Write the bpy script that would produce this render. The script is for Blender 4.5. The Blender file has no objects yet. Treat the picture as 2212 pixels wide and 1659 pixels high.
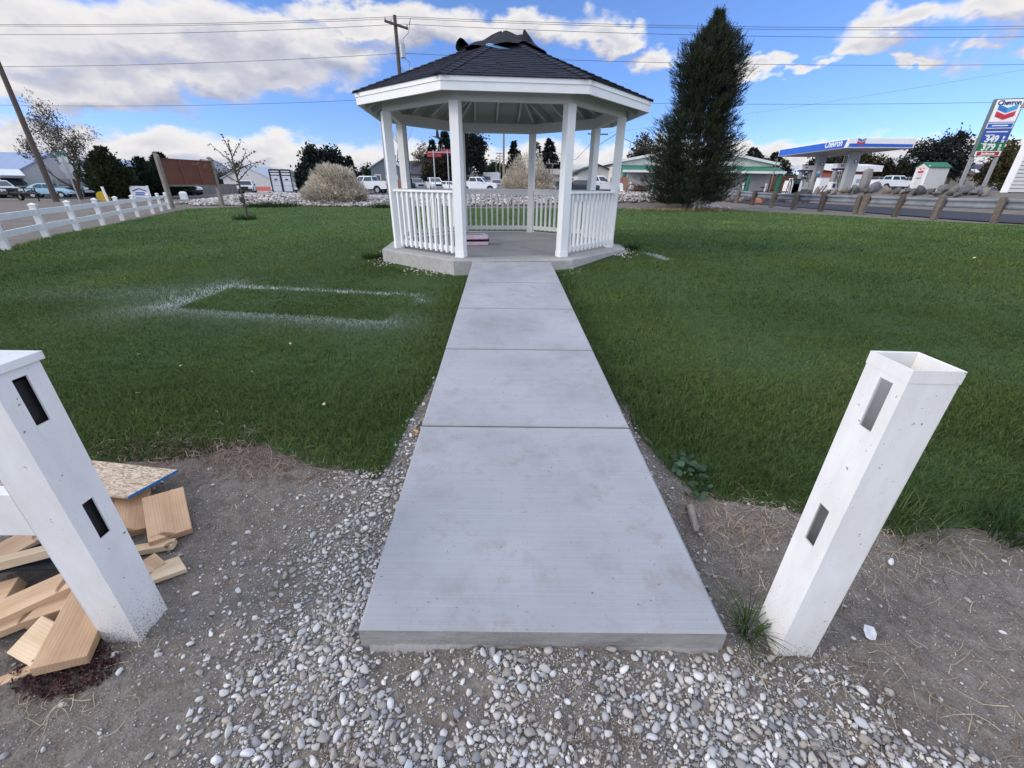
import bpy, bmesh, math, random
import numpy as np
from mathutils import Vector, Matrix
random.seed(7); RNG = np.random.default_rng(11)
SC = bpy.context.scene; COL = SC.collection
rad = math.radians; PI = math.pi

# ------------------------------------------------------------------ camera maths (survey of the place)
FPX, PITCH, ROLL, CAMZ = 900.08, .4445, .0102, 1.1
_c, _s = math.cos(PITCH), math.sin(PITCH)
CW = np.array([0, _c, -_s]); _U = np.array([0, _s, _c]); _R = np.array([1., 0, 0])
CR = math.cos(ROLL)*_R + math.sin(ROLL)*_U; CU = -math.sin(ROLL)*_R + math.cos(ROLL)*_U
CAM = np.array([0, 0, CAMZ])
def ray(px, py): return CW*FPX + CR*(px-1106) + CU*(829.5-py)
def at(px, py, Y):                       # sight line from the survey photo met with the plane y = Y
    d = ray(px, py); return CAM + d*Y/d[1]
def zt(px, py, Y): return float(at(px, py, Y)[2])
def ss(a, b, x):
    t = np.clip((np.asarray(x, float)-a)/(b-a), 0, 1); return t*t*(3-2*t)
def T(x, y):                             # terrain height
    x = np.asarray(x, float); y = np.asarray(y, float)
    near = -.45 + .15*ss(1.0, 2.6, y) + .05*ss(2, 12, x) + .17*ss(-1.2, 2.8, x)*ss(3.5, 7.5, y)*(1-.75*ss(12, 22, y)) + .06*(1-ss(2.3, 4.6, np.hypot(x+.22, y-9.4)))*ss(6.2, 7.4, y) + .045*(1-ss(.55, 1.0, np.abs(x-.1)))*(1-ss(1.1, 1.6, y))
    far = np.interp(x, [-70, -45, -34, -25, -15, 0, 20, 29, 34, 42, 60, 90], [-.7, -.6, -.45, -.1, .1, .2, .35, .55, .84, .95, 1.0, 1.03])
    s1 = ss(30, 50, y); s2 = np.maximum(ss(44, 60, y), ss(29.6, 33.5, x))
    w = ss(17, 21, x); s = s1*(1-w)+s2*w
    return near*(1-s)+far*s
def place(px, py, Y):
    p = at(px, py, Y); return (float(p[0]), float(Y), float(T(p[0], Y)))

# ------------------------------------------------------------------ materials
def mk(name):
    m = bpy.data.materials.new(name); m.use_nodes = True
    nt = m.node_tree; b = nt.nodes['Principled BSDF']; return m, nt, b
def N(nt, t, **kw):
    n = nt.nodes.new(t)
    for k, v in kw.items():
        if k in n.inputs: n.inputs[k].default_value = v
        else: setattr(n, k, v)
    return n
def L(nt, a, b): nt.links.new(a, b)
def coords(nt, scale=(1, 1, 1), world=False):
    if world: tc = N(nt, 'ShaderNodeNewGeometry').outputs['Position']
    else: tc = N(nt, 'ShaderNodeTexCoord').outputs['Object']
    mp = N(nt, 'ShaderNodeMapping'); mp.inputs['Scale'].default_value = scale
    L(nt, tc, mp.inputs['Vector']); return mp.outputs['Vector']
def noise(nt, vec, scale, detail=4, rough=.55):
    n = N(nt, 'ShaderNodeTexNoise'); n.inputs['Scale'].default_value = scale
    n.inputs['Detail'].default_value = detail; n.inputs['Roughness'].default_value = rough
    L(nt, vec, n.inputs['Vector']); return n.outputs['Fac']
def ramp(nt, fac, stops):
    r = N(nt, 'ShaderNodeValToRGB'); e = r.color_ramp.elements
    while len(e) < len(stops): e.new(.5)
    for i, (p, c) in enumerate(stops):
        e[i].position = p; e[i].color = (*c, 1) if len(c) == 3 else c
    L(nt, fac, r.inputs['Fac']); return r.outputs['Color']
def mixc(nt, fac, a, b, mode='MIX'):
    m = N(nt, 'ShaderNodeMix', data_type='RGBA', blend_type=mode)
    for s, v in ((0, fac), (6, a), (7, b)):
        if hasattr(v, 'is_output'): L(nt, v, m.inputs[s])
        else: m.inputs[s].default_value = v if s == 0 else ((*v, 1) if len(v) == 3 else v)
    return m.outputs[2]
def math_(nt, op, a, b=None, c=None):
    n = N(nt, 'ShaderNodeMath', operation=op)
    for i, v in enumerate((a, b, c)):
        if v is None: continue
        if hasattr(v, 'is_output'): L(nt, v, n.inputs[i])
        else: n.inputs[i].default_value = v
    return n.outputs[0]
def bump(nt, b, h, strength=.3, dist=.01):
    n = N(nt, 'ShaderNodeBump'); n.inputs['Strength'].default_value = strength; n.inputs['Distance'].default_value = dist
    L(nt, h, n.inputs['Height']); L(nt, n.outputs['Normal'], b.inputs['Normal'])
def sc_(c, k): return tuple(min(1, v*k) for v in c)
_pc = {}
def plain(color, rough=.6, var=.12, scale=3., metal=0., bmp=.0, spec=.4, fine=0, coat=0):
    key = (tuple(color), rough, var, scale, metal, bmp, fine, coat)
    if key in _pc: return _pc[key]
    m, nt, b = mk('surface'); v = coords(nt)
    n1 = noise(nt, v, scale, 6)
    c = ramp(nt, n1, [(.3, sc_(color, 1-var)), (.7, sc_(color, 1+var))])
    if fine: c = mixc(nt, fine, c, ramp(nt, noise(nt, v, scale*14, 3), [(.35, sc_(color, .5)), (.65, sc_(color, 1.3))]))
    L(nt, c, b.inputs['Base Color'])
    b.inputs['Roughness'].default_value = rough; b.inputs['Metallic'].default_value = metal
    b.inputs['Specular IOR Level'].default_value = spec; b.inputs['Coat Weight'].default_value = coat
    if bmp: bump(nt, b, noise(nt, v, scale*6, 5), bmp, .02)
    _pc[key] = m; return m
def attr_mat(name, rough=.7, transl=0., spec=.2):
    m, nt, b = mk(name); a = N(nt, 'ShaderNodeAttribute', attribute_name='Col')
    L(nt, a.outputs['Color'], b.inputs['Base Color']); b.inputs['Roughness'].default_value = rough
    b.inputs['Specular IOR Level'].default_value = spec
    if transl:
        t = N(nt, 'ShaderNodeBsdfTranslucent'); L(nt, a.outputs['Color'], t.inputs['Color'])
        mx = N(nt, 'ShaderNodeMixShader'); mx.inputs[0].default_value = transl
        L(nt, b.outputs[0], mx.inputs[1]); L(nt, t.outputs[0], mx.inputs[2])
        L(nt, mx.outputs[0], nt.nodes['Material Output'].inputs['Surface'])
    return m
M_LEAF = attr_mat('leaf', .75, .2); M_GRASS = attr_mat('grass_blade', .8, .25, .12); M_STONE = attr_mat('stone', .85, 0, .25)
M_DRY = attr_mat('dry_stem', .85, .1)

def mat_concrete():
    m, nt, b = mk('broomed_concrete'); v = coords(nt, (.35, 1, 1)); vo = coords(nt)
    streak = noise(nt, coords(nt, (.8, 150, 1)), 1.6, 4, .7)
    big = noise(nt, vo, 1.4, 5)
    c = ramp(nt, big, [(.3, (.26, .267, .285)), (.5, (.325, .333, .352)), (.72, (.385, .392, .405))])
    c = mixc(nt, .30, c, ramp(nt, streak, [(.25, (.225, .233, .255)), (.75, (.41, .42, .445))]))
    st = noise(nt, vo, 9, 6, .7); sm = math_(nt, 'MULTIPLY', ramp(nt, noise(nt, vo, 1.9, 2), [(.42, (0, 0, 0)), (.58, (1, 1, 1))]), ramp(nt, st, [(.53, (0, 0, 0)), (.66, (1, 1, 1))]))
    c = mixc(nt, math_(nt, 'MULTIPLY', sm, .45), c, (.235, .205, .16))
    c = mixc(nt, math_(nt, 'MULTIPLY', ramp(nt, noise(nt, vo, 3.3, 7, .68), [(.52, (0, 0, 0)), (.72, (1, 1, 1))]), .6), c, (.22, .222, .225))
    sp = ramp(nt, noise(nt, vo, 75, 2), [(.70, (0, 0, 0)), (.74, (1, 1, 1))])
    c = mixc(nt, math_(nt, 'MULTIPLY', sp, .7), c, (.1, .09, .085))
    L(nt, c, b.inputs['Base Color']); b.inputs['Roughness'].default_value = .85; b.inputs['Specular IOR Level'].default_value = .25
    bump(nt, b, math_(nt, 'ADD', streak, noise(nt, vo, 160, 2)), .15, .003); return m
def mat_concrete_side():
    m, nt, b = mk('raw_concrete'); vo = coords(nt)
    c = ramp(nt, noise(nt, coords(nt, (1, 1, 5)), 3, 6, .65), [(.25, (.15, .145, .135)), (.5, (.27, .265, .25)), (.75, (.37, .36, .34))])
    L(nt, c, b.inputs['Base Color']); b.inputs['Roughness'].default_value = .9
    bump(nt, b, noise(nt, vo, 45, 6, .7), .6, .01); return m
def mat_dirt():
    m, nt, b = mk('dry_dirt'); v = coords(nt, world=True)
    a = noise(nt, v, 1.1, 6, .6); f = noise(nt, v, 22, 6, .7); g = noise(nt, v, 140, 3, .6)
    c = ramp(nt, a, [(.3, (.088, .070, .056)), (.5, (.17, .145, .122)), (.72, (.285, .255, .222))])
    c = mixc(nt, .55, c, ramp(nt, f, [(.3, (.07, .056, .045)), (.5, (.185, .16, .137)), (.7, (.33, .302, .268))]))
    c = mixc(nt, .35, c, ramp(nt, g, [(.35, (.06, .052, .044)), (.65, (.29, .27, .248))]))
    L(nt, c, b.inputs['Base Color']); b.inputs['Roughness'].default_value = .95; b.inputs['Specular IOR Level'].default_value = .1
    h = math_(nt, 'ADD', f, math_(nt, 'MULTIPLY', g, .4)); bump(nt, b, h, .7, .02); return m
def mat_lawn():
    m, nt, b = mk('lawn_turf'); v = coords(nt, world=True)
    x = N(nt, 'ShaderNodeSeparateXYZ'); L(nt, N(nt, 'ShaderNodeNewGeometry').outputs['Position'], x.inputs[0])
    stripe = math_(nt, 'SINE', math_(nt, 'MULTIPLY', x.outputs['X'], 3.4))
    a = noise(nt, v, .5, 6, .6); f = noise(nt, v, 9, 6, .75); f2 = noise(nt, coords(nt, (14, 5, 14), True), 4, 3, .8)
    c = ramp(nt, a, [(.3, (.048, .080, .022)), (.55, (.076, .114, .030)), (.75, (.106, .142, .038))])
    c = mixc(nt, .55, c, ramp(nt, f, [(.3, (.020, .044, .014)), (.7, (.078, .138, .048))]))
    c = mixc(nt, .4, c, ramp(nt, f2, [(.3, (.019, .042, .014)), (.7, (.085, .143, .052))]))
    c = mixc(nt, math_(nt, 'MULTIPLY_ADD', stripe, .22, .22), c, (.070, .125, .058))
    L(nt, c, b.inputs['Base Color']); b.inputs['Roughness'].default_value = .9; b.inputs['Specular IOR Level'].default_value = .1
    bump(nt, b, math_(nt, 'ADD', f, f2), .8, .05); return m
def mat_asphalt():
    m, nt, b = mk('asphalt'); v = coords(nt, world=True)
    a = noise(nt, coords(nt, (3, .15, 1), True), 1.2, 5); g = noise(nt, v, 60, 3)
    c = ramp(nt, a, [(.3, (.038, .040, .052)), (.6, (.058, .060, .075)), (.8, (.10, .10, .11))])
    c = mixc(nt, .3, c, ramp(nt, g, [(.4, (.03, .03, .035)), (.6, (.13, .13, .14))]))
    L(nt, c, b.inputs['Base Color']); b.inputs['Roughness'].default_value = 1.0; b.inputs['Specular IOR Level'].default_value = .08; return m
def mat_vinyl(base_z, top_z, dirt=1.):
    m, nt, b = mk('white_vinyl'); v = coords(nt)
    sx = N(nt, 'ShaderNodeSeparateXYZ'); L(nt, v, sx.inputs[0])
    hgt = N(nt, 'ShaderNodeMapRange'); hgt.inputs[1].default_value = base_z; hgt.inputs[2].default_value = base_z+.42; hgt.inputs[3].default_value = 1; hgt.inputs[4].default_value = 0
    L(nt, sx.outputs['Z'], hgt.inputs[0]); low = math_(nt, 'POWER', hgt.outputs[0], 1.8)
    n1 = noise(nt, v, 170, 2, .6); n2 = noise(nt, v, 4.5, 4)
    thr = math_(nt, 'SUBTRACT', .735, math_(nt, 'MULTIPLY', low, .20*dirt))
    thr = math_(nt, 'SUBTRACT', thr, math_(nt, 'MULTIPLY', math_(nt, 'SUBTRACT', n2, .5), .18))
    spot = math_(nt, 'GREATER_THAN', n1, thr)
    c = mixc(nt, ramp(nt, noise(nt, coords(nt, (1, 1, .35)), 9, 6, .65), [(.35, (0, 0, 0)), (.7, (1, 1, 1))]), (.80, .795, .78), (.68, .665, .63))
    c = mixc(nt, math_(nt, 'MULTIPLY', low, .3*dirt), c, (.45, .41, .34))
    big = math_(nt, 'GREATER_THAN', noise(nt, v, 48, 2), .728)
    c = mixc(nt, math_(nt, 'MULTIPLY', math_(nt, 'MAXIMUM', spot, big), .75), c, (.16, .14, .12))
    L(nt, c, b.inputs['Base Color']); b.inputs['Roughness'].default_value = .38; b.inputs['Specular IOR Level'].default_value = .4
    bump(nt, b, noise(nt, v, 260, 2), .04, .002); return m
def mat_wood(c0, c1, ax=0, ring=26.):
    m, nt, b = mk('sawn_wood'); s = [5, 5, 5]; s[ax] = .55
    v = coords(nt, tuple(s)); n = noise(nt, v, 2.2, 4, .6)
    w = N(nt, 'ShaderNodeTexWave', wave_type='RINGS', rings_direction='XYZ'[ax]); w.inputs['Scale'].default_value = ring/4.; w.inputs['Distortion'].default_value = 5; w.inputs['Detail'].default_value = 2
    L(nt, v, w.inputs['Vector'])
    c = ramp(nt, w.outputs['Fac'], [(.1, c0), (.8, c1)])
    c = mixc(nt, .68, c, ramp(nt, n, [(.3, sc_(c0, .85)), (.7, c1)]))
    c = mixc(nt, .35, c, ramp(nt, noise(nt, coords(nt), 6, 5), [(.3, sc_(c0, .75)), (.7, sc_(c1, 1.05))]))
    kn = ramp(nt, noise(nt, coords(nt), 13, 1), [(.74, (0, 0, 0)), (.78, (1, 1, 1))])
    c = mixc(nt, math_(nt, 'MULTIPLY', kn, .8), c, (.13, .06, .03))
    L(nt, c, b.inputs['Base Color']); b.inputs['Roughness'].default_value = .75
    bump(nt, b, noise(nt, v, 9, 3), .2, .003); return m
def mat_osb():
    m, nt, b = mk('strand_board'); v = coords(nt, (1, 3.2, 1)); vo = N(nt, 'ShaderNodeTexVoronoi'); vo.inputs['Scale'].default_value = 24
    d = N(nt, 'ShaderNodeVectorMath', operation='ADD'); nn = N(nt, 'ShaderNodeTexNoise'); nn.inputs['Scale'].default_value = 6; L(nt, v, nn.inputs['Vector'])
    L(nt, v, d.inputs[0]); L(nt, nn.outputs['Color'], d.inputs[1]); L(nt, d.outputs[0], vo.inputs['Vector'])
    sx = N(nt, 'ShaderNodeSeparateColor'); L(nt, vo.outputs['Color'], sx.inputs[0])
    c = ramp(nt, sx.outputs[0], [(0, (.20, .12, .07)), (.3, (.42, .30, .19)), (.65, (.60, .48, .34)), (1, (.70, .60, .46))])
    L(nt, c, b.inputs['Base Color']); b.inputs['Roughness'].default_value = .8; bump(nt, b, sx.outputs[0], .3, .004); return m
def mat_shingle():
    m, nt, b = mk('dark_shingle'); a = N(nt, 'ShaderNodeAttribute', attribute_name='Col'); v = coords(nt)
    g = noise(nt, v, 190, 2); c = mixc(nt, .45, a.outputs['Color'], ramp(nt, g, [(.35, (.006, .007, .011)), (.65, (.042, .047, .072))]))
    L(nt, c, b.inputs['Base Color']); b.inputs['Roughness'].default_value = .92; b.inputs['Specular IOR Level'].default_value = .2
    bump(nt, b, g, .5, .004); return m
def mat_siding(color, step=.25, axis='Z', depth=.6):
    m, nt, b = mk('lap_siding'); v = coords(nt); sx = N(nt, 'ShaderNodeSeparateXYZ'); L(nt, v, sx.inputs[0])
    f = math_(nt, 'FRACT', math_(nt, 'DIVIDE', sx.outputs[axis], step))
    L(nt, mixc(nt, noise(nt, v, 2, 5), sc_(color, .88), sc_(color, 1.06)), b.inputs['Base Color']); b.inputs['Roughness'].default_value = .6
    bump(nt, b, f, depth, step*.35); return m
def mat_glass(c=(.02, .03, .04)):
    m, nt, b = mk('dark_glass'); n = noise(nt, coords(nt), 1.5, 2)
    L(nt, mixc(nt, n, c, sc_(c, 1.8)), b.inputs['Base Color']); b.inputs['Roughness'].default_value = .06; b.inputs['Specular IOR Level'].default_value = .7; return m
M = {}
M['conc'] = mat_concrete(); M['concside'] = mat_concrete_side(); M['dirt'] = mat_dirt(); M['lawn'] = mat_lawn(); M['asph'] = mat_asphalt()
M['vinylR'] = mat_vinyl(-.05, .7, .8); M['vinylL'] = mat_vinyl(-.05, .7, 1.3); M['vinylF'] = mat_vinyl(-.1, .9, .5)
M['gzu'] = plain((.40, .405, .41), .7, .06, 3); M['gzr'] = plain((.52, .525, .53), .65, .05, 4); M['gzb'] = plain((.62, .625, .63), .6, .05, 3); M['gzw'] = plain((.77, .775, .765), .55, .035, 5, bmp=.06); M['trim'] = plain((.80, .80, .79), .5, .05, 2)  # deck, rafter and beam greys carry the shade under the gazebo roof in their colour
M['woodred'] = mat_wood((.40, .225, .12), (.64, .43, .26)); M['woodpale'] = mat_wood((.55, .38, .22), (.74, .58, .40)); M['woodtan'] = mat_wood((.46, .28, .15), (.68, .48, .30))
M['osb'] = mat_osb(); M['bluep'] = plain((.02, .16, .45), .6); M['shing'] = mat_shingle()
M['felt'] = plain((.012, .0125, .016), .75, .3, 6, bmp=.25, spec=.2); M['polewood'] = mat_wood((.05, .037, .03), (.095, .075, .06), 2, 14); M['oldpost'] = mat_wood((.06, .047, .038), (.20, .165, .13), 2, 20); M['weath'] = mat_wood((.10, .085, .07), (.27, .24, .20), 2, 20)
M['palepole'] = mat_wood((.20, .15, .11), (.32, .26, .20), 2, 14)
M['galv'] = plain((.36, .38, .40), .5, .15, 2, metal=.35, bmp=.05); M['steel'] = plain((.42, .43, .44), .45, .08, 2, metal=.3)
M['black'] = plain((.018, .018, .02), .5, .2, 3); M['rubber'] = plain((.02, .02, .02), .9, .2, 6); M['glass'] = mat_glass(); M['glassb'] = mat_glass((.05, .08, .10))
M['rust'] = plain((.13, .05, .032), .8, .35, 3, bmp=.1, fine=.3); M['rim'] = plain((.45, .46, .48), .35, .1, 5, metal=.6)
M['white'] = plain((.78, .78, .77), .45, .05, 1.2); M['carwhite'] = plain((.76, .77, .78), .28, .03, 1, coat=.5)
M['green'] = plain((.02, .15, .085), .6, .12, 2); M['red'] = plain((.42, .035, .045), .5, .1, 2); M['blue'] = plain((.02, .115, .52), .4, .06, .6); M['navy'] = plain((.012, .03, .16), .4, .06, 1)
M['cyan'] = plain((.06, .33, .62), .4, .05, 1); M['lred'] = plain((.30, .01, .012), .3, .1, 2); M['lamp'] = plain((.7, .7, .66), .15, .05, 3)
M['orange'] = plain((.75, .22, .08), .6, .1, 2); M['yellow'] = plain((.62, .40, .02), .5, .12, 2); M['bark'] = plain((.085, .065, .052), .9, .3, 4, bmp=.5); M['palebark'] = plain((.24, .20, .17), .9, .2, 6, bmp=.3)
M['rock'] = plain((.20, .19, .185), .9, .3, 1.6, bmp=.5, fine=.25); M['cedar'] = mat_siding((.26, .12, .075), .14, 'X', .5); M['greyfence'] = mat_siding((.20, .185, .17), .14, 'X', .5)
M['wire'] = plain((.03, .03, .035), .6)

# ------------------------------------------------------------------ mesh helpers
def link(o, parent=None):
    COL.objects.link(o)
    if parent is not None: o.parent = parent
    return o
def tag(o, label=None, cat=None, group=None, kind=None):
    for k, v in (('label', label), ('category', cat), ('group', group), ('kind', kind)):
        if v: o[k] = v
    return o
def thing(name, label, cat, loc=(0, 0, 0), rz=0., group=None):
    o = bpy.data.objects.new(name, None); o.empty_display_size = .2; o.location = loc; o.rotation_euler = (0, 0, rz)
    COL.objects.link(o); return tag(o, label, cat, group)
class MB:
    def __init__(s): s.v = []; s.f = []
    def add(s, vs, fs):
        n = len(s.v); s.v += [tuple(map(float, p)) for p in vs]; s.f += [tuple(i+n for i in f) for f in fs]; return s
    def box(s, x0, x1, y0, y1, z0, z1, mtx=None):
        vs = [(x, y, z) for z in (z0, z1) for y in (y0, y1) for x in (x0, x1)]
        if mtx is not None: vs = [mtx @ Vector(p) for p in vs]
        return s.add(vs, [(0, 2, 3, 1), (4, 5, 7, 6), (0, 1, 5, 4), (2, 6, 7, 3), (0, 4, 6, 2), (1, 3, 7, 5)])
    def tube(s, pts, radii, n=8, cap=True):
        pts = [Vector(p) for p in pts]
        if not hasattr(radii, '__len__'): radii = [radii]*len(pts)
        rings = []; ref = None
        for i, p in enumerate(pts):
            d = (pts[min(i+1, len(pts)-1)]-pts[max(i-1, 0)])
            d = d.normalized() if d.length > 1e-9 else Vector((0, 0, 1))
            if ref is None: ref = d.orthogonal().normalized()
            a = (ref-d*ref.dot(d)); a = a.normalized() if a.length > 1e-6 else d.orthogonal().normalized(); ref = a; b = d.cross(a)
            rings.append([p+(a*math.cos(2*PI*k/n)+b*math.sin(2*PI*k/n))*radii[i] for k in range(n)])
        vs = [q for r in rings for q in r]; fs = []
        for i in range(len(pts)-1):
            for k in range(n): fs.append((i*n+k, i*n+(k+1) % n, (i+1)*n+(k+1) % n, (i+1)*n+k))
        if cap: fs += [tuple(reversed(range(n))), tuple((len(pts)-1)*n+k for k in range(n))]
        return s.add(vs, fs)
    def prism(s, poly, y0, y1, plane='xz', mtx=None):     # polygon in (x,z) extruded along y, or (x,y) along z
        n = len(poly)
        if plane == 'xz': vs = [(x, y0, z) for x, z in poly]+[(x, y1, z) for x, z in poly]
        elif plane == 'yz': vs = [(y0, x, z) for x, z in poly]+[(y1, x, z) for x, z in poly]
        else: vs = [(x, y, y0) for x, y in poly]+[(x, y, y1) for x, y in poly]
        if mtx is not None: vs = [mtx @ Vector(p) for p in vs]
        return s.add(vs, [tuple(range(n)), tuple(reversed(range(n, 2*n)))]+[(i, i+n, (i+1) % n+n, (i+1) % n) for i in range(n)])
    def quad(s, a, b, c, d, th=0.):
        if not th: return s.add([a, b, c, d], [(0, 1, 2, 3)])
        a, b, c, d = map(Vector, (a, b, c, d)); nrm = (b-a).cross(d-a).normalized()*th
        return s.add([a, b, c, d, a-nrm, b-nrm, c-nrm, d-nrm], [(0, 1, 2, 3), (7, 6, 5, 4), (0, 4, 5, 1), (1, 5, 6, 2), (2, 6, 7, 3), (3, 7, 4, 0)])
    def sphere(s, c, r, nu=10, nv=7, sq=(1, 1, 1)):
        vs = [(c[0], c[1], c[2]+r*sq[2])]; fs = []
        for j in range(1, nv):
            for i in range(nu):
                a, b = PI*j/nv, 2*PI*i/nu; vs.append((c[0]+r*sq[0]*math.sin(a)*math.cos(b), c[1]+r*sq[1]*math.sin(a)*math.sin(b), c[2]+r*sq[2]*math.cos(a)))
        vs.append((c[0], c[1], c[2]-r*sq[2])); e = len(vs)-1
        for i in range(nu):
            fs.append((0, 1+i, 1+(i+1) % nu)); fs.append((e, e-nu+(i+1) % nu, e-nu+i))
            for j in range(nv-2): fs.append((1+j*nu+i, 1+(j+1)*nu+i, 1+(j+1)*nu+(i+1) % nu, 1+j*nu+(i+1) % nu))
        return s.add(vs, fs)
    def build(s, name, mat, parent=None, bev=0., smooth=False, seg=2):
        me = bpy.data.meshes.new(name); me.from_pydata(s.v, [], s.f); me.update()
        bm = bmesh.new(); bm.from_mesh(me); bmesh.ops.recalc_face_normals(bm, faces=bm.faces[:]); bm.to_mesh(me); bm.free()
        for mm in (mat if isinstance(mat, (list, tuple)) else [mat]): me.materials.append(mm)
        if smooth: me.polygons.foreach_set('use_smooth', [True]*len(me.polygons))
        o = bpy.data.objects.new(name, me); link(o, parent)
        if bev:
            b = o.modifiers.new('bevel', 'BEVEL'); b.width = bev; b.segments = seg; b.limit_method = 'ANGLE'; b.angle_limit = rad(40)
        return o
def npmesh(name, V, F, mat, col=None, parent=None, smooth=False):
    V = np.asarray(V, np.float32); F = np.asarray(F, np.int32); k = F.shape[1]
    me = bpy.data.meshes.new(name); me.vertices.add(len(V)); me.vertices.foreach_set('co', V.ravel())
    me.loops.add(F.size); me.loops.foreach_set('vertex_index', F.ravel())
    me.polygons.add(len(F)); me.polygons.foreach_set('loop_start', np.arange(0, F.size, k, dtype=np.int32)); me.polygons.foreach_set('loop_total', np.full(len(F), k, np.int32))
    if smooth: me.polygons.foreach_set('use_smooth', np.ones(len(F), bool))
    me.update(calc_edges=True)
    if col is not None:
        a = me.attributes.new('Col', 'FLOAT_COLOR', 'POINT'); c = np.ones((len(V), 4), np.float32); c[:, :3] = col; a.data.foreach_set('color', c.ravel())
    me.materials.append(mat); me.validate()
    o = bpy.data.objects.new(name, me); return link(o, parent)
def copy_tree(o, parent=None):
    c = o.copy(); COL.objects.link(c)
    if parent is not None: c.parent = parent
    for ch in list(o.children): copy_tree(ch, c)
    return c
def text_mesh(name, s, size, mat, parent, loc, rot, extrude=.01, squash=1., bold=0.):
    cu = bpy.data.curves.new(name, 'FONT'); cu.body = s; cu.size = size; cu.extrude = extrude; cu.align_x = 'CENTER'; cu.align_y = 'CENTER'; cu.offset = bold; cu.resolution_u = 3
    t = bpy.data.objects.new(name, cu); COL.objects.link(t); bpy.context.view_layer.update()
    me = bpy.data.meshes.new_from_object(t.evaluated_get(bpy.context.evaluated_depsgraph_get()))
    bpy.data.objects.remove(t); bpy.data.curves.remove(cu); me.materials.clear(); me.materials.append(mat)
    o = bpy.data.objects.new(name, me); o.location = loc; o.rotation_euler = rot; o.scale = (squash, 1, 1); return link(o, parent)
def unit(v): return v/np.maximum(np.linalg.norm(v, axis=-1, keepdims=True), 1e-9)
def leaf_quads(P, D, ln, wd, col, cvar=.25):      # quads at P along D
    n = len(P); r = unit(RNG.normal(size=(n, 3))); S = unit(np.cross(D, r)); ln = np.broadcast_to(ln, n)[:, None]; wd = np.broadcast_to(wd, n)[:, None]
    V = np.stack([P-S*wd*.5, P+D*ln*.5-S*wd*.9*.5, P+D*ln, P+D*ln*.5+S*wd*.9*.5], 1)
    V[:, 0] = P; V[:, 1] = P+D*ln*.45-S*wd*.5; V[:, 3] = P+D*ln*.45+S*wd*.5
    c = np.broadcast_to(np.asarray(col, float), (n, 3))*(1+cvar*RNG.normal(size=(n, 1))).clip(.35, 1.9)
    return V.reshape(-1, 3), np.arange(n*4).reshape(n, 4), np.repeat(c, 4, 0)
def merge(parts):
    V, F, C, n = [], [], [], 0
    for v, f, c in parts: V.append(v); F.append(f+n); C.append(c); n += len(v)
    return np.concatenate(V), np.concatenate(F), np.concatenate(C)

# ================================================================== THE SETTING
def vnoise(x, y, s, seed=0):             # cheap smooth value noise
    x = np.asarray(x, float)*s+seed*17.3; y = np.asarray(y, float)*s-seed*9.1
    xi = np.floor(x); yi = np.floor(y); fx = x-xi; fy = y-yi; fx = fx*fx*(3-2*fx); fy = fy*fy*(3-2*fy)
    h = lambda a, b: np.modf(np.abs(np.sin(a*127.1+b*311.7)*43758.5453))[0]
    return (h(xi, yi)*(1-fx)+h(xi+1, yi)*fx)*(1-fy)+(h(xi, yi+1)*(1-fx)+h(xi+1, yi+1)*fx)*fy
def fbm(x, y, s, seed=0): return (vnoise(x, y, s, seed)*.55+vnoise(x, y, s*2.1, seed+1)*.28+vnoise(x, y, s*4.3, seed+2)*.17)
LAWN = np.array([(-6.9, 2.2), (-4.5, 2.05), (-2.35, 1.94), (-2.05, 1.96), (-1.84, 2.0), (-1.68, 2.08), (-1.5, 2.10), (-1.35, 2.03), (-1.12, 1.93), (-.9, 1.90), (-.74, 1.82), (-.70, 1.95), (-.665, 2.4), (-.60, 3.1), (-.61, 4.0), (-.64, 5.5), (-.665, 6.8),
  (.625, 6.8), (.67, 5.0), (.715, 3.4), (.79, 2.3), (.90, 1.92), (1.0, 1.74), (1.2, 1.70), (1.4, 1.66), (1.63, 1.57), (1.87, 1.51), (2.14, 1.56), (2.5, 1.54), (3.2, 1.42), (5, 1.5), (20.7, 3), (20.3, 17.8), (18.8, 20.5), (17.4, 24.5), (14.35, 28.6), (11.5, 31.5), (5, 31.2), (-8.6, 30), (-16.2, 30.4), (-18.9, 26.2), (-13.2, 12.9), (-11.2, 9.2), (-7.4, 3.0)])
def inpoly(x, y, P):
    x = np.asarray(x); y = np.asarray(y); r = np.zeros(x.shape, bool); n = len(P); j = n-1
    for i in range(n):
        xi, yi = P[i]; xj, yj = P[j]
        c = ((yi > y) != (yj > y)) & (x < (xj-xi)*(y-yi)/(yj-yi+1e-12)+xi); r ^= c; j = i
    return r
def pdist(x, y, P):
    d = np.full(np.shape(x), 1e9); n = len(P)
    for i in range(n):
        a = P[i]; b = P[(i+1) % n]; ab = b-a; t = np.clip(((x-a[0])*ab[0]+(y-a[1])*ab[1])/(ab@ab), 0, 1)
        d = np.minimum(d, np.hypot(x-a[0]-t*ab[0], y-a[1]-t*ab[1]))
    return d
def micro(x, y):                          # lumps of the bare dirt close by
    w = (1-ss(2.6, 5, y))*(1-ss(2.5, 6, np.abs(x)))
    return w*((fbm(x, y, 5, 3)-.5)*.06+(fbm(x, y, 23, 5)-.5)*.032+(fbm(x, y, 60, 8)-.5)*.014)
def grid_axis(segs):
    out = []
    for a, b, st in segs: out += list(np.arange(a, b, st))
    return np.array(out+[segs[-1][1]])
gx = grid_axis([(-600, -80, 40), (-80, -24, 2), (-24, -3, .5), (-3, 3, .025), (3, 24, .5), (24, 100, 2), (100, 600, 40)])
gy = grid_axis([(-40, -1, 3), (-1, .4, .1), (.4, 2.6, .025), (2.6, 30, .4), (30, 70, 1.), (70, 700, 35)])
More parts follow.
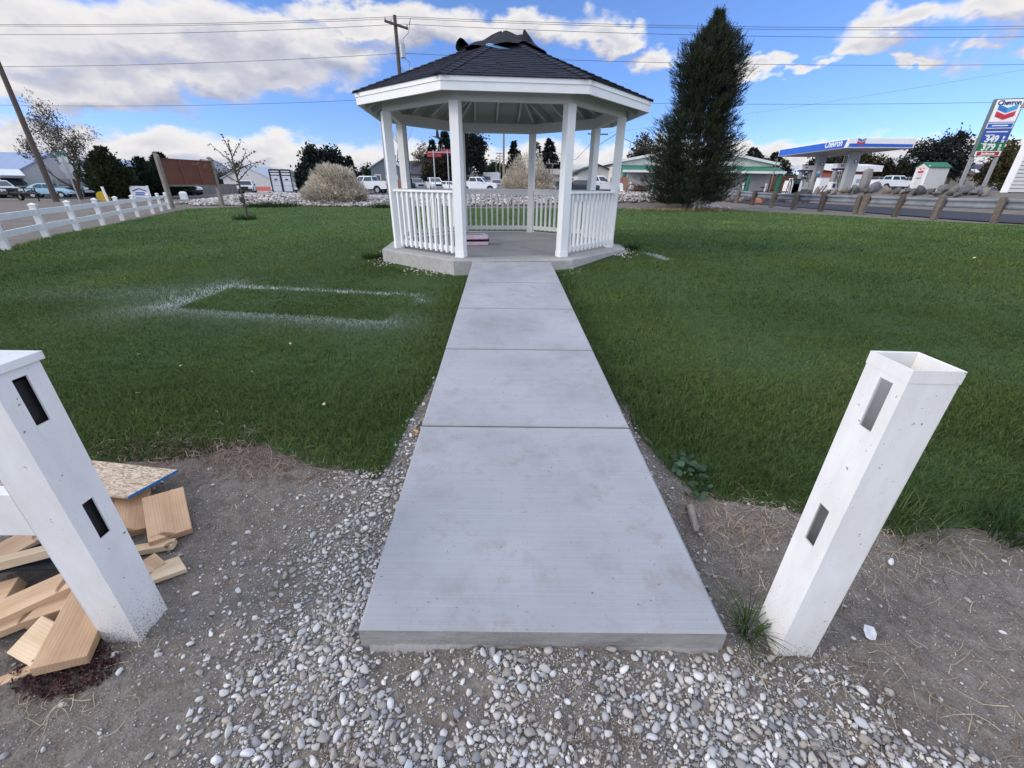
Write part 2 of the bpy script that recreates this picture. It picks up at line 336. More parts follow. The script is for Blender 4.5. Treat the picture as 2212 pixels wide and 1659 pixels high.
X, Y = np.meshgrid(gx, gy); INL = inpoly(X, Y, LAWN); Z = T(X, Y)+micro(X, Y)*(~INL)
Z -= .05*(INL & (pdist(X, Y, LAWN) > np.where(Y > 3, .25, .06)))
ny, nx = X.shape; idx = np.arange(nx*ny).reshape(ny, nx)
F = np.stack([idx[:-1, :-1], idx[:-1, 1:], idx[1:, 1:], idx[1:, :-1]], -1).reshape(-1, 4)
tag(npmesh('ground', np.stack([X, Y, Z], -1).reshape(-1, 3), F, M['dirt'], smooth=True), kind='structure')
def sheet(name, poly, mat, off, step, kind='structure', zfun=T):
    P = np.array(poly, float); bm = bmesh.new(); vs = [bm.verts.new((x, y, 0)) for x, y in P]; bm.faces.new(vs)
    for ax in (0, 1):
        lo, hi = P[:, ax].min(), P[:, ax].max(); nrm = (1, 0, 0) if ax == 0 else (0, 1, 0)
        for c in np.arange(math.ceil(lo/step)*step, hi, step):
            co = [0, 0, 0]; co[ax] = c
            bmesh.ops.bisect_plane(bm, geom=bm.verts[:]+bm.edges[:]+bm.faces[:], plane_co=co, plane_no=nrm, dist=1e-5)
    for v in bm.verts: v.co.z = float(zfun(v.co.x, v.co.y))+off
    bmesh.ops.recalc_face_normals(bm, faces=bm.faces[:])
    if sum(f.normal.z for f in bm.faces) < 0: bmesh.ops.reverse_faces(bm, faces=bm.faces[:])
    me = bpy.data.meshes.new(name); bm.to_mesh(me); bm.free(); me.materials.append(mat)
    for p in me.polygons: p.use_smooth = True
    o = link(bpy.data.objects.new(name, me)); return tag(o, kind=kind)
sheet('lawn', LAWN, M['lawn'], .012, 1.0)
sheet('road', [(21.3, 4), (29.4, 4), (29.4, 46), (36, 50), (36, 64), (-60, 64), (-60, 49), (-32, 46), (-14, 44), (10, 44), (21.3, 46)], M['asph'], .04, 1.0)

# concrete path: broomed slabs with tooled joints, sloping up to the gazebo
def PZ(y): return -.302+.302*(y-.946)/(6.868-.946)
PJ = [.946, 2.2105, 3.3928, 4.5145, 5.615, 6.868]
def pedge(y):
    t = (y-.946)/5.922; return -.5305+(-.652+.5305)*t, .7635+(.6065-.7635)*t
mb = MB(); mbs = MB()
for i in range(5):
    a, b = PJ[i]+((.006+.005*i) if i else 0), PJ[i+1]-(.010+.005*i if i < 4 else 0)
    (la, ra), (lb, rb) = pedge(a), pedge(b); za, zb = PZ(a), PZ(b); e = .012
    top = [(la+e, a+e, za), (ra-e, a+e, za), (rb-e, b-e, zb), (lb+e, b-e, zb)]; rim = [(la, a, za-e), (ra, a, za-e), (rb, b, zb-e), (lb, b, zb-e)]
    mb.add(top+rim, [(0, 1, 2, 3)]+[(k+4, (k+1) % 4+4, (k+1) % 4, k) for k in range(4)])
    bot = [(x, y, z-.13) for x, y, z in rim]
    mbs.add(rim+bot, [(k+4, (k+1) % 4+4, (k+1) % 4, k) for k in range(4)])
# ragged spill of concrete under the form board at the end of the path
fr = [(-.50+1.25*t, .915-.07*fbm(t, 0, 6, 2)*(1 if .08 < t < .36 or .66 < t < .88 else .35)) for t in np.linspace(0, 1, 60)]
vs = []; fs = []
for i, (x, y) in enumerate(fr):
    vs += [(x, .965, -.36), (x, .94-(.94-y)*.4, -.425-.012*vnoise(x, 1, 30)), (x, y, -.475)]
    if i: b = (i-1)*3; fs += [(b, b+3, b+4, b+1), (b+1, b+4, b+5, b+2)]
mbs.add(vs, fs)
pt = mb.build('path', [M['conc'], M['concside']]); tag(pt, kind='structure')
sd = mbs.build('path_edge', M['concside'], pt); sd.location = (0, 0, 0)

# ------------------------------------------------------------------ grass: every blade a folded sliver, one object
def seg_d(x, y, a, b):
    a = np.array(a); b = np.array(b); ab = b-a; t = np.clip(((x-a[0])*ab[0]+(y-a[1])*ab[1])/(ab@ab), 0, 1)
    return np.hypot(x-a[0]-t*ab[0], y-a[1]-t*ab[1]), t
def paint(x, y):                          # white marking paint sprayed round a rectangular board
    p = np.zeros(np.shape(x)); nz = .55+.9*fbm(x, y, 3.5, 4)
    rect = np.array([(-4.08, 4.95), (-1.45, 4.50), (-1.30, 5.50), (-1.5, 5.70), (-3.35, 6.02), (-4.1, 6.03)])
    ins = inpoly(x, y, rect)
    d, t = seg_d(x, y, (-4.15, 6.13), (-1.3, 5.68)); p = np.maximum(p, np.exp(-(d/.10)**2)*(1-.45*t)*1.1)
    d, t = seg_d(x, y, (-4.2, 6.1), (-4.25, 5.0)); p = np.maximum(p, np.exp(-(d/.27))*(x < -4.0)*.95)
    d, t = seg_d(x, y, (-4.1, 4.85), (-1.4, 4.40)); p = np.maximum(p, np.exp(-d/.20)*.50*(~ins))
    d, t = seg_d(x, y, (-4.2, 5.8), (-7.0, 5.5)); p = np.maximum(p, np.exp(-(d/.4)**2)*.30*(1-t)*(~ins))
    d, t = seg_d(x, y, (-1.25, 5.5), (-1.2, 5.42)); p = np.maximum(p, np.exp(-d/.07)*.8)
    d, t = seg_d(x, y, (2.6, 8.4), (2.75, 7.8)); p = np.maximum(p, np.exp(-(d/.09)**2)*.8)
    p = p*nz; return np.where(ins & (p < .8), p*.12, p).clip(0, 1)
GZC = np.array([-.2203, 9.4046]); GZT = .0953; GZR = 2.234
def grass():
    out = []
    for (y0, y1, xm, dens, hh, ww) in [(1.4, 3.2, 5.2, 8200, .040, .0038), (3.2, 5.2, 8.0, 4200, .040, .005), (5.2, 8.5, 12, 1700, .040, .008), (8.5, 14, 18, 520, .045, .014), (14, 22, 22, 170, .045, .024), (22, 32, 22, 70, .045, .04)]:
        n = int((y1-y0)*2*xm*dens); x = RNG.uniform(-xm, xm, n); y = RNG.uniform(y0, y1, n)
        k = inpoly(x, y, LAWN) & (np.abs(x) < 1.5*y+2.2) & (np.hypot(x-GZC[0], y-GZC[1]) > 2.62); x = x[k]; y = y[k]
        d = pdist(x, y, LAWN) if y0 < 9 else np.full(len(x), 9.)
        k = RNG.uniform(size=len(x)) < (.55+.45*ss(0, .10, d)); x = x[k]; y = y[k]; d = d[k]; n = len(x)
        clump = fbm(x, y, 4.5, 6); cl2 = fbm(x, y, .6, 9); z = T(x, y)
        edge = (1-ss(.05, .55, d)); h = hh*(.7+.65*RNG.uniform(size=n))*(.75+.55*clump)*(1+.55*edge); w = ww*(.7+.6*RNG.uniform(size=n))
        az = RNG.uniform(0, 2*PI, n)+1.2*(vnoise(x, y, 2.2, 2)-.5); lean = (.35+.9*RNG.uniform(size=n))
        dx, dy = np.cos(az)*h*lean, np.sin(az)*h*lean; a2 = az+PI/2+RNG.normal(size=n)*.5; wx, wy = np.cos(a2)*w/2, np.sin(a2)*w/2
        V = np.stack([np.stack([x-wx, y-wy, z], -1), np.stack([x+wx, y+wy, z], -1),
                      np.stack([x+dx*.4-wx*.85, y+dy*.4-wy*.85, z+h*.62], -1), np.stack([x+dx*.4+wx*.85, y+dy*.4+wy*.85, z+h*.62], -1),
                      np.stack([x+dx, y+dy, z+h*(.98-.25*lean)], -1)], 1).reshape(-1, 3)
        b = np.arange(n)[:, None]*5; F = np.concatenate([b+[0, 1, 2], b+[1, 3, 2], b+[2, 3, 4]], 1).reshape(-1, 3)
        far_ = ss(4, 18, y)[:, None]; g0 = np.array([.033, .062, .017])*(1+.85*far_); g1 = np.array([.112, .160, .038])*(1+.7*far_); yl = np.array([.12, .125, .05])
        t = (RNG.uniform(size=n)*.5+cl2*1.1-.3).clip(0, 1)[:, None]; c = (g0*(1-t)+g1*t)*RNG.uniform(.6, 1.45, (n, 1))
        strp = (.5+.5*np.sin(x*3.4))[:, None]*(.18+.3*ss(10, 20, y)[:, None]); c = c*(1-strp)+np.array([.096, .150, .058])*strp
        dry = (RNG.uniform(size=n) < .035+.10*(cl2 > .62))[:, None]; c = np.where(dry, yl, c)
        p = paint(x, y); pm = (p*(.6+.7*RNG.uniform(size=n))).clip(0, 1)[:, None]; c = c*(1-pm)+np.array([.62, .66, .68])*pm
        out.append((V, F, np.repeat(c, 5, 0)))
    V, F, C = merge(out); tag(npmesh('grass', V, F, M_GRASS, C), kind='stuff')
grass()

# ------------------------------------------------------------------ gravel
def ico(sub=1):
    bm = bmesh.new(); bmesh.ops.create_icosphere(bm, subdivisions=sub, radius=1); V = np.array([v.co[:] for v in bm.verts]); F = np.array([[v.index for v in f.verts] for f in bm.faces]); bm.free(); return V, F
def rocks(P, S, cols, sub=1, ang=.2, flat=(.5, .85), sink=.25, seed=3, nvar=14):
    base, F = ico(sub); rg = np.random.default_rng(seed); var = []
    for k in range(nvar):
        q = base.copy()
        for _ in range(13):                 # knock flats off the stone
            d = unit(rg.normal(size=3)); h = rg.uniform(.46, .84); e = q@d; q -= np.outer(np.maximum(e-h, 0), d)*(1 if ang > .4 else .85)
        q *= 1+ang*.35*rg.normal(size=(len(q), 1)); q *= np.array([rg.uniform(.95, 1.35), rg.uniform(.7, 1.0), rg.uniform(*flat)]); var.append(q)
    n = len(P); vid = rg.integers(0, nvar, n); a = rg.uniform(0, 2*PI, n); tl = rg.normal(size=n)*.3
    V = np.array(var)[vid]*S[:, None, None]; ca, sa, ct, st = [f[:, None] for f in (np.cos(a), np.sin(a), np.cos(tl), np.sin(tl))]
    x, y, z = V[..., 0], V[..., 1], V[..., 2]; y, z = y*ct-z*st, y*st+z*ct; x, y = x*ca-y*sa, x*sa+y*ca
    V = np.stack([x, y, z], -1)+P[:, None, :]; V[..., 2] += (S*(1-sink)*.5)[:, None]
    c = np.asarray(cols)[rg.integers(0, len(cols), n)]*(1+.16*rg.normal(size=(n, 1))).clip(.5, 1.5)
    FF = (F[None]+(np.arange(n)*len(base))[:, None, None]).reshape(-1, 3); return V.reshape(-1, 3), FF, np.repeat(c, len(base), 0)
PEB = [(.40, .39, .38), (.48, .47, .455), (.34, .335, .335), (.42, .39, .35), (.25, .25, .26), (.53, .52, .50), (.35, .32, .28), (.45, .45, .455), (.29, .27, .245)]
def gravel():
    n = 620000; x = RNG.uniform(-2.2, 2.4, n); y = RNG.uniform(.45, 2.4, n)
    x2 = RNG.uniform(-1.0, 1.2, 90000); y2 = RNG.uniform(2.4, 7.0, 90000); x = np.concatenate([x, x2]); y = np.concatenate([y, y2]); n = len(x); L_, R_ = pedge(y)
    on = (x > L_-.004) & (x < R_+.004) & (y > .935)
    g = fbm(x, y, 2.6, 12)
    frontm = (1-ss(.88, .97, y))*ss(-1.05, -.6, x+.25*(y-.7))*(1-ss(.75, 1.3, x-.9*(.95-y)))*(.14+1.2*ss(.35, .50, g))
    left = np.exp(-np.maximum(L_-x, 0)/(.16*(1-ss(1.3, 2.3, y))+.045))*(x < L_)*(y > .85)*(1-.35*ss(2.2, 4.5, y))
    leftw = np.where((x < L_) & (y < 1.9), ss(.9, .25, 0)*0+np.clip(1-(L_-x)/.60, 0, 1)**1.3*ss(.26, .44, g)*1.0, 0)
    right = np.exp(-np.maximum(x-R_, 0)/.05)*(x > R_)*.35*(y > 1)
    far = (.004+.02*(g > .62))*(y < 2.2)
    p = np.maximum.reduce([frontm, left, leftw, right, far]); lawn = inpoly(x, y, LAWN) & (pdist(x, y, LAWN) > .03)
    k = (RNG.uniform(size=n) < p*.40) & ~on & ~lawn
    x, y = x[k], y[k]; s = np.exp(RNG.normal(size=len(x))*.50)*.0053; s = s.clip(.0026, .0195)
    # relaxed spacing: drop stones that crowd a bigger one
    order = np.argsort(-s); keep = []; cell = {}
    for i in order:
        cx_, cy_ = int((x[i]+9)/.036), int(y[i]/.036); ok = True
        for a in (-1, 0, 1):
            for b in (-1, 0, 1):
                for j in cell.get((cx_+a, cy_+b), ()):
                    if (x[i]-x[j])**2+(y[i]-y[j])**2 < ((s[i]+s[j])*.66)**2: ok = False; break
                if not ok: break
            if not ok: break
        if ok: keep.append(i); cell.setdefault((cx_, cy_), []).append(i)
    k = np.array(keep); x, y, s = x[k], y[k], s[k]; P = np.stack([x, y, T(x, y)+micro(x, y)], -1); big = s > .0075
    A = rocks(P[big], s[big], PEB, 2, .12, (.5, .85), .42, 5, 30); B = rocks(P[~big], s[~big], PEB, 1, .12, (.5, .9), .2, 6)
    m = 190000; x = RNG.uniform(-2.0, 2.2, m); y = RNG.uniform(.5, 2.4, m); L_, R_ = pedge(y); g = fbm(x, y, 3.3, 15)
    k = ~((x > L_-.003) & (x < R_+.003) & (y > .94)) & ~inpoly(x, y, LAWN) & (RNG.uniform(size=m) < .10+.95*ss(.36, .52, g)*np.exp(-np.maximum(np.abs(x-.1)-.8, 0)/.3)); x, y = x[k], y[k]
    D = rocks(np.stack([x, y, T(x, y)+micro(x, y)], -1), RNG.uniform(.0012, .0036, len(x)), PEB+[(.42, .40, .38), (.2, .17, .14)], 0 if False else 1, .2, (.6, 1), .3, 8)
    cy = RNG.uniform(.97, 6.5, 170)**1.0; cl_, cr_ = pedge(cy); t = RNG.beta(.6, .6, 170); cx = cl_+.02+(cr_-cl_-.04)*t; E_ = rocks(np.stack([cx, cy, PZ(cy)], -1), RNG.uniform(.0014, .0042, 170), PEB+[(.2, .15, .1)]*5, 1, .2, (.5, .9), .1, 10)
    V, F, C = merge([A, B, D, E_]); tag(npmesh('gravel', V, F, M_STONE, C, smooth=True), kind='stuff'); print('gravel', big.sum(), (~big).sum(), len(x))
gravel()
# crushed stone fill round the foundation
a = RNG.uniform(PI*.98, PI*2.02, 700); r = 2.55+RNG.uniform(0, 1, 700)**1.6*.35-.06; x = GZC[0]+r*np.cos(a); y = GZC[1]+r*np.sin(a)
k = (fbm(x, y, 1.6, 21) > .47) & ((x < -.75) | (x > .72)); x, y = x[k], y[k]
V, F, C = rocks(np.stack([x, y, T(x, y)+.03*(1-ss(2.5, 2.75, np.hypot(x-GZC[0], y-GZC[1])))], -1), RNG.uniform(.01, .024, len(x)), [(.55, .5, .43), (.6, .56, .5), (.42, .39, .35)], 1, .4, (.6, .9), .2, 9)
tag(npmesh('crushed_stone', V, F, M_STONE, C), kind='stuff')
# crushed stone thrown up against the front of the foundation
# rock bank between the lawn and the lot behind
def bankz(x, y):
    c = np.interp(x, [-24, -21.5, -19, -16.5, -13, -10, -6, -2, 3, 8, 12, 14.5], [0, .32, .62, .48, .40, .44, .56, .62, .66, .72, .62, 0])
    return T(x, y)+c*ss(29.4, 33.2, y)*(1-ss(36, 39.5, y))
def bank():
    bx, by = np.meshgrid(np.arange(-24, 15.1, .5), np.arange(29.6, 40.1, .5)); z = bankz(bx, by)-.06
    ny, nx = bx.shape; idx = np.arange(nx*ny).reshape(ny, nx); F4 = np.stack([idx[:-1, :-1], idx[:-1, 1:], idx[1:, 1:], idx[1:, :-1]], -1).reshape(-1, 4)
    F3 = np.concatenate([F4[:, :3], F4[:, [0, 2, 3]]]); V = np.stack([bx, by, z], -1).reshape(-1, 3)
    n = 15000; x = RNG.uniform(-23.5, 14.3, n); y = 29.9+RNG.uniform(0, 1, n)**1.25*8.5
    k = ~inpoly(x, y, LAWN) & ((x > -21.5) | (y > 31)); x, y = x[k], y[k]
    s = RNG.uniform(.055, .15, len(x)); P = np.stack([x, y, bankz(x, y)-.03+RNG.uniform(0, .05, len(x))], -1)
    A = rocks(P, s, [(.42, .39, .37), (.52, .49, .46), (.33, .31, .30), (.58, .55, .51), (.26, .245, .24), (.46, .41, .37)], 1, .5, (.55, .95), .15, 12)
    V, F, C = merge([(V, F3, np.full((len(V), 3), (.16, .145, .13))), A]); tag(npmesh('rock_bed', V, F, M_STONE, C), kind='stuff')
bank()
# dry stems, roots and straw on the bare ground
def strands(zones, name, kind='stuff', label=None, cat=None):
    parts = []
    for (cx, cy, rx, ry, n, ln, w, cols, hgt, curl) in zones:
        x = cx+rx*RNG.normal(size=n)*.5; y = cy+ry*RNG.normal(size=n)*.5; a = RNG.uniform(0, 2*PI, n); l = ln*RNG.uniform(.4, 1.3, n); K = 6
        L_, R_ = pedge(y); ok = ~((x > L_-.03) & (x < R_+.03) & (y > .9)); x, y, a, l = x[ok], y[ok], a[ok], l[ok]; n = len(x)
        px, py = x.copy(), y.copy(); ang = a.copy(); z0 = T(x, y)+micro(x, y); rows = []; pk = RNG.uniform(0, 1, n)*hgt; sg = RNG.normal(size=n)*curl
        for i in range(K):
            t = i/(K-1); zz = T(px, py)+micro(px, py)+.003+pk*math.sin(PI*min(1, .15+t*.85)); ww = w*(1-.7*t)*(1+0*px)
            rows.append(np.stack([np.stack([px-np.sin(ang)*ww, py+np.cos(ang)*ww, zz], -1), np.stack([px+np.sin(ang)*ww, py-np.cos(ang)*ww, zz+ww*.7], -1)], 1))
            px = px+np.cos(ang)*l/K; py = py+np.sin(ang)*l/K; ang = ang+sg+RNG.normal(size=n)*curl*.8
        V = np.stack(rows, 1).reshape(n, K*2, 3); f = np.array([[2*i, 2*i+1, 2*i+3, 2*i+2] for i in range(K-1)])
        F = (f[None]+(np.arange(n)*K*2)[:, None, None]).reshape(-1, 4); c = np.asarray(cols)[RNG.integers(0, len(cols), n)]*(1+.2*RNG.normal(size=(n, 1))).clip(.5, 1.5)
        parts.append((V.reshape(-1, 3), F, np.repeat(c, K*2, 0)))
    V, F, C = merge(parts); return tag(npmesh(name, V, F, M_DRY, C), label, cat, kind=kind)
STRAW = [(.36, .29, .20), (.28, .22, .15), (.20, .15, .11), (.44, .37, .27)]; ROOT = [(.20, .145, .115), (.26, .19, .15), (.14, .10, .08), (.31, .24, .19)]
strands([(-1.62, 2.05, .5, .22, 620, .13, .0018, ROOT, .035, .5), (-1.25, 1.93, .45, .16, 360, .12, .0017, ROOT, .03, .5), (-2.2, 2.0, .5, .2, 260, .12, .0018, ROOT, .03, .4),
         (-1.15, 1.6, .5, .4, 60, .12, .0012, STRAW, .01, .25), (1.15, 1.60, .35, .2, 300, .13, .0014, STRAW+ROOT, .03, .25), (1.0, 1.3, .25, .5, 260, .13, .0012, STRAW+ROOT, .02, .25), (1.9, 1.45, .8, .22, 360, .14, .0013, STRAW, .03, .25),
         (1.5, 1.05, .7, .6, 330, .16, .0012, STRAW+ROOT, .015, .25), (1.2, .75, .5, .3, 120, .16, .0013, STRAW+ROOT, .015, .3), (.3, .66, .18, .08, 140, .07, .0011, ROOT, .02, .7), (-.45, .62, .12, .08, 120, .07, .0011, ROOT, .02, .7), (-.2, .75, .8, .25, 70, .09, .0011, STRAW, .01, .4),
         (-1.6, .85, .4, .22, 150, .13, .0012, STRAW, .012, .3), (10.9, 28.6, 2.6, 1.0, 3000, .35, .012, [(.36, .26, .15), (.45, .34, .2), (.28, .2, .12)], .16, .3)], 'dry_grass')

# ================================================================== FOREGROUND
def hollow_post(name, x0, x1, y0, y1, z0, z1, slots, mat, parent, slot_x, th=.006, rim=False):
    """square vinyl tube; slots = [(ya, yb, za, zb)] cut through the wall at x = slot_x ('+' or '-')"""
    mb = MB()
    def wall(p0, p1, nrm, cuts):          # outer wall quad strip with cut-outs, u along p0-p1
        us = sorted({0., 1., *[c[0] for c in cuts], *[c[1] for c in cuts]}); zs = sorted({z0, z1, *[c[2] for c in cuts], *[c[3] for c in cuts]})
        P = lambda u, z, i: (p0[0]+(p1[0]-p0[0])*u-nrm[0]*th*i, p0[1]+(p1[1]-p0[1])*u-nrm[1]*th*i, z)
        hole = lambda u, z: any(c[0] < u < c[1] and c[2] < z < c[3] for c in cuts)
        for i in range(len(us)-1):
            for j in range(len(zs)-1):
                if hole((us[i]+us[i+1])/2, (zs[j]+zs[j+1])/2): continue
                for s in (0, 1): mb.add([P(us[i], zs[j], s), P(us[i+1], zs[j], s), P(us[i+1], zs[j+1], s), P(us[i], zs[j+1], s)], [(0, 1, 2, 3)])
        for c in cuts:
            q = [(c[0], c[2]), (c[1], c[2]), (c[1], c[3]), (c[0], c[3])]
            for k in range(4):
                a, b = q[k], q[(k+1) % 4]; mb.add([P(*a, 0), P(*b, 0), P(*b, 1), P(*a, 1)], [(0, 1, 2, 3)])
        mb.add([P(0, z1, 0), P(1, z1, 0), P(1, z1, 1), P(0, z1, 1)], [(0, 1, 2, 3)])
    cu = [((a-y0)/(y1-y0), (b-y0)/(y1-y0), c, d) for a, b, c, d in slots]
    wall((x0, y0), (x0, y1), (-1, 0), cu if slot_x == '-' else []); wall((x1, y0), (x1, y1), (1, 0), cu if slot_x == '+' else [])
    wall((x0, y0), (x1, y0), (0, -1), []); wall((x0, y1), (x1, y1), (0, 1), [])
    o = mb.build(name, mat, parent); bm = bmesh.new(); bm.from_mesh(o.data); bmesh.ops.remove_doubles(bm, verts=bm.verts[:], dist=1e-5)
    ed = [e for e in bm.edges if abs(e.verts[0].co.x-e.verts[1].co.x) < 1e-6 and abs(e.verts[0].co.y-e.verts[1].co.y) < 1e-6 and e.verts[0].co.x in () or (len(e.link_faces) == 2 and min(abs(abs(e.verts[0].co.z-e.verts[1].co.z)), 1) > 1e-4 and e.calc_face_angle(0) > 1.2 and {round(e.verts[0].co.x, 4), round(e.verts[0].co.y, 4)} <= {round(x0, 4), round(x1, 4), round(y0, 4), round(y1, 4)} and round(e.verts[0].co.x, 4) in (round(x0, 4), round(x1, 4)) and round(e.verts[0].co.y, 4) in (round(y0, 4), round(y1, 4)))]
    bmesh.ops.bevel(bm, geom=ed, offset=.0055, segments=3, profile=.5, affect='EDGES'); bmesh.ops.recalc_face_normals(bm, faces=bm.faces[:]); bm.to_mesh(o.data); bm.free(); return o
# the open-topped gate post beside the path end
gp = thing('fence_post', 'white hollow square post with open top and two slots, standing alone beside the path end', 'fence post', (1.043, 1.022, -.45))
p = hollow_post('post_tube', -.066, .066, -.068, .068, -.06, 1.142, [(-.032, .010, .939, 1.09), (-.020, .022, .492, .643)], M['vinylR'], gp, '-')
p.rotation_euler = (0, rad(1.1), 0)
rmb = MB()
for (a, b, c, d) in ((-.0675, .0675, -.0695, -.0675), (-.0675, .0675, .0675, .0695), (-.0675, -.0655, -.0675, .0675), (.0655, .0675, -.0675, .0675)): rmb.box(a, b, c, d, 1.108, 1.1435)
ri = rmb.build('rim_collar', M['vinylR'], gp); ri.rotation_euler = (0, rad(1.1), 0)
# the capped end post of the fence, with its rails running off to the side
nf = thing('vinyl_fence', 'white vinyl fence end with capped square post and rails above the lumber scraps', 'fence', (-1.437, 1.046, -.45))
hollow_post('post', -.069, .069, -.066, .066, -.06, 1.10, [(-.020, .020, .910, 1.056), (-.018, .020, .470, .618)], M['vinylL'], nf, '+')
MB().box(-.058, .048, -.055, .055, .40, 1.04).build('slot_shade_box', M['black'], nf)  # black box added inside the post, stands for the shade behind its slots
def cap(mb, x, y, z, r, h=.035, lip=.028):
    mb.box(x-r, x+r, y-r, y+r, z, z+lip); t = r*.35
    mb.add([(x-r, y-r, z+lip), (x+r, y-r, z+lip), (x+r, y+r, z+lip), (x-r, y+r, z+lip), (x, y, z+lip+h)], [(0, 1, 4), (1, 2, 4), (2, 3, 4), (3, 0, 4)])
cm = MB(); cap(cm, 0, 0, 1.083, .0775, .03, .024); cm.build('post_cap', M['vinylL'], nf, .002)
for z0, z1 in ((.915, 1.05), (.485, .66)):
    MB().box(-2.43, -.07, -.022, .022, z0, z1).build('rail', M['vinylL'], nf, .004)
hollow_post('post', -2.569, -2.431, -.066, .066, -.06, 1.075, [], M['vinylL'], nf, '+'); cm = MB(); cap(cm, -2.5, 0, 1.055, .0775); cm.build('post_cap', M['vinylL'], nf, .002)

# lumber scraps
def board(name, label, c, size, rot, mat, cat='lumber', group='lumber scraps in the heap', bev=.002, cut=None):
    o = thing(name, label, cat, c, 0, group); l, w, t = size
    mb = MB()
    poly = cut or [(-l/2, -w/2), (l/2, -w/2), (l/2, w/2), (-l/2, w/2)]
    mb.prism(poly, -t/2, t/2, 'xy'); b = mb.build(name, mat, None, bev); COL.objects.unlink(b); me = b.data
    bpy.data.objects.remove(o)
    b = bpy.data.objects.new(name, me); COL.objects.link(b); b.location = c; b.rotation_euler = tuple(rad(a) for a in rot)
    m = b.modifiers.new('bevel', 'BEVEL'); m.width = bev; m.segments = 2
    return tag(b, label, cat, group)
LB = 'lumber_offcut'
board(LB, 'thick red-brown plank end lying against the foot of the capped fence post', (-1.60, 1.02, -.385), (.34, .145, .042), (8, -4, 113), M['woodred'])
board(LB, 'small square tan block tilted up beside the thick red-brown plank end', (-1.705, .955, -.405), (.13, .125, .02), (24, 6, -18), M['woodpale'])
board(LB, 'long pale stud laid highest across the black felt strip', (-1.95, 1.235, -.285), (.52, .042, .04), (0, -3, 22), M['woodpale'])
board(LB, 'long knotty tan plank slanting from the frame edge up towards the capped post', (-1.86, 1.075, -.36), (.62, .09, .04), (14, -7, 38), M['woodtan'])
board(LB, 'narrow tan plank under the knotty slanting plank', (-1.93, .985, -.405), (.5, .075, .036), (10, -4, 33), M['woodtan'])
board(LB, 'short wedge-cut tan block between the slanting plank and the red-brown plank end', (-1.735, 1.09, -.395), (.22, .07, .05), (10, 0, 30), M['woodtan'], cut=[(-.11, -.035), (.11, -.035), (.09, .035), (-.06, .035)])
board(LB, 'reddish plank leaning down from under the blue-edged strand board', (-1.655, 1.535, -.352), (.26, .16, .042), (-4, 20, -52), M['woodred'])
board(LB, 'dark reddish block shadowed under the strand board', (-1.86, 1.57, -.37), (.26, .13, .042), (-10, 14, -58), M['woodred'])
board(LB, 'reddish block tucked behind the post under the strand board', (-1.98, 1.60, -.37), (.24, .12, .042), (-8, 10, -50), M['woodtan'])
board(LB, 'pale thin stick poking out below the leaning reddish plank', (-1.68, 1.385, -.415), (.26, .045, .03), (0, -2, 14), M['woodpale'])
board(LB, 'pale cut-cornered flat board lying on bare dirt beyond the capped post', (-1.49, 1.275, -.416), (.15, .10, .022), (4, 5, 40), M['woodpale'], cut=[(-.075, -.045), (.07, -.048), (.05, .048), (-.02, .048)])
board(LB, 'tiny pale wood splinter lying on the dirt past the leaning plank', (-1.525, 1.66, -.405), (.12, .03, .014), (0, 4, 20), M['woodpale'], cut=[(-.06, -.01), (.06, -.004), (.03, .016), (-.05, .014)])
board(LB, 'thin cracked brown lath half buried in the dark red weeds', (-1.73, .835, -.44), (.42, .035, .012), (5, -3, 32), M['woodtan'])
board(LB, 'small chunky block wedged behind the capped post at ground level', (-1.56, 1.30, -.415), (.1, .06, .035), (5, 0, -30), M['woodtan'])
board(LB, 'reddish plank at the frame edge under the lower rail', (-2.16, 1.27, -.34), (.3, .12, .045), (5, -6, 62), M['woodred'])
board(LB, 'stubby tan block at the frame edge beneath the reddish plank', (-2.06, 1.12, -.40), (.16, .1, .05), (8, -6, 20), M['woodtan'])
ob = board('strand_board', 'flat flaky strand board sheet with blue painted edge atop the lumber heap', (-2.17, 1.71, -.262), (.74, .25, .012), (-2, 4, -3), M['osb'], 'board', None, .001,
           cut=[(-.37, -.12), (.325, -.12), (.385, .115), (-.37, .125)])
e = MB(); e.add([(.3255, -.1205, -.0065), (.3855, .1155, -.0065), (.3855, .1155, .0065), (.3255, -.1205, .0065), (.3235, -.12, -.0063), (.3835, .115, -.0063), (.3835, .115, .0063), (.3235, -.12, .0063)], [(0, 1, 2, 3), (3, 2, 6, 7), (4, 5, 1, 0)])
e.build('painted_edge', M['bluep'], ob)
mb = MB(); q = [[(-2.12+.32*u-.13*v, 1.17+.03*u+.24*v, -.345+.012*math.sin(5*u+3*v)+.035*u) for u in np.linspace(0, 1, 9)] for v in np.linspace(0, 1, 7)]
vs = [p for r in q for p in r]; mb.add(vs, [(j*9+i, j*9+i+1, (j+1)*9+i+1, (j+1)*9+i) for j in range(6) for i in range(8)])
fo = mb.build('felt_strip', M['felt'], None, smooth=True); sm = fo.modifiers.new('thick', 'SOLIDIFY'); sm.thickness = .006
tag(fo, 'black roofing felt strip lying under the pale stud in the lumber heap', 'roofing felt')
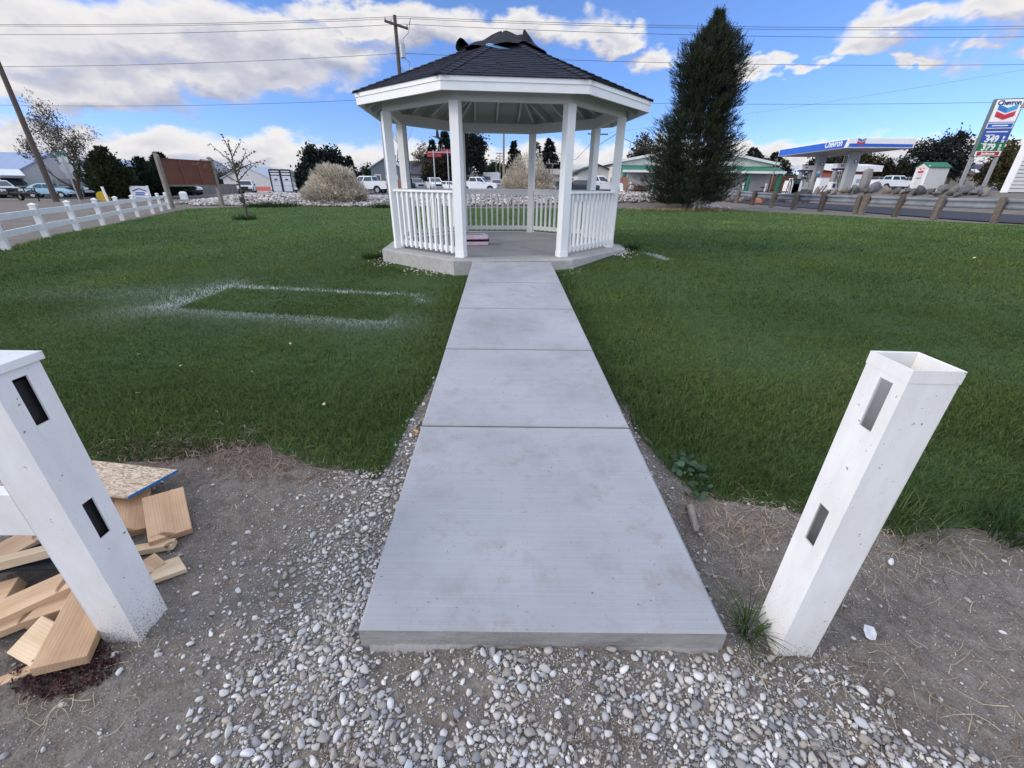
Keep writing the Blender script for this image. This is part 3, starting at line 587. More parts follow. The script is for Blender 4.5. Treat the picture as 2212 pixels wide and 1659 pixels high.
# weeds
def clump(name, label, cat, c, rad_, hgt, n, ln, wd, col, up=.5, cv=.3, group=None):
    a = RNG.uniform(0, 2*PI, n); r = np.sqrt(RNG.uniform(0, 1, n)); P = np.stack([c[0]+rad_[0]*r*np.cos(a), c[1]+rad_[1]*r*np.sin(a), 0*a], -1)
    P[:, 2] = T(P[:, 0], P[:, 1])+micro(P[:, 0], P[:, 1])+RNG.uniform(0, 1, n)*hgt*(1-r*.7); D = unit(RNG.normal(size=(n, 3))+np.array([0, 0, up]))
    V, F, C = leaf_quads(P, D, ln*RNG.uniform(.5, 1.4, n), wd*RNG.uniform(.6, 1.4, n), col, cv)
    o = npmesh(name, V-np.array([c[0], c[1], float(T(c[0], c[1]))]), F, M_LEAF, C); o.location = (c[0], c[1], float(T(c[0], c[1]))); return tag(o, label, cat, group)
clump('dry_weed', 'dark red withered weed mat below the thick plank end', 'weed', (-1.54, .875), (.17, .08), .045, 1500, .014, .008, (.075, .036, .038), .3, .5)
clump('dry_weed', 'thin greyish withered weed patch at the lawn edge behind the strand board', 'weed', (-2.05, 2.05), (.35, .1), .06, 700, .03, .008, (.10, .085, .06), .4, .4)
# mallow: round leaves on stalks
def mallow():
    V, F, C, n = [], [], [], 0
    for k in range(80):
        a = random.uniform(0, 2*PI); r = math.sqrt(random.random()); x = .985+.10*r*math.cos(a); y = 1.86+.17*r*math.sin(a); z = float(T(x, y))+.02+random.random()*.10*(1-r*.6)
        s = random.uniform(.010, .022); nr = Vector((random.gauss(0, .45), random.gauss(-.25, .45), 1)).normalized(); u = nr.orthogonal().normalized(); w = nr.cross(u); K = 9
        ring = [Vector((x, y, z))-nr*s*.25]+[Vector((x, y, z))+(u*math.cos(2*PI*i/K)+w*math.sin(2*PI*i/K))*s*(1-.13*(i % 2)) for i in range(K)]
        c = np.array((.040, .075, .042))*random.uniform(.6, 1.5); base = n
        for q in ring: V.append(q[:]); C.append(c)
        n += K+1; F += [(base, base+1+i, base+1+(i+1) % K) for i in range(K)]
    V = np.array(V); b = np.array([.985, 1.86, float(T(.985, 1.86))]); o = npmesh('mallow_weed', V-b, F, M_LEAF, np.array(C)); o.location = b
    tag(o, 'low green round-leaved weed hugging the path edge by the lawn corner', 'weed')
mallow()
def tuft(name, label, x, y, n, h, r, col, lean=1., w=.005):
    mb = []; K = 5; a = RNG.uniform(0, 2*PI, n); rr = np.sqrt(RNG.uniform(0, 1, n))*r; bx = x+rr*np.cos(a); by = y+rr*np.sin(a); z = T(bx, by)+micro(bx, by); hh = h*RNG.uniform(.5, 1.2, n); ln = RNG.uniform(.2, 1.1, n)*lean; d = a+RNG.normal(size=n)*.5
    rows = []
    for i in range(K):
        t = i/(K-1); ww = w*(1-t*.92)/2*(1+0*a); px = bx+np.cos(d)*hh*ln*t**1.6; py = by+np.sin(d)*hh*ln*t**1.6; pz = z+hh*(t-.45*ln*t**2.4).clip(0.0)
        rows.append(np.stack([np.stack([px-np.sin(d)*ww, py+np.cos(d)*ww, pz], -1), np.stack([px+np.sin(d)*ww, py-np.cos(d)*ww, pz], -1)], 1))
    V = np.stack(rows, 1).reshape(-1, 3); f = np.array([[2*i, 2*i+1, 2*i+3, 2*i+2] for i in range(K-1)]); F = (f[None]+(np.arange(n)*K*2)[:, None, None]).reshape(-1, 4)
    c = np.asarray(col)*(1+.3*RNG.normal(size=(n, 1))).clip(.4, 1.8); b = np.array([x, y, float(T(x, y))]); o = npmesh(name, V-b, F, M_GRASS, np.repeat(c, K*2, 0)); o.location = b
    return tag(o, label, 'grass tuft')
tuft('grass_tuft', 'long loose green grass tuft between the path end and the open post', .905, 1.03, 70, .17, .045, (.06, .10, .03), 1.25, .0055)
tuft('grass_tuft', 'dark grass tuft at the frame edge beyond the open post', 2.42, 1.52, 260, .15, .12, (.035, .07, .022), .9)
tuft('grass_tuft', 'leggy green grass tuft on the lawn margin behind the open post', 1.95, 1.60, 160, .17, .16, (.07, .10, .035), 1.3)
tuft('grass_tuft', 'uncut dark grass ring round the sapling foot', *place(*[c for c in (531, 480)], 18.6)[:2], 300, .28, .45, (.03, .06, .02), .8, .02)
tuft('grass_tuft', 'dark uncut grass clump along the rock bed foot near the sapling', *place(585, 441, 29.3)[:2], 700, .4, 1.6, (.03, .06, .02), .7, .035)
tuft('grass_tuft', 'small dark grass clump at the foot of the rock bed beside the gazebo', *place(824, 443, 29.4)[:2], 300, .4, .6, (.03, .06, .02), .7, .035)
tuft('grass_tuft', 'uncut grass growing up beside the gazebo foundation corner', -2.78, 8.55, 420, .16, .2, (.035, .07, .022), .8, .012)
tuft('grass_tuft', 'uncut grass growing by the foundation corner on the spruce side', 2.42, 9.0, 260, .15, .16, (.03, .06, .02), .8, .012)
# leaves, scraps
def leaf(x, y, z, s, col, label, group=None, cat='leaf', name='fallen_leaf'):
    mb = MB(); K = 8; pts = [(0, 0, 0)]+[(s*math.cos(2*PI*i/K)*(1 if i % 2 else .8), s*.62*math.sin(2*PI*i/K), s*.25*abs(math.sin(2*PI*i/K))) for i in range(K)]
    mb.add(pts, [(0, 1+i, 1+(i+1) % K) for i in range(K)]); o = mb.build(name, plain(col, .8, .25, 40), None); m = o.modifiers.new('thick', 'SOLIDIFY'); m.thickness = .0012
    o.location = (x, y, z); o.rotation_euler = (random.uniform(-.5, .5), random.uniform(-.5, .5), random.uniform(0, 6)); return tag(o, label, cat, group)
def onlawn(px, py, h=.045):
    z = -.3
    for _ in range(4): q = at(px, py, 1) if 0 else None; d = ray(px, py); P = CAM+d*(z-CAMZ)/d[2]; z = float(T(P[0], P[1]))+h
    return P[0], P[1], z
for px, py in ((391, 790), (545, 803), (298, 849), (300, 765), (627, 742), (700, 873), (535, 521), (2105, 557)):
    leaf(*onlawn(px, py), .016 if py > 700 else .03, (.50, .42, .27), 'pale yellow fallen leaf lying on the green lawn', 'pale leaves scattered on the lawn')
leaf(*onlawn(968, 743, .03), .03, (.75, .12, .05), 'bright orange-red fallen leaf at the path edge', None)
for px, py in ((903, 925), (897, 938), (908, 905), (928, 862), (944, 838), (955, 805)):
    leaf(*onlawn(px, py, .03), .022, (.30, .17, .09), 'curled brown fallen leaf caught along the path edge', 'brown leaves along the path edge')
leaf(*onlawn(898, 932, .035), .022, (.75, .47, .16), 'curled golden fallen leaf among brown ones at the path edge', None)
leaf(1.375, 1.035, float(T(1.37, 1.03))+.02, .033, (.55, .55, .57), 'torn scrap of pale plastic film on dirt beside the open post', None, 'plastic scrap', 'plastic_scrap')
mb = MB(); mb.tube([(.915, 1.70, -.42), (.91, 1.64, -.36), (.90, 1.56, -.385), (.893, 1.51, -.40)], [.013, .018, .017, .012], 7); tag(mb.build('wood_stake', M['weath'], None), 'broken grey weathered stake stub leaning by the path edge', 'stake')

# ================================================================== GAZEBO
G = thing('gazebo', 'white octagonal gazebo with dark shingled roof at the end of the path', 'gazebo', (GZC[0], GZC[1], 0), GZT)
VA = [rad(-112.5+45*k) for k in range(8)]             # vertex k and k+1 bound side k; side 0 is the open front
def vx(k, r, z): return Vector((r*math.cos(VA[k % 8]), r*math.sin(VA[k % 8]), z))
mb = MB(); n8 = [vx(k, 2.56, 0) for k in range(8)]; e = .02
mb.add([vx(k, 2.56-e, 0) for k in range(8)]+[vx(k, 2.56, -e) for k in range(8)]+[vx(k, 2.565, -.48) for k in range(8)], [tuple(range(8))]+[(k+8, (k+1) % 8+8, (k+1) % 8, k) for k in range(8)]+[(k+16, (k+1) % 8+16, (k+1) % 8+8, k+8) for k in range(8)])
fs = mb.build('foundation_slab', [plain((.36, .35, .335), .88, .16, 1.1, bmp=.12, fine=.22)], G)
jm = MB()
for k in (1, 3):
    a, b = vx(k, 2.3, .0015), vx(k+4, 2.3, .0015); d = (b-a).normalized(); nrm = Vector((-d.y, d.x, 0))*.006; jm.add([a-nrm, b-nrm, b+nrm, a+nrm], [(0, 1, 2, 3)])
jm.build('tooled_joint', plain((.13, .125, .12), .9), G)
W = .0725
for k in range(8):
    c = vx(k, GZR, 0); R3 = Matrix.Translation(c) @ Matrix.Rotation(VA[k]+PI/2, 4, 'Z')
    if k in (0, 1): R3 = Matrix.Translation(c) @ Matrix.Rotation(VA[k]+PI/2, 4, 'Z')
    po = MB().box(-W, W, -W, W, .0, 2.21, R3).build('post', M['gzw'], G, .004)
    sm = MB(); sm.box(-W-.006, W+.006, -W-.006, W+.006, .002, .10, R3); sm.build('post_base', M['gzw'], po, .003)
SL = .392; AP = 3.50
def ring_box(k, r0, r1, z0, z1):           # beam along side k between radii (vertex radii)
    a0, a1, b0, b1 = vx(k, r0, 0), vx(k, r1, 0), vx(k+1, r0, 0), vx(k+1, r1, 0); m = MB(); q = [a0, b0, b1, a1]
    return m.add([(p.x, p.y, z0) for p in q]+[(p.x, p.y, z1) for p in q], [(3, 2, 1, 0), (4, 5, 6, 7)]+[(i, (i+1) % 4, (i+1) % 4+4, i+4) for i in range(4)])
for k in range(8):
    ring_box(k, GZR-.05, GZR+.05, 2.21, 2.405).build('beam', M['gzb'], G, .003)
    ring_box(k, 2.655, 2.691, 2.268, 2.415).build('fascia_board', M['gzw'], G, .003)
    ring_box(k, 2.693, 2.703, 2.375, 2.438).build('drip_trim', M['trim'], G)
def rz(r): return AP-SL*r
def rafter(name, a, b, w=.021, d=.14, drop=.03):   # sloping board; a,b = (x,y,vertex-radius)
    (ax, ay, ar), (bx, by, br) = a, b; A = Vector((ax, ay, rz(ar)-drop)); B = Vector((bx, by, rz(br)-drop)); dr = (B-A); s = Vector((-dr.y, dr.x, 0)).normalized()*w; dn = Vector((0, 0, -d))
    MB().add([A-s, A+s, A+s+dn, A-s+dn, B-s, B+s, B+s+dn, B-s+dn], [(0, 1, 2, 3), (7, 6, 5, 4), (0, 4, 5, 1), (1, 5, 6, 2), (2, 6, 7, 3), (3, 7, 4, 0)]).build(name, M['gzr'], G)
for k in range(8):
    a = vx(k, .1, 0); b = vx(k, 2.64, 0); rafter('hip_rafter', (a.x, a.y, .1), (b.x, b.y, 2.64))
    for f in (.25, .5, .75):
        p = vx(k, 2.64, 0).lerp(vx(k+1, 2.64, 0), f); mid = (vx(k, 1, 0)+vx(k+1, 1, 0)).normalized()
        ap = 2.64*math.cos(PI/8); side = p-mid*ap; t = abs(f-.5)*2; r_in = max(.15, ap*t) if t > .01 else .2
        q = side+mid*r_in*1.0; rafter('jack_rafter', (q.x, q.y, r_in/math.cos(PI/8)), (p.x, p.y, 2.64))
mb = MB(); ra = 2.68
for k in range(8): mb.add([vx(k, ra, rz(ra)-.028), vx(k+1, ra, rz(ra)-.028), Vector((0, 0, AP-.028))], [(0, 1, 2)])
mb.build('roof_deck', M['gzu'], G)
# shingle courses, tab by tab
V, F, C = [], [], []
def quad(pts, c):
    n = len(V); V.extend(pts); F.append((n, n+1, n+2, n+3)); C.extend([c]*4)
NC = 23; RO_ = 2.72
for k in range(8):
    a, b = vx(k, 1, 0), vx(k+1, 1, 0)
    for i in range(NC):
        r0 = RO_*(1-i/NC); r1 = max(.02, RO_*(1-(i+1.05)/NC)); z0 = rz(r0)+.012; z1 = rz(r1)+.004; wid = r0*.765; nt_ = max(1, int(wid/.15)); ph = random.random()
        cuts = [0]+[min(1, max(0, (j+ph)/nt_+random.gauss(0, .02))) for j in range(nt_)]+[1]; cuts = sorted(set(cuts))
        for u0, u1 in zip(cuts, cuts[1:]):
            if u1-u0 < 1e-3: continue
            s = random.uniform(.72, 1.35); c = (.017*s, .020*s, .034*s); th = random.choice((0, 0, .004)); P = lambda u, r, z: tuple(a.lerp(b, u)*r)[:2]+(z,)
            quad([P(u0, r0, z0+th), P(u1, r0, z0+th), P(u1, r1, z1+th), P(u0, r1, z1+th)], c); quad([P(u0, r0, z0-.012), P(u1, r0, z0-.012), P(u1, r0, z0+th), P(u0, r0, z0+th)], (.006, .006, .007))
npmesh('shingle_roof', V, F, M['shing'], np.array(C), G)
for k in range(8):
    V, F, C = [], [], []; nh = 21; dirv = vx(k, 1, 0); tn = Vector((-dirv.y, dirv.x, 0)); sl = math.tan(PI/8)
    for i in range(nh):
        r0 = 2.73*(1-i/nh)+.0; r1 = 2.73*(1-(i+1.25)/nh); s = random.uniform(.7, 1.5); c = (.019*s, .022*s, .037*s)
        for sg in (-1, 1):
            def P(r, w, h):
                q = dirv*(r-w*.0)+tn*sg*w-dirv*w*math.tan(PI/8)*.0; rr = (q.x**2+q.y**2)**.5
                ang = math.atan2(w, r); return (q.x, q.y, AP-SL*(r*1.0+w*math.tan(PI/8))+h)
            quad([P(r0, 0, .034), P(r0, .115, .024), P(max(r1, .05), .115, .012), P(max(r1, .05), 0, .018)], c); quad([P(r0, 0, .016), P(r0, .115, .008), P(r0, .115, .024), P(r0, 0, .034)], (.006, .006, .007))
    npmesh('hip_cap', V, F, M['shing'], np.array(C), G)
# railings
for k in range(1, 8):
    a, b = vx(k, GZR, 0), vx(k+1, GZR, 0); d = (b-a).normalized(); o_ = Vector((d.y, -d.x, 0)); Ln = (b-a).length; R3 = Matrix.Translation(a) @ Matrix(((d.x, o_.x, 0, 0), (d.y, o_.y, 0, 0), (0, 0, 1, 0), (0, 0, 0, 1)))
    cp = MB().box(.075, Ln-.075, -.045, .07, .985, 1.022, R3).build('railing', M['gzw'], G, .003)
    MB().box(.075, Ln-.075, -.02, .018, .895, .984, R3).build('upper_rail', M['gzw'], cp, .002); MB().box(.075, Ln-.075, -.02, .018, .075, .165, R3).build('lower_rail', M['gzw'], cp, .002)
    nb = 11
    for j in range(nb):
        x = .075+(Ln-.15)*(j+.7)/(nb+.4); MB().box(x-.019, x+.019, .019, .057, .055, .984, R3).build('baluster', M['gzw'], cp)
# loose roofing felt thrown over the unfinished peak
def gl(px, py, Y):
    p = at(px, py, Y); d = p[:2]-GZC; c, s = math.cos(-GZT), math.sin(-GZT); return Vector((d[0]*c-d[1]*s, d[0]*s+d[1]*c, p[2]))
FE = thing('roofing_felt', 'crumpled black roofing felt with upturned flaps draped over the gazebo peak', 'roofing felt', (GZC[0], GZC[1], 3.5), GZT)
mb = MB(); nr, na = 10, 56; vs = [(0, 0, .05)]
for j in range(1, nr+1):
    for i in range(na):
        a = 2*PI*i/na; R_ = .86+.12*math.sin(3*a+1)+.06*math.sin(7*a); r = R_*j/nr; k8 = math.cos(((a+PI/8*0) % (PI/4))-PI/8)/math.cos(PI/8)
        bul = .045*max(0, 1-((r*math.cos(a)-.18)**2+(r*math.sin(a)+.1)**2)/.25); z = -SL*r*1.02/1.0*1.0+.055+bul+.018*math.sin(5*a+r*9)*j/nr+.014*math.sin(11*a-6*r)
        vs.append((r*math.cos(a), r*math.sin(a), z))
fs = [(0, 1+i, 1+(i+1) % na) for i in range(na)]+[(1+(j-1)*na+i, 1+j*na+i, 1+j*na+(i+1) % na, 1+(j-1)*na+(i+1) % na) for j in range(1, nr) for i in range(na)]
o = MB().add(vs, fs).build('draped_sheet', M['felt'], FE, smooth=True)
def felt_sheet(name, rows, mat=M['felt'], th=.008):
    n = len(rows[0]); m = MB().add([p for r in rows for p in r], [(j*n+i, j*n+i+1, (j+1)*n+i+1, (j+1)*n+i) for j in range(len(rows)-1) for i in range(n-1)]); o = m.build(name, mat, FE, smooth=True)
    s = o.modifiers.new('sub', 'SUBSURF'); s.levels = s.render_levels = 2; t = o.modifiers.new('thick', 'SOLIDIFY'); t.thickness = th; return o
off = Vector((0, 0, -3.5)); Yc = GZC[1]
g = lambda px, py, dy: gl(px, py, Yc+dy)+off
felt_sheet('curled_flap', [[g(992, 114, -.32), g(1000, 113, -.3), g(1010, 110, -.25), g(1021, 106, -.1)], [g(985, 108, -.15), g(993, 104, .12), g(1005, 101, .15), g(1018, 102, .05)],
                           [g(984, 96, -.15), g(993, 92, .15), g(1003, 91, .15), g(1011, 95, .05)], [g(988, 85, -.25), g(994, 81, -.1), g(999, 82, -.1), g(1005, 88, -.05)]], th=.012)
felt_sheet('curled_lip', [[g(992, 114, -.32), g(985, 108, -.38), g(983.5, 96, -.4), g(988, 85, -.38), g(995, 80.5, -.3)], [g(985, 108, -.15), g(984, 103, -.12), g(984, 96, -.12), g(988, 86, -.2), g(997, 81, -.1)]], th=.012)
felt_sheet('pointed_flap', [[g(1131, 95, -.55), g(1128, 82, -.45), g(1131, 59, -.3)], [g(1140, 98, -.5), g(1140, 84, -.42), g(1136, 66, -.3)], [g(1154, 107, -.4), g(1151, 95, -.35), g(1147, 82, -.28)], [g(1168, 117, -.3), g(1163, 108, -.25), g(1157, 97, -.2)]])
felt_sheet('folded_edge', [[g(1111, 110, -.82), g(1126, 104, -.72), g(1141, 95, -.5)], [g(1112, 96, -.55), g(1124, 92, -.55), g(1138, 84, -.45)], [g(1105, 78, -.25), g(1118, 76, -.3), g(1131, 72, -.35)]])
felt_sheet('blue_tape', [[g(1044, 97.5, -.95), g(1066, 102, -.97), g(1090, 108, -.97), g(1111, 112, -.93)], [g(1056, 91, -.92), g(1070, 96.5, -.95), g(1091, 103, -.95), g(1112, 107.5, -.91)]], plain((.12, .24, .42), .5, .2, 20), .004)
# wrapped shingle bundles on the floor
def bundle(label, c, size, mat, rz_, th):
    o = thing('shingle_bundle', label, 'shingle bundle', c, rz_, 'wrapped bundles stacked on the gazebo floor'); l, w = size; mb = MB(); nx_, ny_ = 9, 5
    MB().box(-l/2, l/2, -w/2, w/2, 0, th).build('wrapper', mat, o, .018, seg=3)
    MB().box(-l/2+.15, l/2-.1, -w/2+.03, -w/2+.10, th+.0005, th+.004).build('printed_band', plain((.25, .10, .12), .6, .3, 9), o)
PINK = plain((.72, .50, .58), .35, .16, 6, bmp=.3)
bz = at(1010, 531, 8.9); xb = -.86
bundle('pink wrapped shingle bundle at the bottom of the stack in the gazebo', (xb+.02, 8.92, .002), (.60, .34), PINK, rad(16), .075)
o = tag(MB().box(-.31, .31, -.17, .17, 0, .035).build('shingle_stack', M['felt'], None, .008), 'loose black shingles sandwiched between two pink bundles in the gazebo', 'shingles'); o.location = (xb+.04, 8.93, .079); o.rotation_euler = (0, 0, rad(10))
bundle('pink and white wrapped shingle bundle on top of the stack in the gazebo', (xb+.02, 8.92, .116), (.60, .34), plain((.74, .56, .62), .35, .2, 8, bmp=.4), rad(13), .085)

# ================================================================== FENCE, SIGNS, POLES
def tilted(o, rx, ry): o.rotation_euler = (rx, ry, o.rotation_euler.z)
FP = [(-9.75, 6.7)]+[(-11.2, 9.55), (-12.43, 11.65), (-13.3, 13.45), (-14.35, 15.5), (-15.55, 17.7), (-16.6, 19.75), (-17.5, 21.75), (-18.6, 23.75), (-19.6, 25.6)]
wf = thing('vinyl_fence', 'white two-rail vinyl fence running along the side of the lawn to the brown sign', 'fence', (FP[0][0], FP[0][1], float(T(*FP[0]))))
o0 = Vector(wf.location)
for i, (x, y) in enumerate(FP):
    z = float(T(x, y)); d = Vector((FP[min(i+1, 9)][0]-FP[max(i-1, 0)][0], FP[min(i+1, 9)][1]-FP[max(i-1, 0)][1], 0)).normalized(); R3 = Matrix.Translation(Vector((x, y, z))-o0) @ Matrix.Rotation(math.atan2(d.y, d.x), 4, 'Z') @ Matrix.Rotation(random.gauss(0, .012), 4, 'Y')
    p = MB().box(-.065, .065, -.065, .065, -.1, .83, R3).build('post', M['vinylF'], wf, .004)
    cm = MB(); cap(cm, 0, 0, .82, .078, .04); cm.v = [tuple(R3 @ Vector(q)) for q in cm.v]; cm.build('post_cap', M['vinylF'], p)
    if i < 9:
        x2, y2 = FP[i+1]; z2 = float(T(x2, y2)); a = Vector((x, y, z))-o0; b = Vector((x2, y2, z2))-o0; dd = (b-a).normalized(); s = Vector((-dd.y, dd.x, 0))*.021
        for zz in (.66, .31):
            A = a+dd*.05+Vector((0, 0, zz-.07)); B = b-dd*.05+Vector((0, 0, zz-.07)); up = Vector((0, 0, .14)); MB().add([A-s, B-s, B+s, A+s, A-s+up, B-s+up, B+s+up, A+s+up], [(3, 2, 1, 0), (4, 5, 6, 7)]+[(i_, (i_+1) % 4, (i_+1) % 4+4, i_+4) for i_ in range(4)]).build('rail', M['vinylF'], wf, .004)
# brown board sign seen from behind
A = at(*(340, 345), 26.4); B = at(455, 347, 29.8); bs = thing('sign_board', 'large brown wooden sign board seen from behind on two weathered posts', 'sign', (A[0], A[1], float(T(A[0], A[1]))))
d = Vector((B[0]-A[0], B[1]-A[1], 0)); Ls = d.length; d.normalize(); an = math.atan2(d.y, d.x); bs.rotation_euler = (0, 0, an); h0 = 0
zt0 = zt(347, 343.5, 26.4)-bs.location.z; zb0 = zt(363, 399, 26.4)-bs.location.z
MB().box(.05, Ls-.05, -.03, .03, zb0, zt0).build('panel', plain((.125, .05, .032), .85, .22, 1.5, bmp=.2, fine=.25), bs)
MB().box(0, Ls, -.06, .06, zt0+.005, zt0+.06).build('top_batten', M['rust'], bs); MB().box(0, Ls, -.05, .05, zb0-.09, zb0-.005).build('bottom_batten', M['weath'], bs)
for x in (.36*Ls, .70*Ls): MB().box(x-.05, x+.05, -.075, -.032, zb0+.01, zt0).build('batten', plain((.15, .06, .038), .85, .2, 3), bs)
for x in (0, Ls): MB().add([(x-.11, -.1, -.3), (x+.11, -.1, -.3), (x+.11, .1, -.3), (x-.11, .1, -.3), (x-.09, -.09, zt0+.1), (x+.09, -.09, zt0+.2), (x+.09, .09, zt0+.3), (x-.09, .09, zt0+.3)], [(3, 2, 1, 0), (4, 5, 6, 7)]+[(i, (i+1) % 4, (i+1) % 4+4, i+4) for i in range(4)]).build('post', M['weath'], bs)

def pole(name, label, px, py, Y, top_px, r=.14, mat='polewood', base=None, cat='utility pole', group='wooden utility poles', arm=None, can=None):
    x, y, z = place(px, py, Y); h = zt(*top_px, Y)-z; o = thing(name, label, cat, (x, y, z), 0, group)
    MB().tube([(0, 0, -.3), (0, 0, h*.5), (0, 0, h)], [r, r*.87, r*.7], 12).build('shaft', M[mat], o, smooth=False)
    if arm:
        for (ah, aw, ang) in arm:
            R3 = Matrix.Rotation(ang, 4, 'Z'); a = MB().box(-aw, aw, -.05-r*.75, .05-r*.75, h*ah-.06, h*ah+.06, R3).build('crossarm', M[mat], o)
            for s in (-.95, -.45, .95): q = R3 @ Vector((s*aw, -r*.75, h*ah+.06)); MB().tube([q, q+Vector((0, 0, .1)), q+Vector((0, 0, .16))], [.02, .055, .03], 7).build('insulator', M['steel'], a)
    if can:
        ch, cx, cy, cr, cl = can
        MB().tube([(cx, cy, h*ch), (cx, cy, h*ch+cl*.94), (cx, cy, h*ch+cl)], [cr, cr, cr*.8], 14).build('transformer', M['galv'], o)
        for dx in (-.07, .07): MB().tube([(cx+dx, cy, h*ch+cl), (cx+dx, cy, h*ch+cl+.14), (cx+dx, cy, h*ch+cl+.22)], [.03, .045, .015], 6).build('bushing', M['steel'], o)
        MB().tube([(cx*.3, cy, h*ch+cl*.8), (cx*.6, cy, h*ch+cl*.8)], .05, 6).build('bracket', M['galv'], o)
    return o, h
pole('utility_pole', 'dark bare utility pole beside the pale blue round-backed car', 123, 437, 34, (-1, 95), .19)
ptr, hp = pole('utility_pole', 'utility pole with grey transformer rising behind the gazebo roof', 886, 420, 34, (862, 33), .155, arm=[(.955, .9, .9)], can=(.80, .36, -.12, .17, .75))
wmb = MB().tube([(.75, .6, hp*.955+.2), (.95, .3, hp*.955+.45), (.8, 0, hp*.92), (.40, -.12, hp*.80+.95)], .014, 5); wmb.build('drop_wire', M['wire'], ptr); wmb = MB().tube([(.36, -.05, hp*.8+.05), (.75, 0, hp*.78), (.62, 0, hp*.73), (.2, 0, hp*.74), (0.1, 0, hp*.76)], .014, 5); wmb.build('drop_wire', M['wire'], ptr)
pole('utility_pole', 'plain pale wooden pole seen through the gazebo centre', 1088, 408, 58, (1083, 255), .15, 'palepole')
pole('utility_pole', 'utility pole with crossarm at top seen between the gazebo posts on the church side', 1281, 408, 60, (1276, 285), .15, 'polewood', arm=[(.965, 1.3, .2)], can=(.72, -.3, -.1, .17, .8))
for lab, px, t, Y, aw in (('small distant pole with short crossarm before the twin spruces', 1191, (1190, 352), 75, 1.0), ('slim distant pole with many stacked crossarms left of the pale pole', 1080, (1077, 329), 95, .8), ('slimmest distant pole with low crossarm left of the pale pole', 1072, (1070, 345), 110, .9)):
    pole('utility_pole', lab, px, 406, Y, t, .1, 'weath', arm=[(.97, aw, 0)]+([(.9, aw*.8, 0), (.83, aw*.8, 0)] if 'many' in lab else []))
pole('utility_pole', 'thin service pole by the green corner column of the white building', 1662, 412, 57, (1673, 343), .08, 'weath')
# electric meter mast beside the gazebo
x, y, z = place(839, 417, 33); z = float(bankz(x, y)); mm = thing('meter_mast', 'thin service mast with round electric meter standing in the rock bed', 'meter mast', (x, y, z)); h = zt(829, 262, 33)-z
MB().tube([(0, 0, -.2), (0, 0, h)], .055, 8).build('mast_pipe', M['galv'], mm); zb = zt(838, 397, 33)-z
MB().box(-.02, .32, -.2, -.06, zb-.1, zb+.55).build('meter_box', M['steel'], mm, .02); MB().tube([(.15, -.2, zb+.42), (.15, -.30, zb+.42)], .12, 16).build('meter_dial', plain((.6, .62, .63), .2), mm)
# wires
def wire(label, pts, r=.0115, group='overhead power lines'):
    q = [Vector(at(*p)) for p in pts]; P = []
    for i in range(len(q)-1):
        a, b = q[i], q[i+1]; sag = (b-a).length*.008
        for k in range(24): t = k/24; P.append(a.lerp(b, t)-Vector((0, 0, sag*4*t*(1-t))))
    P.append(q[-1]); b0 = P[0].copy(); m = MB().tube([p-b0 for p in P], r, 5); o = m.build('power_line', M['wire'], None); o.location = b0; return tag(o, label, 'power line', group)
wire('topmost thin power line crossing the sky over the gazebo', [(-320, 46, 34), (862, 35.5, 34), (2600, 47, 34)])
wire('power line just under the topmost line, nearly doubling it', [(-320, 49, 34.8), (866, 39.5, 34.8), (2600, 53, 34.8)])
wire('third power line from the top, passing the pole crossarm', [(-320, 70, 33.6), (872, 52, 33.6), (2600, 72, 33.6)])
wire('mid-height power line passing just over the gazebo roof', [(-320, 142, 34.2), (868, 115, 34.2), (2600, 131, 34.2)])
wire('lowest long power line crossing behind the gazebo eaves', [(-320, 223, 46), (15, 227, 46), (890, 210, 46), (2600, 208, 46)], .014)
wire('faint slack service line running behind the spruce to the canopy', [(1275, 292, 60), (2700, 60, 60)], .009)
wire('drooping service cable from the crossarm pole to the white building roof', [(1279, 322, 60), (1330, 290, 58), (1415, 330, 57)], .03)
wire('looping slack cable left of the crossarm pole inside the gazebo view', [(1276, 310, 60), (1243, 345, 64), (1205, 330, 70)], .025)
# street name sign with stop sign, seen from behind
x, y, z = place(172, 434, 32); sg = thing('stop_sign', 'stop sign seen from behind under a green street name blade', 'street sign', (x, y, z), rad(35)); h = zt(130, 333, 31)-z
zz = lambda py: zt(140, py, 31)-z
MB().box(-.03, .03, -.03, .03, -.2, h).build('sign_post', M['galv'], sg)
a = .33; zc = zz(362); MB().prism([(a*1.08*math.cos(PI/8+i*PI/4), zc+a*1.08*math.sin(PI/8+i*PI/4)) for i in range(8)], .033, .038).build('octagon_plate', plain((.42, .43, .43), .5, .1, 3), sg)
MB().box(-.24, .24, .034, .038, zz(345)-.12, zz(345)+.22).build('upper_plate', plain((.55, .56, .55), .5, .1, 3), sg); MB().box(-.2, .2, .034, .038, zz(379)-.2, zz(379)+.2).build('lower_plate', plain((.33, .34, .36), .5, .1, 3), sg)
MB().box(-.29, .29, -.01, .01, h+.0, h+.16).build('name_blade', M['green'], sg)
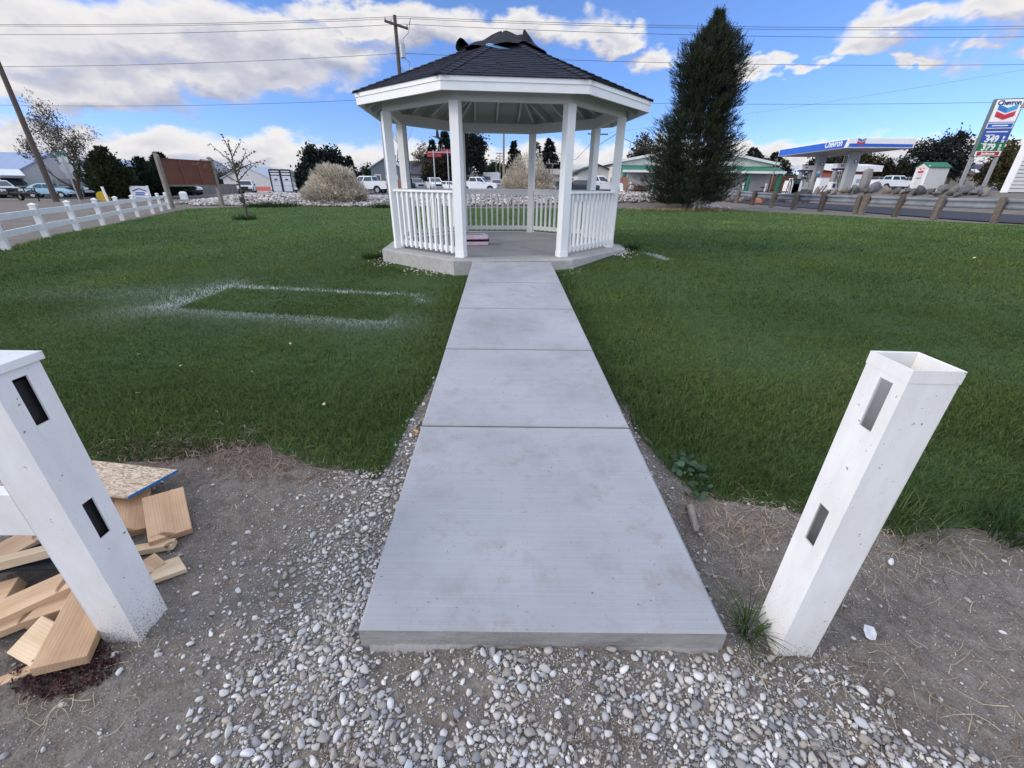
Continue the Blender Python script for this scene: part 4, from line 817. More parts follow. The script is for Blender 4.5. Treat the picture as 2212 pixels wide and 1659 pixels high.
# estate sign
x, y, z = place(308, 430, 38); es = thing('panel_sign', 'white panel sign with blue roof emblem behind the far fence posts', 'sign', (x, y, z), rad(12)); z1 = zt(305, 402, 38)-z
MB().box(-.62, .62, -.04, .04, z1-1.25, z1).build('panel', M['white'], es)
for s in (-.64, .64): MB().box(s-.05, s+.05, -.05, .05, -.2, z1+.05).build('post', M['white'], es)
BL = plain((.09, .14, .42), .5, .05)
MB().add([(-.5, -.046, z1-.32), (0, -.046, z1-.14), (.5, -.046, z1-.32), (.5, -.046, z1-.42), (0, -.046, z1-.24), (-.5, -.046, z1-.42)], [(0, 1, 4, 5), (1, 2, 3, 4)]).build('roof_emblem', BL, es)
for a_, b_, w_ in ((.46, .56, .34), (.60, .70, .38), (.86, .95, .40)): MB().box(-w_, w_, -.046, -.0405, z1-b_, z1-a_).build('lettering_line', BL, es)
# red sign with hawk above
x, y, z = place(957, 409, 44); z = float(T(x, y)); rs = thing('red_sign', 'red long sign board on two slim white posts seen through the gazebo', 'sign', (x, y, z), rad(-6)); zr = zt(955, 331, 44)-z
for s in (-.72, .62): MB().tube([(s, 0, -.1), (s, 0, zr+.25)], .055, 8).build('post', M['steel'], rs)
MB().box(-1.35, -.02, .07, .11, zr-.28, zr+.16).build('panel', M['red'], rs); MB().box(.02, 1.4, .07, .11, zr-.05, zr+.32).build('panel', M['red'], rs); MB().box(-1.2, 1.2, -.01, .065, zr+.05, zr+.12).build('crossbar', M['steel'], rs)
MB().tube([(-.05, 0, zr+.1), (-.18, 0, zr+.7)], .015, 5).tube([(.05, 0, zr+.1), (.16, 0, zr+.75)], .015, 5).build('prong', M['steel'], rs)
p = at(946, 297, 43.5)
bm_ = MB(); K = 9
def wing(sg, up, sw, ln): 
    rows = []
    for i in range(7):
        t = i/6; c0 = .30*(1-.75*t**1.5); rows.append([(sg*(.05+ln*t), .14-.26*sw*t-c0*.0, up*t**.85*.6), (sg*(.05+ln*t), .14-.26*sw*t-c0, up*t**.85*.6-.02)])
    n = len(rows); v = [q for r in rows for q in r]; v += [(a, b, c-.02) for a, b, c in v]; m = 2*n
    bm_.add(v, [(2*i, 2*i+1, 2*i+3, 2*i+2) for i in range(n-1)]+[(m+2*i, m+2*i+2, m+2*i+3, m+2*i+1) for i in range(n-1)]+[(2*i, 2*i+2, m+2*i+2, m+2*i) for i in range(n-1)]+[(2*i+1, m+2*i+1, m+2*i+3, 2*i+3) for i in range(n-1)])
wing(1, 1.35, .6, .42); wing(-1, -.25, .9, .75); bm_.tube([(0, .42, .0), (0, .34, .01), (0, .2, 0), (0, -.05, 0), (0, -.3, 0), (0, -.5, 0)], [.015, .06, .085, .09, .05, .02], 8); bm_.add([(0, -.35, .01), (.14, -.66, 0), (-.14, -.66, 0), (0, -.35, -.02), (.14, -.66, -.015), (-.14, -.66, -.015)], [(0, 1, 2), (5, 4, 3), (1, 4, 5, 2), (0, 3, 4, 1), (2, 5, 3, 0)])
bd = bm_.build('bird', plain((.045, .06, .055), .8, .3, 9), None, smooth=False); bd.location = p; bd.rotation_euler = (rad(-12), rad(8), rad(-95)); tag(bd, 'dark bird in flight with one wing raised above the red sign', 'bird')
# guardrail
GP = [(20.45, 15.6), (20.3, 18.95), (20.1, 21.5), (19.95, 23.6), (19.7, 25.6), (19.65, 26.0), (19.4, 28.6), (19.15, 31.0), (18.9, 33.3), (18.8, 35.9), (18.9, 38.8), (19.1, 41.5)]
gr = thing('guardrail', 'weathered steel guardrail on rough wooden posts along the road', 'guardrail', (20.3, 18.95, float(T(20.3, 18.95)))); o0 = Vector(gr.location)
for i, (x, y) in enumerate(GP):
    z = float(T(x, y)); R3 = Matrix.Translation(Vector((x, y, z))-o0) @ Matrix.Rotation(random.gauss(0, .03), 4, 'Y') @ Matrix.Rotation(random.gauss(0, .03), 4, 'X') @ Matrix.Rotation(random.uniform(-.3, .3), 4, 'Z')
    h = 1.03+random.uniform(-.05, .08); w = random.uniform(.13, .17); K = 9; m = MB(); rings = []
    for zz, s in ((-.2, 1), (.25, .97), (.55, 1.03), (h, .9)): rings.append([R3 @ Vector((w*s*math.cos(2*PI*k/K)*(1+.12*math.sin(5*k+i)), w*s*math.sin(2*PI*k/K)*(1+.12*math.cos(3*k+i)), zz+(random.uniform(-.05, .03) if zz == h else 0))) for k in range(K)])
    m.add([q for r in rings for q in r], [(a*K+k, a*K+(k+1) % K, (a+1)*K+(k+1) % K, (a+1)*K+k) for a in range(3) for k in range(K)]+[tuple(range(3*K, 4*K))]); m.build('post', M['oldpost'] if i % 3 else M['polewood'], gr)
prof = [(.0, .40), (.045, .37), (.06, .31), (.0, .23), (-.0, .17), (.06, .09), (.045, .03), (.0, 0)]
path_ = [Vector((x+.23, y, float(T(x, y))+.56))-o0 for x, y in GP]; path_[0] = path_[0]+Vector((.0, -6, 0)); m = MB(); n = len(prof)
for i, q in enumerate(path_): m.v += [(q.x-a, q.y, q.z+b) for a, b in prof]
m.f += [(i*n+k, i*n+k+1, (i+1)*n+k+1, (i+1)*n+k) for i in range(len(path_)-1) for k in range(n-1)]
o = m.build('rail', plain((.22, .24, .265), .55, .3, 1.5, metal=.2, bmp=.05, fine=.15), gr); t = o.modifiers.new('thick', 'SOLIDIFY'); t.thickness = .006
# boulders on the bank across the road
BB, BF = ico(2); ib = 0
def boulder(px, py, Y, w, h, label=None, group='boulders along the bank across the road', col=None):
    x, y, z = place(px, py, Y); rg = np.random.default_rng(int(px*7+py)); q = BB.copy()
    for _ in range(16): d = unit(rg.normal(size=3)); hh = rg.uniform(.38, .72); e = q@d; q -= np.outer(np.maximum(e-hh, 0), d)
    q *= 1+.04*rg.normal(size=(len(q), 1)); q *= np.array([w*.62, w*.5, h*.72]); q[:, 2] += h*.32
    c = np.array(col or random.choice([(.11, .108, .11), (.15, .145, .14), (.085, .085, .09), (.21, .19, .165)])); C = np.broadcast_to(c, (len(q), 3))*(1+.12*rg.normal(size=(len(q), 1)))
    o = npmesh('boulder', q, BF, M_STONE, C); o.location = (x, y, z); tag(o, label or 'rough grey boulder in the row on the bank across the road', 'boulder', group)
for px, w in [(a+13, b*.8) for a, b in ((1555, 1.1), (1605, 1.2), (1660, 1.0), (1712, 1.2), (1768, 1.0), (1822, 1.1), (1868, 1.0), (1935, 1.2), (1960, 1.1), (2010, 1.2), (2058, 1.1), (2108, 1.2))]+[(1555, 1.3), (1580, 1.6), (1605, 1.0), (1628, 1.4), (1660, .8), (1690, 1.0), (1712, 1.6), (1738, 1.1), (1768, 1.2), (1800, .9), (1822, 1.2), (1845, 1.3), (1868, .9), (1912, 1.3), (1935, 1.1), (1960, 1.0), (1985, 1.4), (2010, 1.0), (2035, 1.4), (2058, 1.2), (2085, 1.5), (2108, 1.3), (2128, 1.1)]:
    boulder(px, 416, min(47, 33.2/(ray(px, 412)[0]/ray(px, 412)[1]))+random.uniform(-.5, .8), w*.72, w*random.uniform(.4, .72))
boulder(1862, 411, 45, 1.3, 2.1, 'tall pointed grey boulder standing beside the white notice panel', None, (.22, .205, .19)); boulder(1888, 413, 44, 1.4, 1.4, 'dark squat pointed boulder in front of the white station pickup', None, (.14, .14, .15))
boulder(1765, 410, 47, 1.0, 1.7, 'grey upright boulder leaning by the pump island', None, (.2, .19, .185))

# ================================================================== VEHICLES
def arc(cx, cz, r, a0, a1, n=7): return [(cx+r*math.cos(a0+(a1-a0)*i/n), cz+r*math.sin(a0+(a1-a0)*i/n)) for i in range(n+1)]
def wheel(par, x, y, r, w=.24, rim=True, rimmat='rim'):
    s = 1 if y > 0 else -1; m = MB(); K = 18; pr = [(.62, -w/2), (.93, -w/2), (1, -w*.32), (1, w*.32), (.93, w/2), (.62, w/2)]
    for rr, yy in pr: m.v += [(x+r*rr*math.cos(2*PI*k/K), y+yy, r+r*rr*math.sin(2*PI*k/K)) for k in range(K)]
    n = len(pr); m.f = [(a*K+k, a*K+(k+1) % K, ((a+1) % n)*K+(k+1) % K, ((a+1) % n)*K+k) for a in range(n) for k in range(K)]
    t = m.build('wheel', M['rubber'], par)
    rm = MB(); yo = y+s*w*.30; rm.tube([(x, y-s*w*.2, r), (x, yo, r)], r*.64, 14)
    for k in range(5): a = 2*PI*k/5; rm.box(-.03*1, .03, -.012, .012, r*.12, r*.6, Matrix.Translation((x, yo+s*.012, r)) @ Matrix.Rotation(a, 4, 'Y'))
    rm.tube([(x, yo, r), (x, yo+s*.035, r)], r*.17, 8); rm.build('rim', M[rimmat], t); return t
def frustum(bot, top): # bot/top: 4 corners FR,FL,BL,BR order (x,y,z)
    return MB().add(bot+top, [(3, 2, 1, 0), (4, 5, 6, 7)]+[(i, (i+1) % 4, (i+1) % 4+4, i+4) for i in range(4)])
def pane(a, b, c, d, u0, u1, v0, v1, off=.006):    # a,b bottom; d,c top ; outward offset
    a, b, c, d = map(Vector, (a, b, c, d)); P = lambda u, v: (a.lerp(b, u)).lerp(d.lerp(c, u), v); nrm = (b-a).cross(d-a).normalized()*off
    return [P(u0, v0)+nrm, P(u1, v0)+nrm, P(u1, v1)+nrm, P(u0, v1)+nrm]
SPEC = {
 'pickup': dict(L=5.9, W=1.98, wb=(1.95, -1.65), r=.42, prof=[(2.85, .55), (2.93, .8), (2.88, 1.12), (2.7, 1.2), (1.35, 1.30), (-2.85, 1.30), (-2.93, .75), (-2.9, .55)], sill=.5, cab=(1.30, .55, -1.15, -1.0, 1.30, 1.95), split=[.47], bed=(-1.25, -2.82), tall=True),
 'suv': dict(L=4.9, W=1.92, wb=(1.5, -1.4), r=.38, prof=[(2.4, .5), (2.45, .75), (2.38, 1.0), (1.2, 1.12), (-2.38, 1.14), (-2.43, .6), (-2.38, .45)], sill=.42, cab=(1.18, .5, -2.3, -2.0, 1.12, 1.75), split=[.3, .62]),
 'sedan': dict(L=4.7, W=1.82, wb=(1.45, -1.4), r=.34, prof=[(2.3, .42), (2.35, .62), (2.25, .78), (1.1, .95), (-1.6, 1.0), (-2.3, .98), (-2.36, .6), (-2.3, .4)], sill=.34, cab=(1.2, .25, -1.95, -1.1, .95, 1.44), split=[.52]),
 'van': dict(L=5.2, W=1.95, wb=(1.65, -1.55), r=.36, prof=[(2.5, .5), (2.6, .8), (2.5, 1.05), (1.75, 1.25), (-2.55, 1.25), (-2.6, .7), (-2.55, .45)], sill=.42, cab=(1.85, .95, -2.55, -2.5, 1.24, 2.02), split=[.28], blind=True),
 'jeep': dict(L=4.2, W=1.85, wb=(1.3, -1.3), r=.46, prof=[(1.95, .65), (2.0, .9), (1.95, 1.2), (.75, 1.25), (-1.95, 1.25), (-2.0, .8), (-1.95, .65)], sill=.62, cab=(.72, .5, -1.9, -1.85, 1.25, 1.88), split=[.35, .68]),
}
def vehicle(name, label, cat, style, px, py, Y, deg, color, group=None, extras=(), pos=None, rear='red'):
    S = SPEC[style]; loc = pos or place(px, py, Y); o = thing(name, label, cat, loc, rad(deg), group); mt = color if not isinstance(color, tuple) else plain(color, .28, .05, 1.5, coat=.5)
    W2 = S['W']/2; r = S['r']; P = list(S['prof']); sill = S['sill']
    low = [P[-1], (S['wb'][1]-r*1.22, sill)]+arc(S['wb'][1], r*.98, r*1.2, PI*.93, PI*.07)+[(S['wb'][1]+r*1.22, sill), (S['wb'][0]-r*1.22, sill)]+arc(S['wb'][0], r*.98, r*1.2, PI*.93, PI*.07)+[(S['wb'][0]+r*1.22, sill)]
    poly = P[:-1]+low; body = MB().prism(poly, -W2, W2).build('body', mt, o, .05, seg=2)
    MB().box(-S['L']/2+.35, S['L']/2-.35, -W2+.25, W2-.25, sill-.12, sill+.25).build('chassis', M['black'], o)
    if style == 'pickup':
        b0, b1 = S['bed']; mb = MB(); mb.box(b1, b0-.06, -W2+.09, W2-.09, 1.302, 1.306); mb.build('bed_liner', M['black'], o)
        m = MB()
        for a in ((b1, b0, -W2+.02, -W2+.09), (b1, b0, W2-.09, W2-.02), (b1-.01, b1+.05, -W2+.091, W2-.091)): m.box(*a, 1.308, 1.42)
        m.build('bed_rail', mt, o, .01)
    f0, f1, r1_, r0_, z0, z1 = S['cab']; f0, f1, rb, rt = f0, f1, r1_, r0_
    wb_, wt_ = W2*.97, W2*.80
    bot = [(f0, -wb_, z0), (f0, wb_, z0), (rb, wb_, z0), (rb, -wb_, z0)]; top = [(f1, -wt_, z1), (f1, wt_, z1), (rt, wt_, z1), (rt, -wt_, z1)]
    frustum(bot, top).build('cabin', mt, o, .06, seg=3)
    g = 'glass'
    MB().quad(*pane(bot[0], bot[1], top[1], top[0], .07, .93, .10, .88), .004).build('windshield', M[g], o)
    MB().quad(*pane(bot[2], bot[3], top[3], top[2], .1, .9, .15, .85), .004).build('rear_window', M[g], o)
    ed = [0]+S['split']+[1]
    for s in (1, -1):
        A, B, Cc, D = (bot[1], bot[2], top[2], top[1]) if s > 0 else (bot[3], bot[0], top[0], top[3])
        for i in range(len(ed)-1):
            if S.get('blind') and i > 0: continue
            u0, u1 = ed[i]+.03, ed[i+1]-.03
            if s < 0: u0, u1 = 1-u1, 1-u0
            if i == 0: u0, u1 = (u0+.04, u1) if s > 0 else (u0, u1-.04)
            MB().quad(*pane(A, B, Cc, D, u0, u1, .14, .84), .004).build('side_window', M[g], o)
        MB().box(f0-.55, f0-.38, s*(W2+.12)-.09, s*(W2+.12)+.09, z0+.05, z0+(.3 if S.get('tall') else .2)).build('mirror', M['black'], o, .02)
        MB().box(f0-1.15, f0-.98, s*W2-.015, s*W2+.015, z0-.2, z0-.165).build('door_handle', M['black'], o)
    fx = max(p[0] for p in P); bx = min(p[0] for p in P); zt_ = P[2][1]; zb_ = P[1][1]
    for s in (1, -1):
        MB().box(fx-.16, fx-.0, s*(W2-.27)-.2, s*(W2-.27)+.2, zt_-.28, zt_-.06).build('headlight', M['lamp'], o, .03)
        MB().box(bx-.012, bx+.08, s*(W2-.13)-.10, s*(W2-.13)+.10, 1.18-.30 if style != 'sedan' else .72, 1.18 if style != 'sedan' else .9).build('taillight', M['lred'], o, .02)
        for xw in S['wb']: wheel(o, xw, s*(W2-.13), r, .25)
    MB().box(fx-.10, fx+.012, -W2+.5, W2-.5, zt_-.34, zt_-.05).build('grille', M['black'], o, .01)
    MB().box(fx-.12, fx+.09, -W2+.06, W2-.06, zb_-.26, zb_-.04).build('bumper', M['steel'] if style == 'pickup' else M['black'], o, .03); MB().box(bx-.10, bx+.1, -W2+.06, W2-.06, zb_-.26, zb_-.08).build('bumper', M['steel'] if style == 'pickup' else M['black'], o, .03)
    return o
W_ = M['carwhite']; SIL = (.40, .43, .48)
vehicle('pickup_truck', 'white pickup by the pale bush showing its tailgate and red taillight', 'pickup truck', 'pickup', 795, 413, 57, 172, W_)
vehicle('pickup_truck', 'silver-white pickup mostly hidden behind the gazebo corner post', 'pickup truck', 'pickup', 850, 408, 72, -75, SIL)
vehicle('pickup_truck', 'tall silver pickup parked nose-on left of the red sign posts', 'pickup truck', 'pickup', 900, 408, 78, -62, SIL)
vehicle('pickup_truck', 'white pickup nose-on between the two red sign posts', 'pickup truck', 'pickup', 939, 409, 70, -68, W_)
vehicle('parked_car', 'white car half hidden behind the gazebo front post', 'car', 'sedan', 976, 410, 68, -20, W_)
vehicle('pickup_truck', 'large white crew pickup facing right, framed by the gazebo back opening', 'pickup truck', 'pickup', 1034, 411, 64, -14, W_)
vehicle('pickup_truck', 'white pickup seen from behind beside the pale bare pole', 'pickup truck', 'suv', 1079, 409, 74, 80, SIL)
vehicle('parked_car', 'dark grey sedan in front of the white pickup on the church side', 'car', 'sedan', 1242, 415, 48, -168, (.03, .035, .045))
vehicle('parked_car', 'dark car peeking out behind the second pale bush', 'car', 'sedan', 1190, 411, 62, 180, (.02, .022, .03))
vehicle('pickup_truck', 'white pickup facing right behind the dark grey sedan', 'pickup truck', 'pickup', 1290, 412, 55, -3, W_)
vehicle('pickup_truck', 'white extended-cab pickup parked beyond the boulders at the station', 'pickup truck', 'pickup', 1925, 412, 69, -2, W_)
jp = vehicle('jeep', 'white boxy jeep with dark windshield driving towards the rock bed', 'jeep', 'jeep', 535, 411, 64, -68, W_)
vn = vehicle('cargo_van', 'white cargo van with ladders on its roof behind the spruce', 'van', 'van', 1612, 411, 64, -176, W_)
l = MB()
for y in (-.3, .3): l.box(-1.8, 1.6, y-.04, y+.04, 2.12, 2.2)
for x in np.linspace(-1.7, 1.5, 9): l.box(x-.03, x+.03, -.3, .3, 2.13, 2.19)
ld = l.build('ladder', M['cyan'], vn); l = MB()
l.box(-2.2, -.6, .45, .62, 2.12, 2.24).build('ladder', M['orange'], vn); MB().box(-2.45, -1.2, .977, .982, .9, 1.6).build('door_decal', plain((.25, .4, .6), .5, .4, 3), vn)
# row of cars at the left beyond the sign
for i, (px, c, st, lab) in enumerate([(404, (.16, .30, .50), 'suv', 'blue car nearest the brown sign in the distant row'), (412, (.72, .74, .76), 'suv', 'white car second in the distant row under the brown sign'), (419, (.30, .31, .33), 'sedan', 'grey car third in the distant row beyond the brown sign'), (426, (.62, .63, .65), 'sedan', 'pale car fourth in the distant row beyond the brown sign'), (433, (.05, .055, .06), 'sedan', 'dark last car of the distant row beyond the brown sign')]):
    vehicle('parked_car', lab, 'car', st, px, 416-i*.5, 66+i*4, -38, c, 'row of parked cars beyond the brown sign')
vehicle('parked_car', 'white sport utility car at the frame edge below the camper', 'car', 'suv', 4, 424, 50, -18, W_)
tk = vehicle('pickup_truck', 'black pickup carrying a white slide-in camper over its cab', 'pickup truck', 'pickup', 34, 424, 55, -24, (.012, .012, .014))
cp_ = MB().prism([(-2.8, 1.45), (-1.1, 1.45), (-1.1, 2.02), (1.4, 2.02), (1.75, 2.3), (.9, 2.95), (-2.8, 2.95)], -1.08, 1.08).build('camper_shell', M['carwhite'], tk, .08, seg=3)
for s in (1, -1): MB().box(-2.2, -1.3, s*1.082-.004, s*1.082+.004, 2.1, 2.6).build('camper_window', M['glass'], cp_); MB().box(-.9, .9, s*1.082-.004, s*1.082+.004, 2.35, 2.42).build('camper_stripe', M['navy'], cp_)
vehicle('parked_van', 'olive green boxy van parked behind the pale blue car', 'van', 'van', 154, 427, 57, -40, (.05, .055, .03))
vehicle('pickup_truck', 'navy blue pickup with pale hood nose-on beside the olive van', 'pickup truck', 'pickup', 179, 427, 58, -66, (.02, .03, .08))
vehicle('pickup_truck', 'dark green old pickup partly behind the big juniper', 'pickup truck', 'pickup', 196, 427, 55, -35, (.012, .05, .045))
vehicle('parked_car', 'dull red and white car behind the dark green pickup', 'car', 'sedan', 186, 424, 62, -20, (.35, .12, .11))
vehicle('parked_car', 'dark car tucked between the two junipers', 'car', 'suv', 286, 422, 58, -30, (.03, .03, .035))
# pale blue round-backed car
def beetle():
    x, y, z = place(113, 428, 51); o = thing('vintage_car', 'pale blue vintage round-backed car behind the leaning dark pole', 'car', (x, y, z), rad(22)); bl = plain((.32, .52, .60), .3, .06, 2, coat=.4)
    pr = [(2.0, .50), (2.02, .62), (1.86, .76), (1.5, .92), (1.1, 1.0), (.72, 1.02), (.62, 1.04), (.28, 1.40), (-.05, 1.49), (-.5, 1.5), (-.95, 1.40), (-1.4, 1.18), (-1.75, .9), (-1.95, .62), (-1.98, .45), (-1.6, .38), (1.6, .38)]
    m = MB(); n = len(pr)
    for k, (yy, s) in enumerate([(-.72, .86), (-.66, .95), (-.45, 1), (.45, 1), (.66, .95), (.72, .86)]):
        m.v += [(a*(.9+.1*s), yy*(1-.28*max(0, (b-.95))/.55), .38+(b-.38)*(s if b > .5 else 1)) for a, b in pr]
    m.f = [(k*n+i, k*n+(i+1) % n, (k+1)*n+(i+1) % n, (k+1)*n+i) for k in range(5) for i in range(n)]+[tuple(range(n)), tuple(range(5*n, 6*n))]
    m.build('body', bl, o, .02, smooth=True)
    for s in (1, -1):
        for cx in (1.2, -1.22):
            f = MB(); K = 12; v = []
            for j, (w, ro) in enumerate([(.52, .50), (.60, .52), (.80, .50), (.86, .43)]): v += [(cx+ro*1.12*math.cos(PI*k/K), s*w, .30+ro*math.sin(PI*k/K)) for k in range(K+1)]
            f.add(v, [(j*(K+1)+k, j*(K+1)+k+1, (j+1)*(K+1)+k+1, (j+1)*(K+1)+k) for j in range(3) for k in range(K)]); ff = f.build('fender', bl if cx > 0 or s > 0 else M['black'], o, smooth=True); t = ff.modifiers.new('thick', 'SOLIDIFY'); t.thickness = .02
            wheel(o, cx, s*.70, .315, .17, rimmat='lamp')
        MB().add([(.52, s*.712, 1.03), (-.1, s*.716, 1.03), (-.1, s*.63, 1.40), (.26, s*.635, 1.37)], [(0, 1, 2, 3)]).build('side_window', M['glassb'], o)
        MB().add([(-.2, s*.716, 1.03), (-1.0, s*.70, 1.06), (-.86, s*.645, 1.28), (-.5, s*.632, 1.40), (-.2, s*.63, 1.40)], [(0, 1, 2, 3, 4)]).build('side_window', M['glassb'], o)
        MB().sphere((1.66, s*.62, .74), .10).build('headlight', M['lamp'], o, smooth=True); MB().box(-.9, .9, s*.60, s*.80, .30, .36).build('running_board', M['black'], o)
    MB().add([(.64, -.5, 1.06), (.64, .5, 1.06), (.33, .46, 1.40), (.33, -.46, 1.40)], [(0, 1, 2, 3)]).build('windshield', M['glassb'], o)
    for x0 in (2.05, -2.08): MB().tube([(x0-.1*(1 if x0 > 0 else -1), -.8, .46), (x0, -.6, .46), (x0, .6, .46), (x0-.1*(1 if x0 > 0 else -1), .8, .46)], .05, 8).build('bumper', M['lamp'], o)
beetle()
# livestock trailer
def stock():
    x, y, z = place(617, 415, 54); o = thing('livestock_trailer', 'white slatted livestock trailer with black framed double rear doors', 'trailer', (x, y, z), rad(112)); w, h, l = 1.08, 2.62, 4.6
    for s in (1, -1):
        m = MB(); [m.box(-2.3, 2.3, s*w-.02, s*w+.02, a, b) for a, b in ((.45, 1.05), (1.07, 1.5), (1.52, 1.98), (2.08, 2.3), (2.40, 2.6))]; m.build('side_panel', M['carwhite'], o); m = MB(); [m.box(a-.04, a+.04, s*w+.021, s*w+.05, .45, 2.6) for a in (-2.26, -1.1, 0, 1.1, 2.26)]; m.build('side_rib', M['black'], o)
        f = MB().prism([(-1.2, .62)]+[(-1.2+.2+2.0*i/6, .82+.02*math.sin(i)) for i in range(6)]+[(1.0, .62)], s*w+.05*s, s*(w+.26)); f.build('fender', M['carwhite'], o)
        for xx in (-.55, .45): wheel(o, xx, s*(w+.14), .36, .2)
    MB().box(-2.3, 2.3, -w, w, 2.605, 2.66).build('roof', M['carwhite'], o); MB().box(-2.3, 2.3, -w, w, .40, .46).build('floor', M['black'], o); MB().box(2.25, 2.3, -w, w, .46, 2.6).build('front_panel', M['carwhite'], o)
    for a, b in ((-w, 0), (0, w)):
        d = MB(); [d.box(-2.36, -2.33, a+.05, b-.05, p, q) for p, q in ((.42, 1.0), (1.02, 1.5), (1.52, 2.02), (2.12, 2.29), (2.39, 2.53))]; dr = d.build('rear_door', M['carwhite'], o); m = MB()
        for q in ((a+.0, a+.10, .36, 2.66), (b-.10, b, .36, 2.66)): m.box(-2.42, -2.31, q[0], q[1], q[2], q[3])
        for q in ((.34, .44), (2.54, 2.68)): m.box(-2.41, -2.32, a+.101, b-.101, q[0], q[1])
        m.box(-2.325, -2.315, a+.1, b-.1, .44, 2.54); m.build('door_frame', M['black'], dr); MB().box(-2.45, -2.37, (a+b)/2-.12, (a+b)/2+.12, 1.6, 1.72).build('latch', M['black'], dr)
    MB().box(2.3, 3.6, -.05, .05, .42, .52).build('tongue', M['black'], o)
stock()
# black utility trailer frame & dark box trailer at left
x, y, z = place(28, 443, 35); ut = thing('utility_trailer', 'empty black open-frame utility trailer at the frame edge beyond the fence', 'trailer', (x, y, z), rad(-8)); m = MB()
for yy in (-.8, .8): m.box(-2.6, 1.3, yy-.05, yy+.05, .5, .6); m.box(-2.6, 1.3, yy-.03, yy+.03, .85, .91); [m.box(a-.03, a+.03, yy-.025, yy+.025, .6, .85) for a in np.linspace(-2.55, 1.25, 6)]
for a in np.linspace(-2.5, 1.2, 7): m.box(a-.04, a+.04, -.8, .8, .48, .56)
m.tube([(1.3, -.75, .55), (2.9, 0, .55)], .05, 6).tube([(1.3, .75, .55), (2.9, 0, .55)], .05, 6); m.build('frame', M['black'], ut)
for s in (-1, 1): wheel(ut, -.4, s*1.0, .28, .18); MB().tube([(-.95, s*1.0, .5)]+[(-.4+.5*math.cos(PI*k/8), s*1.0, .30+.36*math.sin(PI*k/8)) for k in range(8, -1, -1)], .05, 6).build('fender', M['black'], ut)
MB().tube([(2.6, 0, 0), (2.6, 0, .95)], .045, 6).build('jack', M['black'], ut)
x, y, z = place(98, 424, 60); dt = thing('box_trailer', 'long dark tarp-topped box trailer behind the pale blue car', 'trailer', (x, y, z), rad(-4)); MB().box(-2.2, 2.3, -1.1, 1.1, .6, 1.75).build('box', M['black'], dt, .02); MB().prism([(-2.2, 1.752), (2.3, 1.752), (1.9, 2.55), (-1.9, 2.6)], -1.08, 1.08).build('tarp', plain((.055, .058, .065), .7, .2, 2), dt, .05)
for s in (-1, 1):
    for xx in (-.6, .35): wheel(dt, xx, s*1.0, .38, .22)
x, y, z = place(1046, 410, 84); ct = thing('camper_trailer', 'white camper trailer with small dark windows behind the large white pickup', 'trailer', (x, y, z), rad(-3)); MB().box(-3.2, 2.9, -1.2, 1.2, .6, 3.0).build('body', M['carwhite'], ct, .12, seg=3)
for a, b in ((-2.5, -1.6), (.2, 1.3)): MB().box(a, b, -1.212, -1.202, 1.75, 2.35).build('window', M['glass'], ct)
MB().box(-.8, -.2, -1.212, -1.202, .85, 2.5).build('door', M['steel'], ct); MB().box(-.8+.1, -.3, -1.22, -1.213, 1.8, 2.35).build('door_window', M['glass'], ct); MB().box(-1.5, -.5, -.5, .5, 3.0, 3.22).build('roof_unit', M['white'], ct, .05)
for s in (-1, 1): wheel(ct, -.3, s*1.12, .36, .2)
# yellow round-ended boards by the juniper
x, y, z = place(226, 428, 37)
y -= .0; ym = thing('yellow_disc', 'yellow round disc half hidden low at the foot of the broad juniper', 'disc', (x, y, z), rad(30))
for yy in (-.5, .5): MB().tube([(0, yy-.03, .36), (0, yy+.03, .36)], .36, 22).build('flange', M['yellow'], ym)
MB().tube([(0, -.45, .36), (0, .45, .36)], .15, 14).build('core', M['black'], ym)
x, y, z = place(233, 433, 34); mp = thing('marker_post', 'short white marker post beside the yellow disc', 'post', (x, y, z)); mp.rotation_euler = (0, rad(-4), 0); MB().box(-.06, .06, -.06, .06, -.1, 1.05).build('shaft', M['white'], mp, .01)
x, y, z = place(396, 422, 40); mp = thing('marker_post', 'stubby white rounded post beyond the brown sign', 'post', (x, y, z)); MB().tube([(0, 0, -.1), (0, 0, .5), (0, 0, .6), (0, 0, .65)], [.3, .3, .24, .1], 14).build('shaft', M['white'], mp)

